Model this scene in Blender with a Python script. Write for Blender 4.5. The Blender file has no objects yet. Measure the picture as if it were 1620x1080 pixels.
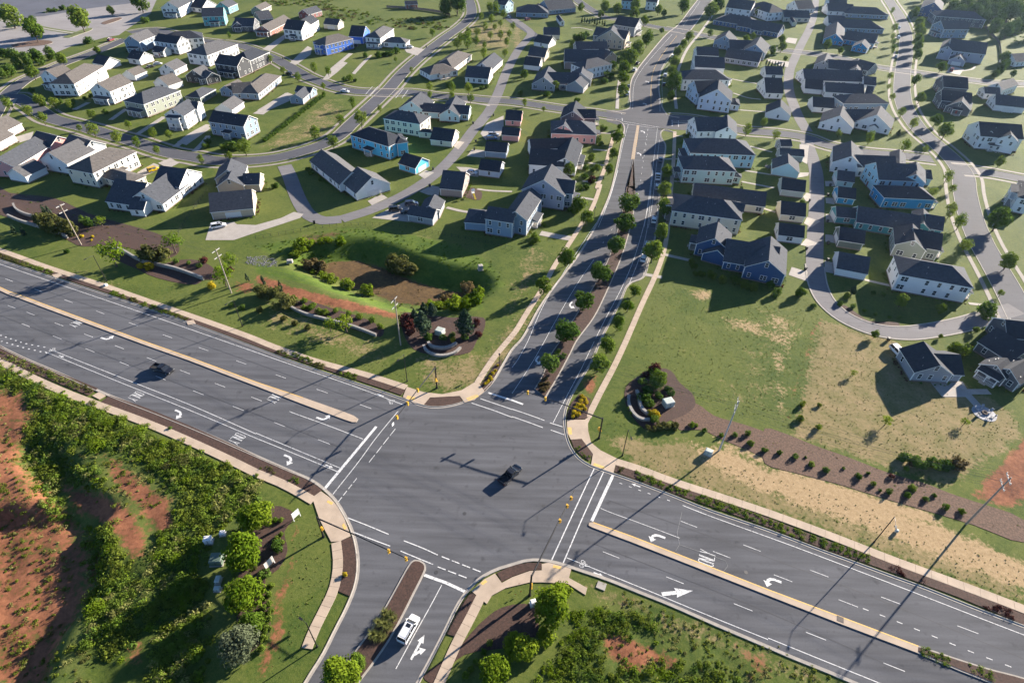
import bpy, math, random
import numpy as np
from mathutils import Vector, Matrix

random.seed(7)
RNG = np.random.default_rng(7)
scene = bpy.context.scene
COL = scene.collection

# ------------------------------------------------------------------ camera, sky, sun, exposure
CAM_F, CAM_TILT, CAM_ROLL, CAM_H = 922.0, math.radians(40.9), math.radians(1.8), 101.7
_fw = np.array([0, math.cos(CAM_TILT), -math.sin(CAM_TILT)])
_rt0 = np.array([1.0, 0, 0])
_up0 = np.cross(_rt0, _fw)
_rt = math.cos(CAM_ROLL) * _rt0 + math.sin(CAM_ROLL) * _up0
_up = -math.sin(CAM_ROLL) * _rt0 + math.cos(CAM_ROLL) * _up0
cam_data = bpy.data.cameras.new('camera')
cam_data.sensor_width = 36.0
cam_data.lens = 36.0 * CAM_F / 1620.0
cam_data.clip_start = 1.0
cam_data.clip_end = 9000.0
cam = bpy.data.objects.new('camera', cam_data)
cam.matrix_world = Matrix(((_rt[0], _up[0], -_fw[0], 0), (_rt[1], _up[1], -_fw[1], 0),
                           (_rt[2], _up[2], -_fw[2], CAM_H), (0, 0, 0, 1)))
COL.objects.link(cam)
scene.camera = cam

SUN_EL, SUN_AZ = math.radians(17.5), math.radians(38.5)      # azimuth from +X towards +Y
world = bpy.data.worlds.new('World')
scene.world = world
world.use_nodes = True
_wn = world.node_tree
_bg = _wn.nodes.get('Background')
_sky = _wn.nodes.new('ShaderNodeTexSky')
_sky.sky_type = 'NISHITA'
_sky.sun_disc = False
_sky.sun_elevation = SUN_EL
_sky.sun_rotation = math.pi / 2 - SUN_AZ
_sky.air_density = 0.7
_sky.dust_density = 0.1
_sky.ozone_density = 4.0
_wn.links.new(_sky.outputs[0], _bg.inputs[0])
_bg.inputs[1].default_value = 0.062
sun_data = bpy.data.lights.new('sun', 'SUN')
sun_data.energy = 5.0
sun_data.angle = math.radians(0.55)
sun_data.color = (1.0, 0.89, 0.755)
sun = bpy.data.objects.new('sun', sun_data)
_sd = Vector((-math.cos(SUN_EL) * math.cos(SUN_AZ), -math.cos(SUN_EL) * math.sin(SUN_AZ), -math.sin(SUN_EL)))
sun.rotation_euler = _sd.to_track_quat('-Z', 'Y').to_euler()
COL.objects.link(sun)
scene.view_settings.view_transform = 'Standard'
scene.view_settings.look = 'None'
scene.view_settings.exposure = 1.9
scene.view_settings.gamma = 1.0
scene.cycles.max_bounces = 5
scene.cycles.diffuse_bounces = 2
scene.cycles.glossy_bounces = 2
scene.cycles.transmission_bounces = 2
scene.cycles.transparent_max_bounces = 4
scene.cycles.volume_bounces = 0
scene.cycles.use_adaptive_sampling = True
scene.cycles.adaptive_threshold = 0.02

# ------------------------------------------------------------------ survey: photo pixel -> place on the ground
def up(px, py, z=0.0):
    d = _fw + (px - 810.0) / CAM_F * _rt + (540.0 - py) / CAM_F * _up
    t = (z - CAM_H) / d[2]
    return (d[0] * t, d[1] * t)

def ppm(x, y, z=0.0):
    """pixels per metre seen at a world point"""
    d = np.array([x, y, z - CAM_H])
    return CAM_F / float(d @ _fw)

def K(code, x, y):
    """survey sheet coordinates: '00'..'33' four-fold sheets, 'a0'..'b5' six-fold sheets, 'f' full"""
    if code == 'f':
        return (x, y)
    if code[0] in 'ab':
        return (270 * int(code[1]) + x / 6.0, 180 * 'ab'.index(code[0]) + y / 6.0)
    return (405 * int(code[1]) + x / 4.0, 270 * int(code[0]) + y / 4.0)

def GP(code, s, z=0.0):
    """'x y x y ...' on a sheet -> list of ground points"""
    v = [float(t) for t in s.replace(',', ' ').split()]
    return [up(*K(code, v[i], v[i + 1]), z) for i in range(0, len(v), 2)]

def smooth(pts, n=6, closed=False):
    P = [np.array(p, float) for p in pts]
    m = len(P)
    out = []
    rng = range(m if closed else m - 1)
    for i in rng:
        if closed:
            p0, p1, p2, p3 = P[(i - 1) % m], P[i], P[(i + 1) % m], P[(i + 2) % m]
        else:
            p1, p2 = P[i], P[i + 1]
            p0 = P[i - 1] if i > 0 else 2 * p1 - p2
            p3 = P[i + 2] if i + 2 < m else 2 * p2 - p1
        # centripetal knots keep tight corners from overshooting
        t1 = max(np.linalg.norm(p1 - p0), 1e-3) ** .5
        t2 = t1 + max(np.linalg.norm(p2 - p1), 1e-3) ** .5
        t3 = t2 + max(np.linalg.norm(p3 - p2), 1e-3) ** .5
        for k in range(n):
            t = t1 + (t2 - t1) * k / n
            A1 = (t1 - t) / t1 * p0 + t / t1 * p1
            A2 = (t2 - t) / (t2 - t1) * p1 + (t - t1) / (t2 - t1) * p2
            A3 = (t3 - t) / (t3 - t2) * p2 + (t - t2) / (t3 - t2) * p3
            B1 = (t2 - t) / t2 * A1 + t / t2 * A2
            B2 = (t3 - t) / (t3 - t1) * A2 + (t - t1) / (t3 - t1) * A3
            out.append(tuple((t2 - t) / (t2 - t1) * B1 + (t - t1) / (t2 - t1) * B2))
    if not closed:
        out.append(tuple(P[-1]))
    return out

def inside(poly, X, Y):
    """vectorised point in polygon"""
    X = np.asarray(X, float); Y = np.asarray(Y, float)
    r = np.zeros(X.shape, bool)
    n = len(poly)
    for i in range(n):
        x1, y1 = poly[i]; x2, y2 = poly[(i + 1) % n]
        if y1 == y2:
            continue
        c = (y1 > Y) != (y2 > Y)
        r ^= c & (X < (x2 - x1) * (Y - y1) / (y2 - y1) + x1)
    return r

def edge_dist(poly, X, Y):
    X = np.asarray(X, float); Y = np.asarray(Y, float)
    d = np.full(X.shape, 1e9)
    n = len(poly)
    for i in range(n):
        x1, y1 = poly[i]; x2, y2 = poly[(i + 1) % n]
        dx, dy = x2 - x1, y2 - y1
        L = dx * dx + dy * dy + 1e-9
        t = np.clip(((X - x1) * dx + (Y - y1) * dy) / L, 0, 1)
        d = np.minimum(d, np.hypot(X - x1 - t * dx, Y - y1 - t * dy))
    return d

# ------------------------------------------------------------------ terrain
POND_FLOOR = smooth(GP('11', '370 545 480 515 640 510 790 555 900 600 1010 640 1180 690 1330 715 1260 760 1130 785 1000 790 860 770 740 725 600 680 480 610'), 3, True)
CLAY_PIT = smooth(GP('30', '-60 60 120 60 330 30 470 130 560 330 470 560 330 700 230 860 150 1080 -60 1120'), 3, True)
CLAY_B = GP('f', '92 758 130 768 170 788 206 808 230 850 228 886 206 874 184 842 150 814 108 792')
CLAY_C = GP('f', '160 716 196 738 232 768 268 790 278 832 250 846 224 804 188 772')
CLAY_GULLY = smooth(GP('20', '180 640 330 700 480 900 640 1080 560 1130 380 1000 250 850 150 720'), 3, True)

def terrain_np(X, Y):
    X = np.asarray(X, float); Y = np.asarray(Y, float)
    Z = np.zeros(X.shape)
    for poly, depth, slope in ((POND_FLOOR, 3.6, 10.0), (CLAY_PIT, 2.6, 4.5), (CLAY_GULLY, 1.6, 3.0)):
        ins = inside(poly, X, Y)
        d = np.where(ins, 0.0, edge_dist(poly, X, Y))
        t = np.clip(1 - d / slope, 0, 1)
        Z -= depth * t * t * (3 - 2 * t)
    # rough ground in the two undeveloped corners
    for poly in (ROUGH_SW, ROUGH_SE):
        ins = inside(poly, X, Y)
        w = np.where(ins, np.clip(edge_dist(poly, X, Y) / 6.0, 0, 1), 0)
        Z += w * (0.2 * np.sin(X * .42 + 1.3 * np.sin(Y * .23)) * np.sin(Y * .37 + 1.1 * np.sin(X * .19)) + .08 * np.sin(X * 1.1 + Y * .7) - .1)
    return Z

ROUGH_SW = GP('f', '0 600 60 640 150 700 250 770 320 830 335 900 345 980 345 1080 340 1160 -200 1160 -260 900 -160 640')
ROUGH_SE = GP('f', '930 925 1010 955 1100 995 1215 1042 1330 1092 1330 1180 860 1180 880 1060 900 980')

def tz(x, y):
    return float(terrain_np(np.array([x]), np.array([y]))[0])

def upt(px, py):
    z = 0.0
    for _ in range(4):
        x, y = up(px, py, z)
        z = tz(x, y)
    return x, y, z

# ------------------------------------------------------------------ object helpers
def tag(o, label=None, cat=None, group=None, kind=None):
    if label: o['label'] = label
    if cat: o['category'] = cat
    if group: o['group'] = group
    if kind: o['kind'] = kind
    return o

def link(o, parent=None):
    COL.objects.link(o)
    if parent is not None:
        o.parent = parent
    return o

def empty(name, loc, rz=0.0):
    o = bpy.data.objects.new(name, None)
    o.location = loc
    o.rotation_euler = (0, 0, rz)
    o.empty_display_size = 0.3
    return link(o)

def mesh_of(name, verts, faces, mats, fm=None, smooth_shade=False):
    me = bpy.data.meshes.new(name)
    me.from_pydata([tuple(v) for v in verts], [], faces)
    for m in (mats if isinstance(mats, (list, tuple)) else [mats]):
        me.materials.append(m)
    if fm is not None:
        me.polygons.foreach_set('material_index', np.array(fm, np.int32))
    if smooth_shade:
        me.polygons.foreach_set('use_smooth', np.ones(len(me.polygons), bool))
    me.update()
    return me

def ob(name, me, parent=None, loc=None, rz=None):
    o = bpy.data.objects.new(name, me)
    if loc is not None: o.location = loc
    if rz is not None: o.rotation_euler = (0, 0, rz)
    return link(o, parent)

class MB:
    """collects simple solids into one mesh"""
    def __init__(s):
        s.v, s.f, s.m = [], [], []
    def add(s, verts, faces, mi=0):
        b = len(s.v)
        s.v += [tuple(map(float, p)) for p in verts]
        for f in faces:
            s.f.append([b + i for i in f]); s.m.append(mi)
    def box(s, x0, x1, y0, y1, z0, z1, mi=0, top=None):
        v = [(x0, y0, z0), (x1, y0, z0), (x1, y1, z0), (x0, y1, z0), (x0, y0, z1), (x1, y0, z1), (x1, y1, z1), (x0, y1, z1)]
        s.add(v, [(0, 3, 2, 1), (0, 1, 5, 4), (1, 2, 6, 5), (2, 3, 7, 6), (3, 0, 4, 7)], mi)
        s.add(v[4:], [(0, 1, 2, 3)], mi if top is None else top)
    def obox(s, c, ux, half, z0, z1, mi=0):
        """box centred at c (xy), half sizes along ux and its normal"""
        u = np.array(ux, float); u /= np.linalg.norm(u); n = np.array([-u[1], u[0]])
        c = np.array(c, float)
        q = [c + a * half[0] * u + b * half[1] * n for a, b in ((-1, -1), (1, -1), (1, 1), (-1, 1))]
        s.add([(p[0], p[1], z0) for p in q] + [(p[0], p[1], z1) for p in q],
              [(0, 3, 2, 1), (4, 5, 6, 7), (0, 1, 5, 4), (1, 2, 6, 5), (2, 3, 7, 6), (3, 0, 4, 7)], mi)
    def tube(s, pts, rad, seg=8, mi=0, cap=True):
        P = [np.array(p, float) for p in pts]
        if not hasattr(rad, '__len__'): rad = [rad] * len(P)
        rings = []
        for i, p in enumerate(P):
            t = P[min(i + 1, len(P) - 1)] - P[max(i - 1, 0)]
            t = t / (np.linalg.norm(t) + 1e-9)
            a = np.array([0, 0, 1.0]) if abs(t[2]) < .9 else np.array([1.0, 0, 0])
            u = np.cross(t, a); u /= np.linalg.norm(u); w = np.cross(t, u)
            rings.append([p + rad[i] * (math.cos(2 * math.pi * k / seg) * u + math.sin(2 * math.pi * k / seg) * w) for k in range(seg)])
        v = [q for r in rings for q in r]
        f = []
        for i in range(len(P) - 1):
            for k in range(seg):
                f.append((i * seg + k, (i + 1) * seg + k, (i + 1) * seg + (k + 1) % seg, i * seg + (k + 1) % seg))
        if cap:
            f.append(tuple(range(seg)))
            f.append(tuple((len(P) - 1) * seg + k for k in reversed(range(seg))))
        s.add(v, f, mi)
    def prism(s, poly, z0, z1, mi=0, side=None):
        n = len(poly)
        a = sum(poly[i][0] * poly[(i + 1) % n][1] - poly[(i + 1) % n][0] * poly[i][1] for i in range(n))
        if a < 0: poly = poly[::-1]
        b = len(s.v)
        s.v += [(p[0], p[1], z0) for p in poly] + [(p[0], p[1], z1) for p in poly]
        s.f.append([b + n + i for i in range(n)]); s.m.append(mi)
        s.f.append([b + n - 1 - i for i in range(n)]); s.m.append(mi)
        for i in range(n):
            s.f.append([b + i, b + (i + 1) % n, b + n + (i + 1) % n, b + n + i]); s.m.append(mi if side is None else side)
    def mesh(s, name, mats, sm=False):
        return mesh_of(name, s.v, s.f, mats, s.m, sm)
    def build(s, name, mats, parent=None, loc=None, rz=None, sm=False):
        return ob(name, s.mesh(name, mats, sm), parent, loc, rz)

# ------------------------------------------------------------------ materials
MAT = {}
def mat(name, col, rough=.8, var=0.0, scale=1.0, bump=0.0, bscale=None, metal=0.0, spec=None, col2=None, detail=4.0, trans=0.0, coat=0.0):
    if name in MAT: return MAT[name]
    m = bpy.data.materials.new(name)
    m.use_nodes = True
    nt = m.node_tree
    bs = nt.nodes['Principled BSDF']
    bs.inputs['Roughness'].default_value = rough
    bs.inputs['Metallic'].default_value = metal
    if spec is not None: bs.inputs['Specular IOR Level'].default_value = spec
    if coat: bs.inputs['Coat Weight'].default_value = coat
    c = (*col, 1)
    bs.inputs['Base Color'].default_value = c
    if var or col2 or bump:
        tc = nt.nodes.new('ShaderNodeTexCoord')
        geo = nt.nodes.new('ShaderNodeNewGeometry')
        nz = nt.nodes.new('ShaderNodeTexNoise')
        nz.inputs['Scale'].default_value = scale
        nz.inputs['Detail'].default_value = detail
        nz.inputs['Roughness'].default_value = .65
        nt.links.new(geo.outputs['Position'], nz.inputs['Vector'])
        if var or col2:
            rp = nt.nodes.new('ShaderNodeValToRGB')
            rp.color_ramp.elements[0].position = .3 if not name.startswith('road_paint_white') else .36
            rp.color_ramp.elements[1].position = .7 if not name.startswith('road_paint_white') else .48
            a = col2 or tuple(x * (1 + var) for x in col)
            lo = col if col2 else tuple(x * (1 - var) for x in col)
            rp.color_ramp.elements[0].color = (*lo, 1)
            rp.color_ramp.elements[1].color = (*a, 1)
            nt.links.new(nz.outputs[0], rp.inputs[0])
            nt.links.new(rp.outputs[0], bs.inputs['Base Color'])
        if bump:
            nb = nt.nodes.new('ShaderNodeTexNoise')
            nb.inputs['Scale'].default_value = bscale or scale * 4
            nb.inputs['Detail'].default_value = 3
            nt.links.new(geo.outputs['Position'], nb.inputs['Vector'])
            bp = nt.nodes.new('ShaderNodeBump')
            bp.inputs['Strength'].default_value = min(1.0, bump * 4)
            bp.inputs['Distance'].default_value = bump
            nt.links.new(nb.outputs[0], bp.inputs['Height'])
            nt.links.new(bp.outputs[0], bs.inputs['Normal'])
    MAT[name] = m
    return m

def asphalt_mat(name, col, wear):
    """asphalt with long lighter wheel-worn bands, patches and fine grain"""
    m = mat(name, col, .9, bump=.012, bscale=9.0, scale=.5, spec=.18)
    nt = m.node_tree; bs = nt.nodes['Principled BSDF']
    geo = nt.nodes.new('ShaderNodeNewGeometry')
    def noise(sc, vec=None, det=4):
        n = nt.nodes.new('ShaderNodeTexNoise'); n.inputs['Scale'].default_value = sc; n.inputs['Detail'].default_value = det
        nt.links.new(vec or geo.outputs['Position'], n.inputs['Vector']); return n.outputs[0]
    mp = nt.nodes.new('ShaderNodeMapping')
    mp.inputs['Rotation'].default_value = (0, 0, math.radians(22.4))
    mp.inputs['Scale'].default_value = (.06, .9, 1)
    nt.links.new(geo.outputs['Position'], mp.inputs['Vector'])
    streak = noise(.9, mp.outputs[0], 3)
    blot = noise(.06, det=5)
    grain = noise(3.5, det=6)
    def math_(op, a, b):
        n = nt.nodes.new('ShaderNodeMath'); n.operation = op
        for i, v in enumerate((a, b)):
            if isinstance(v, (int, float)): n.inputs[i].default_value = v
            else: nt.links.new(v, n.inputs[i])
        return n.outputs[0]
    f = math_('ADD', math_('MULTIPLY', streak, wear), math_('ADD', math_('MULTIPLY', blot, .55), math_('MULTIPLY', grain, .3)))
    f = math_('ADD', f, 1 - (wear + .85) / 2)
    # oil drip and tyre scuff blotches
    st = nt.nodes.new('ShaderNodeValToRGB'); st.color_ramp.elements[0].position = .60; st.color_ramp.elements[1].position = .78
    st.color_ramp.elements[0].color = (1, 1, 1, 1); st.color_ramp.elements[1].color = (.62, .62, .62, 1)
    nt.links.new(noise(.55, det=6), st.inputs[0])
    f = math_('MULTIPLY', f, st.outputs[0])
    mx = nt.nodes.new('ShaderNodeVectorMath'); mx.operation = 'SCALE'
    mx.inputs[0].default_value = col
    nt.links.new(f, mx.inputs['Scale'])
    nt.links.new(mx.outputs[0], bs.inputs['Base Color'])
    return m

asphalt = asphalt_mat('asphalt', (.093, .095, .103), 1.0)
asphalt_res = asphalt_mat('asphalt_residential', (.082, .084, .096), .35)
asphalt_lot = asphalt_mat('asphalt_parking', (.25, .235, .23), .5)
alley_mat = asphalt_mat('alley_concrete', (.160, .154, .158), .4)
conc = mat('concrete', (.40, .315, .235), .9, .14, .35, .006, 8)
conc_pale = mat('concrete_pale', (.33, .30, .265), .9, .12, .4)
walk_far = mat('footway_concrete', (.25, .22, .19), .9, .12, .4)
conc_joint = mat('concrete_joint', (.22, .19, .16), .95)
kerb_mat = mat('kerb_concrete', (.33, .30, .26), .9, .15, .8)
paint_w = mat('road_paint_white', (.22, .22, .22), .75, scale=2.6, col2=(.60, .60, .585), detail=8)
paint_y = mat('road_paint_yellow', (.72, .44, .10), .7, .12, 2.0)
paint_worn = mat('road_paint_worn', (.17, .17, .17), .75, .35, 2.5)
seal_dark = mat('crack_seal', (.035, .035, .037), .6)
truncated = mat('tactile_yellow', (.60, .40, .12), .8, .2, 4)
mulch = mat('mulch_bark', (.026, .015, .011), .95, scale=2.6, bump=.09, bscale=4.5, col2=(.085, .044, .032), detail=6)
mulch_pine = mat('pine_straw', (.040, .022, .014), .95, scale=2.4, bump=.10, bscale=7, col2=(.165, .095, .062), detail=10)
white_trim = mat('trim_white', (.72, .72, .70), .6)
glass = mat('window_glass', (.025, .032, .042), .08, spec=.7)
glass_lit = mat('car_glass', (.015, .018, .022), .05, spec=.8)
metal_black = mat('metal_black', (.016, .016, .017), .45, spec=.4)
metal_grey = mat('metal_grey', (.30, .31, .32), .45, metal=.6)
wood_pole = mat('pole_wood', (.30, .25, .20), .9, .2, 2)
sig_yellow = mat('signal_yellow', (.60, .34, .03), .5)
lens_r = mat('lens_red', (.25, .01, .01), .3)
lens_a = mat('lens_amber', (.35, .14, .01), .3)
lens_g = mat('lens_green', (.01, .16, .08), .3)
rubber = mat('tyre_rubber', (.018, .018, .019), .85)
rim_mat = mat('rim_alloy', (.45, .46, .47), .3, metal=.8)
lamp_red = mat('tail_lamp', (.30, .012, .01), .25)
lamp_clear = mat('head_lamp', (.60, .62, .64), .15, spec=.8)
stone_wall = mat('retaining_stone', (.26, .235, .205), .95, .25, 1.5, .03, 4)
box_green = mat('utility_green', (.085, .125, .095), .55, .1, 2)
box_pale = mat('utility_pale', (.38, .42, .38), .55, .1, 2)
bark = mat('bark', (.085, .062, .045), .95, .25, 3)
# ------------------------------------------------------------------ ground
def ground_material():
    m = bpy.data.materials.new('ground_cover')
    m.use_nodes = True
    nt = m.node_tree; bs = nt.nodes['Principled BSDF']
    bs.inputs['Roughness'].default_value = .95
    bs.inputs['Specular IOR Level'].default_value = .15
    geo = nt.nodes.new('ShaderNodeNewGeometry')
    def noise(sc, det=5, rough=.6, vec=None):
        n = nt.nodes.new('ShaderNodeTexNoise'); n.inputs['Scale'].default_value = sc
        n.inputs['Detail'].default_value = det; n.inputs['Roughness'].default_value = rough
        nt.links.new(vec or geo.outputs['Position'], n.inputs['Vector']); return n.outputs[0]
    def ramp(f, a, b, p0=.35, p1=.65):
        r = nt.nodes.new('ShaderNodeValToRGB')
        r.color_ramp.elements[0].position = p0; r.color_ramp.elements[1].position = p1
        r.color_ramp.elements[0].color = (*a, 1); r.color_ramp.elements[1].color = (*b, 1)
        nt.links.new(f, r.inputs[0]); return r.outputs[0]
    def mixc(f, a, b):
        n = nt.nodes.new('ShaderNodeMix'); n.data_type = 'RGBA'
        nt.links.new(f, n.inputs[0]); nt.links.new(a, n.inputs[6]); nt.links.new(b, n.inputs[7]); return n.outputs[2]
    def mth(op, a, b, clamp=False):
        n = nt.nodes.new('ShaderNodeMath'); n.operation = op; n.use_clamp = clamp
        for i, v in enumerate((a, b)):
            if isinstance(v, (int, float)): n.inputs[i].default_value = v
            else: nt.links.new(v, n.inputs[i])
        return n.outputs[0]
    big, midn, fine, tiny = noise(.035), noise(.22), noise(1.1, 6, .7), noise(4.5, 4, .7)
    lawn = ramp(mth('ADD', mth('MULTIPLY', big, .3), mth('ADD', mth('MULTIPLY', midn, .3), mth('MULTIPLY', fine, .4))), (.030, .066, .009), (.128, .150, .026), .41, .59)
    lawn = mixc(mth('MULTIPLY', fine, .7), lawn, ramp(tiny, (.024, .052, .008), (.130, .150, .042), .36, .64))
    dry = ramp(mth('ADD', mth('MULTIPLY', midn, .5), mth('MULTIPLY', fine, .5)), (.115, .115, .036), (.27, .20, .105), .36, .64)
    straw = ramp(mth('ADD', mth('MULTIPLY', fine, .6), mth('MULTIPLY', tiny, .4)), (.24, .165, .085), (.44, .32, .18), .35, .65)
    clay = ramp(mth('ADD', mth('MULTIPLY', midn, .5), mth('MULTIPLY', fine, .5)), (.105, .040, .022), (.285, .120, .062), .38, .62)
    lush = ramp(mth('ADD', mth('MULTIPLY', fine, .6), mth('MULTIPLY', tiny, .4)), (.024, .046, .007), (.080, .105, .018), .35, .65)
    bank = ramp(mth('ADD', mth('MULTIPLY', fine, .5), mth('MULTIPLY', midn, .5)), (.040, .080, .011), (.108, .150, .024), .36, .64)
    mud = ramp(mth('ADD', mth('MULTIPLY', midn, .4), mth('MULTIPLY', fine, .6)), (.055, .036, .020), (.150, .095, .042), .36, .64)
    vor = nt.nodes.new('ShaderNodeTexVoronoi'); vor.inputs['Scale'].default_value = .055
    nt.links.new(geo.outputs['Position'], vor.inputs['Vector'])
    sepc = nt.nodes.new('ShaderNodeSeparateColor'); nt.links.new(vor.outputs['Color'], sepc.inputs[0])
    lawn = mixc(mth('MULTIPLY', sepc.outputs[0], .55), lawn, ramp(mth('ADD', mth('MULTIPLY', fine, .5), mth('MULTIPLY', tiny, .5)), (.075, .100, .020), (.160, .165, .050), .35, .65))
    mpw = nt.nodes.new('ShaderNodeMapping'); mpw.inputs['Rotation'].default_value = (0, 0, .5); nt.links.new(geo.outputs['Position'], mpw.inputs[0])
    wv = nt.nodes.new('ShaderNodeTexWave'); wv.inputs['Scale'].default_value = .28; wv.inputs['Distortion'].default_value = 3.0; wv.inputs['Detail'].default_value = 2
    nt.links.new(mpw.outputs[0], wv.inputs['Vector'])
    lawn = mixc(mth('MULTIPLY', wv.outputs['Fac'], .16), lawn, ramp(tiny, (.030, .055, .009), (.10, .12, .03), .3, .7))
    col = lawn
    for nm, c in (('dry', dry), ('straw', straw), ('lush', lush), ('bank', bank), ('clay', clay), ('mud', mud)):
        at = nt.nodes.new('ShaderNodeAttribute'); at.attribute_name = nm
        # ragged edge: weight pushed around by noise before it is sharpened
        w = mth('ADD', at.outputs['Fac'], mth('MULTIPLY', mth('SUBTRACT', mth('ADD', mth('MULTIPLY', fine, .6), mth('MULTIPLY', midn, .4)), .5), 2.0))
        w = mth('MULTIPLY', mth('SUBTRACT', w, .38), 4.0, True)
        w = mth('MULTIPLY', w, mth('GREATER_THAN', at.outputs['Fac'], .01))
        col = mixc(w, col, c)
    nt.links.new(col, bs.inputs['Base Color'])
    bp = nt.nodes.new('ShaderNodeBump'); bp.inputs['Strength'].default_value = .7; bp.inputs['Distance'].default_value = .10
    nt.links.new(mth('ADD', mth('MULTIPLY', fine, .6), mth('MULTIPLY', tiny, .5)), bp.inputs['Height'])
    nt.links.new(bp.outputs[0], bs.inputs['Normal'])
    return m

def axis(lo, hi, step, far, grow=1.22):
    a = list(np.arange(lo, hi + .1, step))
    s = step
    while a[-1] < far: s *= grow; a.append(a[-1] + s)
    s = step; b = []
    x = lo
    while x > -far: s *= grow; x -= s; b.append(x)
    return np.array(b[::-1] + a)

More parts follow.
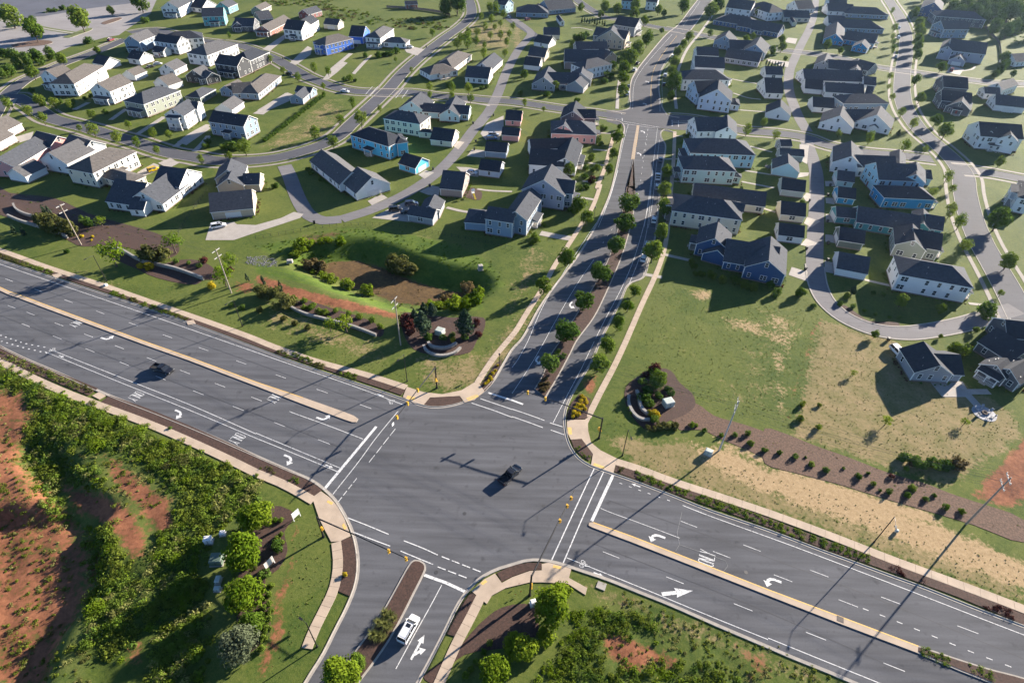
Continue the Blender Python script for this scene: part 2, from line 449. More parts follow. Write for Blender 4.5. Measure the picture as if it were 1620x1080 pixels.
gx, gy = axis(-190, 150, 1.1, 4500), axis(18, 235, 1.1, 4500)
GX, GY = np.meshgrid(gx, gy)
GZ = terrain_np(GX, GY)
ny, nx = GX.shape
_idx = np.arange(nx * ny).reshape(ny, nx)
quads = np.stack([_idx[:-1, :-1], _idx[:-1, 1:], _idx[1:, 1:], _idx[1:, :-1]], -1).reshape(-1, 4)
gme = bpy.data.meshes.new('ground')
gme.vertices.add(nx * ny)
gme.vertices.foreach_set('co', np.stack([GX, GY, GZ], -1).astype(np.float32).ravel())
gme.loops.add(quads.size); gme.loops.foreach_set('vertex_index', quads.astype(np.int32).ravel())
gme.polygons.add(len(quads)); gme.polygons.foreach_set('loop_start', np.arange(0, quads.size, 4, dtype=np.int32))
gme.update(calc_edges=True)
gme.polygons.foreach_set('use_smooth', np.ones(len(quads), bool))
ZONES = [  # kind, sheet, outline, feather in metres, weight
 ('dry', 'f', '1045 440 1290 470 1300 520 1250 680 1100 640 960 690 985 600', 6, .22),
 ('dry', 'f', '1295 505 1420 540 1600 650 1620 690 1500 770 1255 690', 2.5, .85),
 ('dry', 'f', '960 690 1130 700 1400 800 1620 890 1620 960 1300 840 1000 740', 3, .75),
 ('dry', 'f', '640 560 760 560 840 470 880 440 800 600 750 620 690 630', 4, .62),
 ('dry', 'f', '0 420 150 430 420 560 640 620 560 590 300 510 120 440', 4, .55),
 ('dry', 'f', '410 520 600 580 650 560 560 520 420 470', 4, .5),
 ('dry', 'f', '900 910 1010 950 1215 1035 1350 1090 1300 1090 1100 1010 960 950', 3, .7),
 ('dry', 'f', '830 380 880 400 840 470 820 500 790 520 800 460', 4, .5),
 ('dry', 'f', '520 150 560 170 520 215 440 240 400 235 470 190', 5, .5),
 ('dry', '02', '0 150 60 170 90 240 60 330 0 400', 3, .6),
 ('dry', 'a3', '520 160 880 200 860 280 560 260', 3, .5),
 ('dry', 'a2', '1050 150 1620 250 1620 500 1250 450 1180 330', 4, .62),
 ('dry', 'a2', '0 90 400 100 420 180 0 170', 3, .75),
 ('straw', '23', '0 790 150 830 420 900 760 1010 1000 1075 1100 1140 700 1120 430 1030 200 950 60 860', 2.0, 1.0),
 ('straw', '33', '480 10 760 30 1040 60 1300 180 1620 320 1620 420 1300 300 1000 180 760 110', 2.2, .95),
 ('straw', '22', '1290 620 1450 650 1620 700 1620 790 1480 730 1330 690', 2.5, .8),
 ('straw', '13', '0 880 110 900 180 980 230 1060 180 1150 60 1130 -60 1040', 4, .52),
 ('straw', '23', '30 60 130 60 110 250 150 420 90 500 20 430', 3, .52),
 ('straw', '12', '1080 760 1250 750 1290 830 1180 830', 2, .6),
 ('straw', '12', '1300 900 1450 930 1620 960 1620 1070 1480 1040 1340 980', 3, .58),
 ('straw', 'f', '1090 700 1140 706 1215 742 1300 776 1420 806 1540 850 1640 895 1640 945 1500 890 1330 826 1200 776 1110 730', 2.5, .82),
 ('dry', 'f', '1080 640 1240 660 1290 520 1250 470 1180 470 1160 560', 6, .36),
 ('clay', '23', '1350 900 1480 780 1620 620 1760 520 1900 700 1760 1000 1560 1010 1400 960', 1.2, 1.0),
 ('clay', '23', '1250 950 1400 930 1560 980 1640 1040 1500 1060 1320 1000', 1.5, .7),
 ('clay', '11', '0 655 250 735 520 805 800 865 910 905 880 935 700 905 400 850 200 790 0 720', 1.5, .82),
 ('clay', '10', '1470 700 1620 700 1620 780 1500 770', 2, .7),
 ('clay', '13', '270 1000 330 930 360 940 310 1010 280 1080 250 1080', .8, .55),
 ('clay', '23', '255 0 295 0 250 130 190 280 150 430 130 520 110 500 150 330 210 160', .8, .55),
 ('clay', 'f', '-80 600 0 612 30 610 58 636 56 676 36 720 66 756 108 800 140 850 145 900 126 950 100 1000 62 1090 -80 1090', 3, .68),
 ('clay', 'f', '92 758 130 768 170 788 206 808 230 850 228 886 206 874 184 842 150 814 108 792', 2.0, 1.0),
 ('clay', 'f', '160 716 196 738 232 768 268 790 278 832 250 846 224 804 188 772', 2.0, .95),
 ('clay', '30', '780 790 900 820 930 980 860 1040 800 930', 2, .7),
 ('clay', '31', '180 50 270 80 280 290 230 400 240 440 170 560 190 760 130 900 60 1040 0 1080 0 960 80 780 100 560 150 420 220 280 220 120', 1.2, .6),
 ('clay', '32', '570 770 760 790 900 860 1060 930 1010 980 860 980 740 1010 640 960 590 880', 1.8, .9),
 ('clay', '32', '1350 800 1500 860 1620 920 1620 1080 1460 1040 1480 940', 2.5, .66),
 ('clay', '32', '660 540 740 530 780 560 700 580', 1.2, .72),
 ('clay', '32', '860 680 950 690 990 730 900 720', 1.2, .62),
 ('clay', '22', '450 250 540 210 520 330 470 350', 1.2, .72),
 ('bank', '11', '0 480 230 430 560 360 800 380 1050 420 1300 480 1500 600 1560 720 1440 830 1200 850 900 760 1010 640 620 510 400 540 200 560', 3, 1.0),
 ('lush', '20', '0 180 180 240 330 340 520 400 900 560 1300 760 1620 880 1620 1100 1200 1080 1050 900 700 700 330 640 180 560 60 330', 3, 1.0),
 ('lush', '30', '560 -20 720 0 700 300 960 200 1060 0 1300 0 1280 400 1300 1100 560 1100 520 820 600 560 560 300', 3, 1.0),
 ('bank', '11', '0 590 300 640 600 720 900 800 1100 860 1440 840 1440 880 1100 900 800 850 400 740 0 650', 1.5, .9),
 ('lush', '32', '420 600 620 640 860 640 900 760 720 780 570 760 540 960 640 1080 200 1080 300 900 400 780', 2.5, 1.0),
 ('lush', '32', '640 1010 900 970 1100 960 1350 1000 1450 1100 640 1100', 2.5, .72),
 ('mud', '11', '370 545 480 515 640 510 790 555 900 600 1010 640 1180 690 1330 715 1260 760 1130 785 1000 790 860 770 740 725 600 680 480 610', 1.2, .95),
 ('mud', '11', '240 430 330 400 560 370 640 380 500 420 330 460', 2, .6),
 ('straw', '11', '1000 400 1120 420 1100 450 1010 430', 1, .5),
]
_near = (GX > -230) & (GX < 330) & (GY < 420)
for nm in ('dry', 'straw', 'lush', 'bank', 'clay', 'mud'):
    W = np.zeros(GX.shape)
    for k, code, s, fe, wt in ZONES:
        if k != nm: continue
        P = GP(code, s)
        xs = [p[0] for p in P]; ys = [p[1] for p in P]
        sel = (GX > min(xs) - 9) & (GX < max(xs) + 9) & (GY > min(ys) - 9) & (GY < max(ys) + 9)
        if not sel.any(): continue
        X, Y = GX[sel], GY[sel]
        d = edge_dist(P, X, Y) * np.where(inside(P, X, Y), 1, -1)
        W[sel] = np.maximum(W[sel], wt * np.clip(.5 + d / (2 * fe), 0, 1))
    at = gme.attributes.new(nm, 'FLOAT', 'POINT')
    at.data.foreach_set('value', W.astype(np.float32).ravel())
gme.materials.append(ground_material())
ground = ob('ground', gme)
tag(ground, 'wide green and straw coloured ground with bare red clay patches', 'ground', kind='structure')

# ------------------------------------------------------------------ flat sheets, ribbons, kerbs
ZC = [0]
def zstep():
    ZC[0] += 1
    return .0005 * (ZC[0] % 23)          # neighbouring flat layers never share a plane

def sheet(name, pts, z, m, label=None, cat=None, parent=None, kind='structure'):
    n = len(pts); z += zstep()
    a = sum(pts[i][0] * pts[(i + 1) % n][1] - pts[(i + 1) % n][0] * pts[i][1] for i in range(n))
    if a < 0: pts = pts[::-1]
    me = mesh_of(name, [(p[0], p[1], z) for p in pts], [list(range(n))], m)
    o = ob(name, me, parent)
    if parent is None: tag(o, label, cat, kind=kind)
    return o

def normals(P):
    P = np.array(P, float)
    t = np.gradient(P, axis=0)
    t /= np.linalg.norm(t, axis=1)[:, None] + 1e-9
    return np.stack([-t[:, 1], t[:, 0]], -1), t

def offset(P, d):
    n, _ = normals(P)
    return np.array(P, float) + n * (d if not hasattr(d, '__len__') else np.array(d)[:, None])

def ribbon(name, P, w, z, m, label=None, cat=None, parent=None, kind='structure', thick=0.0):
    L, R = offset(P, w / 2), offset(P, -w / 2)
    n = len(P); z += zstep()
    if thick:
        v = [(*L[i], z) for i in range(n)] + [(*R[i], z) for i in range(n)] + [(*L[i], z - thick) for i in range(n)] + [(*R[i], z - thick) for i in range(n)]
        f = []
        for i in range(n - 1):
            f += [(n + i, n + i + 1, i + 1, i), (i, i + 1, 2 * n + i + 1, 2 * n + i), (n + i + 1, n + i, 3 * n + i, 3 * n + i + 1)]
        f += [(0, 2 * n, 3 * n, n), (n - 1, 2 * n - 1, 4 * n - 1, 3 * n - 1)]
    else:
        v = [(*L[i], z) for i in range(n)] + [(*R[i], z) for i in range(n)]
        f = [(n + i, n + i + 1, i + 1, i) for i in range(n - 1)]
    o = ob(name, mesh_of(name, v, f, m), parent)
    if parent is None: tag(o, label, cat, kind=kind)
    return o

def resample(P, step):
    P = np.array(P, float)
    s = np.concatenate([[0], np.cumsum(np.linalg.norm(np.diff(P, axis=0), axis=1))])
    n = max(2, int(round(s[-1] / step)) + 1)
    t = np.linspace(0, s[-1], n)
    return np.stack([np.interp(t, s, P[:, 0]), np.interp(t, s, P[:, 1])], -1)

def kerb(P, side, label, h=.15, parent=None, gutter=True):
    """kerb upstand and gutter pan along a road edge; side +1 = upstand left of the line"""
    P = resample(P, 1.6)
    mb = MB()
    n = len(P)
    prof = [(-.45, .052), (0.0, .046), (.03, h), (.18, h), (.20, -.02)] if gutter else [(-.02, .0), (.0, h), (.18, h), (.20, -.02)]
    rows = [offset(P, side * a) for a, _ in prof]
    v = []
    for r, (a, z) in zip(rows, prof): v += [(*r[i], z) for i in range(n)]
    f = []
    for k in range(len(prof) - 1):
        for i in range(n - 1):
            q = (k * n + i, k * n + i + 1, (k + 1) * n + i + 1, (k + 1) * n + i)
            f.append(q if side > 0 else q[::-1])
    o = ob('kerb', mesh_of('kerb', v, f, kerb_mat), parent)
    if parent is None: tag(o, label, 'kerb', kind='structure')
    return o

def slabs(P, w, z, label, step=1.6, cat='pavement'):
    """a pavement laid as separate concrete slabs over a darker joint bed"""
    P = resample(P, step)
    base = ribbon('pavement', P, w + .02, z - .05, conc_joint, label, cat, thick=.10)
    L, R = offset(P, w / 2), offset(P, -w / 2)
    g = .02
    for i in range(len(P) - 1):
        t = P[i + 1] - P[i]; t = t / np.linalg.norm(t) * g
        q = [R[i] + t, R[i + 1] - t, L[i + 1] - t, L[i] + t]
        mb = MB(); mb.prism([tuple(p) for p in q], z - .06, z + random.uniform(-.004, .004))
        mb.build('slab', conc, base)
    return base

# ---- main carriageway outline: highway, both legs and the kerb returns
NW_EDGE = GP('f', '-420 270 -200 343 0 411 95 442 175 468 250 493 350 529 405 550 455 569 540 598 610 621 650 635 668 641 685 644 710 642 735 635 760 622 780 602 795 577 810 552 825 536 852 488 875 455 910 410 935 370 952 337 965 305 974 270 982 230 987 200 981 193 970 191')
NE_EDGE = GP('f', '1070 211 1052 205 1046 210 1047 219 1053 229 1051 250 1047 270 1043 320 1036 380 1027 412 1017 440 996 449 982 477 960 520 950 540 935 575 915 607 899 638 894 657 895 680 900 700 910 718 922 729 936 737 970 749 1010 763 1060 782 1105 800 1132 810 1215 838 1297 869 1355 890 1415 912 1465 930 1540 960 1620 990 1800 1060 2100 1178')
SE_EDGE = GP('f', '1700 1232 1500 1145 1352 1081 1302 1060 1252 1040 1215 1024 1135 990 1060 957 1010 937 960 917 915 902 892 894 860 887 835 887 810 894 790 900 767 911 750 924 728 952 705 998 681 1045 661 1082 630 1150 560 1320')
SW_EDGE = GP('f', '400 1300 450 1150 482 1080 510 1035 530 995 547 962 560 930 565 905 565 880 560 852 552 830 541 809 530 792 513 775 492 760 455 744 405 722 325 687 250 656 175 627 140 612 82 586 37 567 0 549 -120 495 -420 365')
NW_E, NE_E, SE_E, SW_E = smooth(NW_EDGE, 4), smooth(NE_EDGE, 4), smooth(SE_EDGE, 4), smooth(SW_EDGE, 4)
N_LEFT = GP('f', '987 200 994 150 1000 125 1010 107')
road_outline = NW_E + NE_E + SE_E + SW_E
road = sheet('highway_road', road_outline, .02, asphalt, 'grey asphalt highway and boulevard meeting at the signalled crossing', 'road')
for e, lab in ((NW_E, 'north west'), (NE_E, 'north east'), (SE_E, 'south east'), (SW_E, 'south west')):
    kerb(e, 1 if True else -1, 'pale concrete kerb rounding the %s corner of the crossing' % lab)

def lane(P, w, m=None, z=.042, name='lane_line'):
    return ribbon(name, P, w, z, m or paint_w, parent=road)
# solid lines
for code, s, w in (
    ('f', '0 418 100 452 200 486 330 531 450 573 560 611 640 641', .15),            # westbound edge line, west arm
    ('f', '-420 280 -200 350 0 418', .15),
    ('20', '285 65 800 275 1200 435 1620 612', .15), ('21', '0 612 280 725 515 823', .15),
    ('20', '315 50 820 250 1200 400 1620 585', .15), ('21', '0 580 290 700 530 800', .15),
    ('21', '222 448 450 530 678 618', .15),
    ('22', '1090 1042 1200 1083', .12), ('f', '1080 799 1107 810 1250 862 1400 919 1620 1004 1850 1090', .15),
    ('32', '345 287 800 470 1200 635 1620 805', .15), ('33', '0 795 350 937 700 1078 1100 1240', .15),
    ('32', '560 -25 620 0 840 80 1060 163', .12),
    ('12', '670 0 600 220 480 410 330 640 200 850 100 1080', .14), ('22', '100 0 40 110 0 165', .14),
    ('12', '520 560 430 690 350 820 270 960 205 1080', .12), ('22', '205 0 130 130 60 240 0 330', .12),
    ('12', '895 0 860 230 820 400 760 590 690 750 600 920 530 1060', .14),
    ('12', '882 60 870 250 845 420 800 570 740 720', .12), ('22', '520 0 440 170 350 340 260 515', .14),
    ('b3', '1105 100 1060 260 990 580 920 820 820 1075', .12), ('b3', '1380 140 1340 480 1300 780 1255 1080', .12),
    ('b3', '1400 250 1365 540 1330 860 1295 1080', .12),
    ('a3', '1145 1035 1160 800 1220 680 1350 520 1520 330', .12), ('a3', '1405 1060 1400 780 1420 680 1500 560 1620 430', .12),
    ('a3', '1100 1000 1130 780 1200 660', .1), ('a3', '1430 1000 1425 780 1450 670 1540 560', .1),
    ('31', '885 990 1010 760 1100 600 1175 460', .14),
    ('22', '240 515 320 540', .2), ('22', '245 560 330 590', .2), ('22', '0 428 110 465 205 500', .2), ('22', '0 475 100 510 195 545', .2),
    ('21', '1365 390 1500 435 1620 480', .2), ('21', '1420 362 1620 430', .2),
    ('21', '480 975 650 760 760 610 900 440', .16),
    ('f', '872.5 886 907 811 940 741', .22), ('f', '891 890 925 811 955 746', .22),
    ('31', '580 35 720 90 840 140', .2), ('31', '615 125 730 170 850 215', .2), ('31', '935 180 1050 225 1150 270', .2), ('31', '915 245 1010 285 1120 330', .2),
    ('a2', '230 900 295 825', .25), ('a2', '270 915 345 825', .25), ('a2', '515 935 590 845', .25), ('a2', '575 935 635 855', .25),
    ('b3', '985 0 990 60', .25), ('b3', '1040 0 1048 70', .25), ('b3', '1520 30 1520 120', .25), ('b3', '1580 40 1580 125', .25),
    ('b3', '1060 75 1400 130', .2), ('b3', '1065 95 1420 150', .2),
):
    lane(smooth(GP(code, s), 5), w, z=.085 if code == 'a2' else .042)
# broken cross-walk lines
def dashes(P, w, on, off, z=.042, m=None, name='lane_dash'):
    P = np.array(P, float)
    s = np.concatenate([[0], np.cumsum(np.linalg.norm(np.diff(P, axis=0), axis=1))])
    t = 0
    while t + on < s[-1]:
        a = [np.array([np.interp(u, s, P[:, 0]), np.interp(u, s, P[:, 1])]) for u in np.linspace(t, t + on, 3)]
        ribbon(name, a, w, z, m or paint_w, parent=road)
        t += on + off
dashes(GP('21', '520 1015 650 850'), .16, 1.2, .5)
dashes(GP('21', '715 765 900 530'), .16, 2.2, .5)
dashes(GP('31', '1175 280 1450 388'), .2, 1.6, .5)
dashes(GP('31', '1150 345 1390 437'), .2, 1.6, .5)
dashes(GP('22', '680 895 760 925 890 970 1040 1022'), .14, .6, 1.4)
dashes(GP('33', '600 608 740 660 1000 765 1280 880 1570 990 1900 1120'), .15, .9, 1.8)
dashes(GP('20', '-60 -60 150 12 300 40'), .3, .5, 1.3)
dashes(GP('20', '-60 -20 150 40 300 75'), .3, .5, 1.3)
# stop bars
lane(GP('21', '432 935 762 538'), .62, name='stop_bar')
lane(GP('f', '936 824 970 751'), .62, name='stop_bar')
lane(GP('31', '1065 397 1200 445 1325 503'), .55, name='stop_bar')
lane(GP('21', '1470 325 1620 372'), .5, name='stop_bar'); lane(GP('22', '0 372 70 398'), .5, name='stop_bar')
# broken lane lines: first dash start, next dash start, count
def dash_run(p, q, n0, n1, w=.12):
    a, b = np.array(up(*p)), np.array(up(*q))
    d = b - a
    u = d / np.linalg.norm(d)
    for i in range(n0, n1):
        s = a + d * i
        ribbon('lane_dash', [s, s + u * 1.6, s + u * 3.2], w, .042, paint_w, parent=road)
dash_run((314.5, 549.5), (373.75, 570.5), -17, 5)
dash_run((246.25, 594.75), (305.75, 618), -14, 5)
dash_run((285, 585.5), (340, 606.25), -5, 4)
dash_run((285, 585.5), (337, 605), -16, -5)
dash_run((1281.25, 901.25), (1393.75, 943.75), -2, 12)
dash_run((1160.75, 954.25), (1275, 999.5), -2, 12)
dash_run((1128, 871.75), (1224.25, 908.75), 0, 3)
dashes(GP('b3', '1290 145 1270 310 1240 480 1215 690 1190 790'), .12, 1.6, 4.5)
dashes(GP('12', '660 330 600 420 520 545'), .12, 1.2, 3.5)
dashes(GP('02', '860 820 835 960 820 1040'), .12, 2, 6)

# paving joints and crack sealing
for code, q in (('f', '0 436 200 503 405 575 620 652'), ('f', '0 499 200 575 405 655 540 708'), ('f', '960 790 1200 876 1400 952 1620 1042'), ('f', '940 860 1200 962 1420 1058')):
    lane(smooth(GP(code, q), 6), .06, seal_dark, .0275, 'sealed_joint')
for px in ((402, 646), (735, 812), (1180, 905), (690, 905), (860, 800), (905, 690), (300, 560)):
    c = up(*px); mb = MB(); mb.prism([(c[0] + .38 * math.cos(a), c[1] + .38 * math.sin(a)) for a in np.linspace(0, 2 * math.pi, 16, endpoint=False)], .0, .036); mb.build('manhole_cover', mat('manhole_iron', (.04, .04, .042), .6), road)
# ---- lettering and arrows painted on the road (x = direction of travel, y = left)
HW = math.radians(-22.4)
def marking(name, shapes, px, ang, sx=1.0, sy=1.0, m=None):
    c = up(*px)
    mb = MB()
    for poly in shapes:
        q = []
        for x, y in poly:
            X, Y = x * sx, y * sy
            q.append((c[0] + X * math.cos(ang) - Y * math.sin(ang), c[1] + X * math.sin(ang) + Y * math.cos(ang)))
        n = len(q)
        a = sum(q[i][0] * q[(i + 1) % n][1] - q[(i + 1) % n][0] * q[i][1] for i in range(n))
        if a < 0: q = q[::-1]
        mb.add([(p[0], p[1], .048 + .0015 * len(mb.f)) for p in q], [tuple(range(n))])
    mb.build(name, m or paint_w, road)

def stroke(pts, w):
    out = []
    for (x1, y1), (x2, y2) in zip(pts, pts[1:]):
        d = np.array([x2 - x1, y2 - y1], float); L = np.linalg.norm(d); d /= L
        n = np.array([-d[1], d[0]]) * w / 2
        a, b = np.array([x1, y1]) - d * w / 2 * .9, np.array([x2, y2]) + d * w / 2 * .9
        out.append([tuple(a - n), tuple(b - n), tuple(b + n), tuple(a + n)])
    return out
# letters: x along travel (bottom 0 .. top 2.4), y to the left
def letters():
    sh = []
    def put(pts, y0):
        for q in stroke([(h * 2.5 - 1.25, y0 - v * .5) for v, h in pts], .125): sh.append(q)
    put([(0, .12), (0, .88), (.25, 1), (.75, 1), (1, .88), (1, .12), (.75, 0), (.25, 0), (0, .12)], 1.3)
    put([(0, 0), (0, 1), (1, 0), (1, 1)], .62)
    put([(0, 1), (0, 0), (1, 0)], -.06)
    put([(0, 1), (.5, .5), (1, 1)], -.74); put([(.5, .5), (.5, 0)], -.74)
    return sh
ONLY = letters()
for px in ((121, 512), (434, 630)): marking('lettering', ONLY, px, HW, 1.05, 1.0)
for px in ((215, 627), (375, 694)): marking('lettering', ONLY, px, HW, 1.05, 1.0)
marking('lettering', ONLY, (1118, 882), HW + math.pi, 1.1, 1.05)
def turn_arrow(s):
    P = [(0, -.24), (1.3, -.24), (2.0, -.06), (2.5, .42), (2.6, .92), (3.1, .86), (2.35, 2.0), (1.55, 1.05), (2.06, 1.0), (1.98, .64), (1.65, .36), (1.25, .24), (0, .24)]
    P = [((x - 1.5), (y - .7) * s) for x, y in P]
    return [P if s > 0 else P[::-1]]
LEFT, RIGHT = turn_arrow(1), turn_arrow(-1)
for px in ((170, 534), (512, 660)): marking('arrow_marking', LEFT, px, HW)
for px in ((281, 655), (455, 727)): marking('arrow_marking', RIGHT, px, HW)
for px in ((1039, 851), (1222, 921)): marking('arrow_marking', LEFT, px, HW + math.pi)
_a, _b = up(1047, 939.5), up(1096, 934)
marking('arrow_marking', [[(0, -.34), (2.4, -.3), (2.2, -.85), (5.1, 0), (2.2, .85), (2.4, .3), (0, .34)]], (1047, 939.5), math.atan2(_b[1] - _a[1], _b[0] - _a[0]), math.hypot(_b[0] - _a[0], _b[1] - _a[1]) / 5.1, 1.05)
SLA = math.radians(67)
marking('arrow_marking', [[(0, -.18), (3.0, -.18), (3.0, -.55), (4.3, 0), (3.0, .55), (3.0, .18), (0, .18)], [(.7, -.2), (1.5, -.75), (1.25, -1.0), (2.4, -1.35), (2.2, -.2), (1.9, -.5), (1.3, -.1)]], (650, 1043), SLA, 1.0, 1.05)
BL = math.radians(-112)
marking('arrow_marking', LEFT, (905, 483), math.radians(-118))
marking('arrow_marking', LEFT, (852, 570), math.radians(-118))
for px in ((1017, 209), (1011, 244), (1024, 130), (1020, 165)): marking('arrow_marking', LEFT, px, math.radians(-100 + 180))
BIKE = [q for c in ((0, 0), (0, 1.0)) for q in stroke([(c[0] + .32 * math.cos(a), c[1] + .32 * math.sin(a)) for a in np.linspace(0, 2 * math.pi, 9)], .09)] + stroke([(0, 0), (.55, .3), (.45, .8), (0, 1.0)], .09) + stroke([(.45, .8), (.75, .75)], .09) + stroke([(.55, .3), (.95, .45), (1.1, .6)], .12)
SARROW = [[(0, -.12), (1.1, -.12), (1.1, -.35), (1.9, 0), (1.1, .35), (1.1, .12), (0, .12)]]
for px, a in (((920, 895), HW), ((80, 555), HW), ((622, 634), HW + math.pi)): marking('bicycle_marking', BIKE, px, a, 1.2, .9)
for px, a in (((939, 905), HW), ((93, 562), HW), ((607, 627), HW + math.pi), ((1013, 770), HW + math.pi), ((515, 735), HW)): marking('arrow_marking', SARROW, px, a, 1.0, 1.0)
# faint sealed loop-detector cut around the westbound lettering
lane(GP('32', '1075 0 1045 130 1060 205 1035 245 1090 290 1340 375 1365 340 1350 305 1060 205'), .09, paint_worn, .034, 'sealed_joint')

# ---- medians
def island(name, top, h, m_top, m_side, lab, cat='traffic island', kerbw=None, inner=None, inner_m=None):
    mb = MB(); mb.prism([tuple(p) for p in top], 0, h, 0, 1)
    o = mb.build(name, [m_top, m_side]); tag(o, lab, cat, kind='structure')
    if inner is not None:
        mi = MB(); mi.prism([tuple(p) for p in inner], h - .02, h + .05)
        mi.build('mulch_bed', inner_m, o)
    return o
def narrow(N, S): return list(N) + list(S)[::-1]
mN = GP('f', '-420 300 -200 376 0 454 15 461 30 466 75 483 175 520 232 541 300 565 405 604 480 629 545 652 560 658 567 663')
mS = GP('f', '-420 306 -200 382 0 460 15 467 30 472 75 489 175 526 232 547 300 571 405 611 480 640 545 664 557 668 564 668')
wm = island('traffic_island', narrow(mN, mS), .16, conc, kerb_mat, 'long narrow concrete divider between the lanes west of the crossing')
ribbon('yellow_edge', offset(mN[:-3], -.12), .16, .172, paint_y, parent=wm)
eN = GP('f', '932 827 939 826 1000 848 1100 887 1215 932 1330 975 1452 1021')
eS = GP('f', '931 831 936 834 1000 858 1100 897 1215 942 1330 987 1452 1033')
em = island('traffic_island', narrow(eN, eS), .16, conc, kerb_mat, 'long concrete divider with a yellow edge east of the crossing')
ribbon('yellow_edge', offset(eN[1:], -.12), .18, .172, paint_y, parent=em)
mb = MB(); c0 = up(*K('33', 455, 678)); mb.obox(c0, (math.cos(HW), math.sin(HW)), (.55, .5), .1, .185); mb.build('drain_grate', mat('grate_iron', (.05, .035, .03), .7), em)
pN = GP('f', '1452 1021 1560 1056 1620 1072 1800 1135 2000 1210'); pS = GP('f', '1452 1033 1510 1058 1565 1080 1720 1150 1900 1235')
pm_top = narrow(smooth(pN, 4), smooth(pS, 4))
pm = island('traffic_island', pm_top, .15, kerb_mat, kerb_mat, 'planted divider strip with dark mulch at the east end of the highway', inner=narrow(offset(smooth(pN, 4), -.28), offset(smooth(pS, 4), .28)), inner_m=mulch)
# south leg median
sW = GP('31', '1005 302 985 312 960 345 890 470 820 595 740 725 630 875 560 1000 480 1130 380 1300'); sE = GP('31', '1040 305 1068 325 1076 355 1060 400 1000 520 940 640 850 805 740 965 650 1085 560 1240')
sW, sE = smooth(sW, 4), smooth(sE, 4)
south_md = island('traffic_island', narrow(sW, sE), .16, kerb_mat, kerb_mat, 'tapering mulch filled island in the side road below the crossing', inner=narrow(offset(sW, .32), offset(sE, -.32)), inner_m=mulch)
# boulevard median
bW = GP('12', '735 0 728 100 700 240 660 400 600 580 510 740 400 920 300 1080') + GP('22', '240 90 190 220 140 300')
bE = GP('12', '768 0 775 100 772 260 735 420 690 560 600 770 520 930 410 1080') + GP('22', '370 80 290 230 215 355')
bW0, bE0 = GP('b3', '1148 440 1125 540 1085 770 1050 920'), GP('b3', '1158 440 1155 600 1160 780 1150 960')
bW, bE = smooth(bW0[:3] + bW[1:], 4), smooth(bE0[:3] + bE[1:], 4)
blvd_md = island('traffic_island', narrow(bW, bE), .16, kerb_mat, kerb_mat, 'long mulched island lined with trees down the middle of the boulevard', inner=narrow(offset(bW, .3), offset(bE, -.3)), inner_m=mulch)
island('traffic_island', narrow(GP('b3', '1185 110 1150 300 1130 430'), GP('b3', '1210 112 1180 300 1165 430')), .06, mat('paver_tan', (.33, .25, .17), .9, .15, 1), kerb_mat, 'slim tan paved divider just below the far boulevard junction')

# ---- residential streets
def street(s, w, label, m=None, z=.03, walks=None, kerbs=True, n=5, code='f'):
    P = smooth(GP(code, s), n)
    P = resample(P, 3.0)
    ribbon('street', P, w, z, m or asphalt_res, label, 'street')
    if kerbs:
        for sd in (1, -1):
            E = offset(P, sd * w / 2)
            ribbon('kerb', offset(P, sd * (w / 2 + .12)), .22, z + .06, kerb_mat, 'pale kerb on the %s side of the %s' % ('far' if sd > 0 else 'near', label), 'kerb', thick=.1)
    for sd, off, ww in (walks or []):
        ribbon('pavement', offset(P, sd * (w / 2 + off)), ww, .055, walk_far, 'concrete footway on the %s side of the %s' % ('far' if sd > 0 else 'near', label), 'pavement', thick=.05)
    return P
WALK2 = [(1, 2.5, 1.25), (-1, 2.5, 1.25)]
ST_A = street('200 62 190 66 165 77 133 89 100 101 70 114 42 126 20 142 12 150', 7.5, 'curving asphalt street between the car park and the white houses', walks=[(-1, 2.4, 1.8)], z=.034)
ST_B = street('-30 215 -10 180 8 154 20 152 37 160 57 172 80 187 107 195 142 204 167 212 208 223 250 237 275 244 303 248 337 254 387 255 437 250 487 237 520 225 540 212 552 200 567 186 582 172 597 158 616 140 635 118 657 97 682 77 707 58 732 40 745 25 745 8 737 -10', 7.2, 'long asphalt street winding between the western houses', walks=WALK2)
ST_C = street('205 52 240 47 270 53 300 61 325 65 370 70 408 82 437 94 462 108 487 122 512 132 540 141 565 145 590 146 620 147 647 146 690 152 740 156 773 159 810 161 885 172 942 179 985 186', 7.0, 'cross street running from the car park to the boulevard', z=.038, walks=WALK2)
ST_E = street('1060 186 1092 188 1130 195 1170 206 1205 209 1247 213 1280 219 1305 229 1350 238 1383 243 1433 247 1475 252', 7.4, 'cross street leading east off the boulevard', z=.036, walks=[(1, 2.6, 1.5), (-1, 2.6, 1.5)])
ST_F = street('1395 -25 1406 0 1422 25 1432 50 1433 83 1429 108 1427 142 1431 167 1443 190 1459 210 1484 231 1507 252 1523 275 1526 300 1532 330 1540 355 1553 385 1570 415 1588 446 1606 480 1620 508 1650 560', 8.2, 'broad street curving down the eastern side', z=.032, walks=WALK2)
ST_G = street('1515 268 1540 270 1567 274 1620 284 1700 300', 7.4, 'short street branching off past the eastern porch house', z=.040, walks=[(1, 2.4, 1.5), (-1, 2.4, 1.5)])
ST_H = street('1050 45 1080 50 1105 55 1130 60 1180 69 1232 79 1275 84 1320 90 1385 106 1412 110 1442 114 1483 120 1533 127 1575 132 1620 133 1700 140', 7.0, 'far cross street linking the boulevard to the eastern street', z=.042, walks=[(1, 2.4, 1.4), (-1, 2.4, 1.4)])
ST_M = street('895 -15 910 -2 925 9 943 20 960 28 985 31 1015 38 1050 45', 7.0, 'short street bending in towards the top of the boulevard', z=.044, walks=[(-1, 2.4, 1.4)])
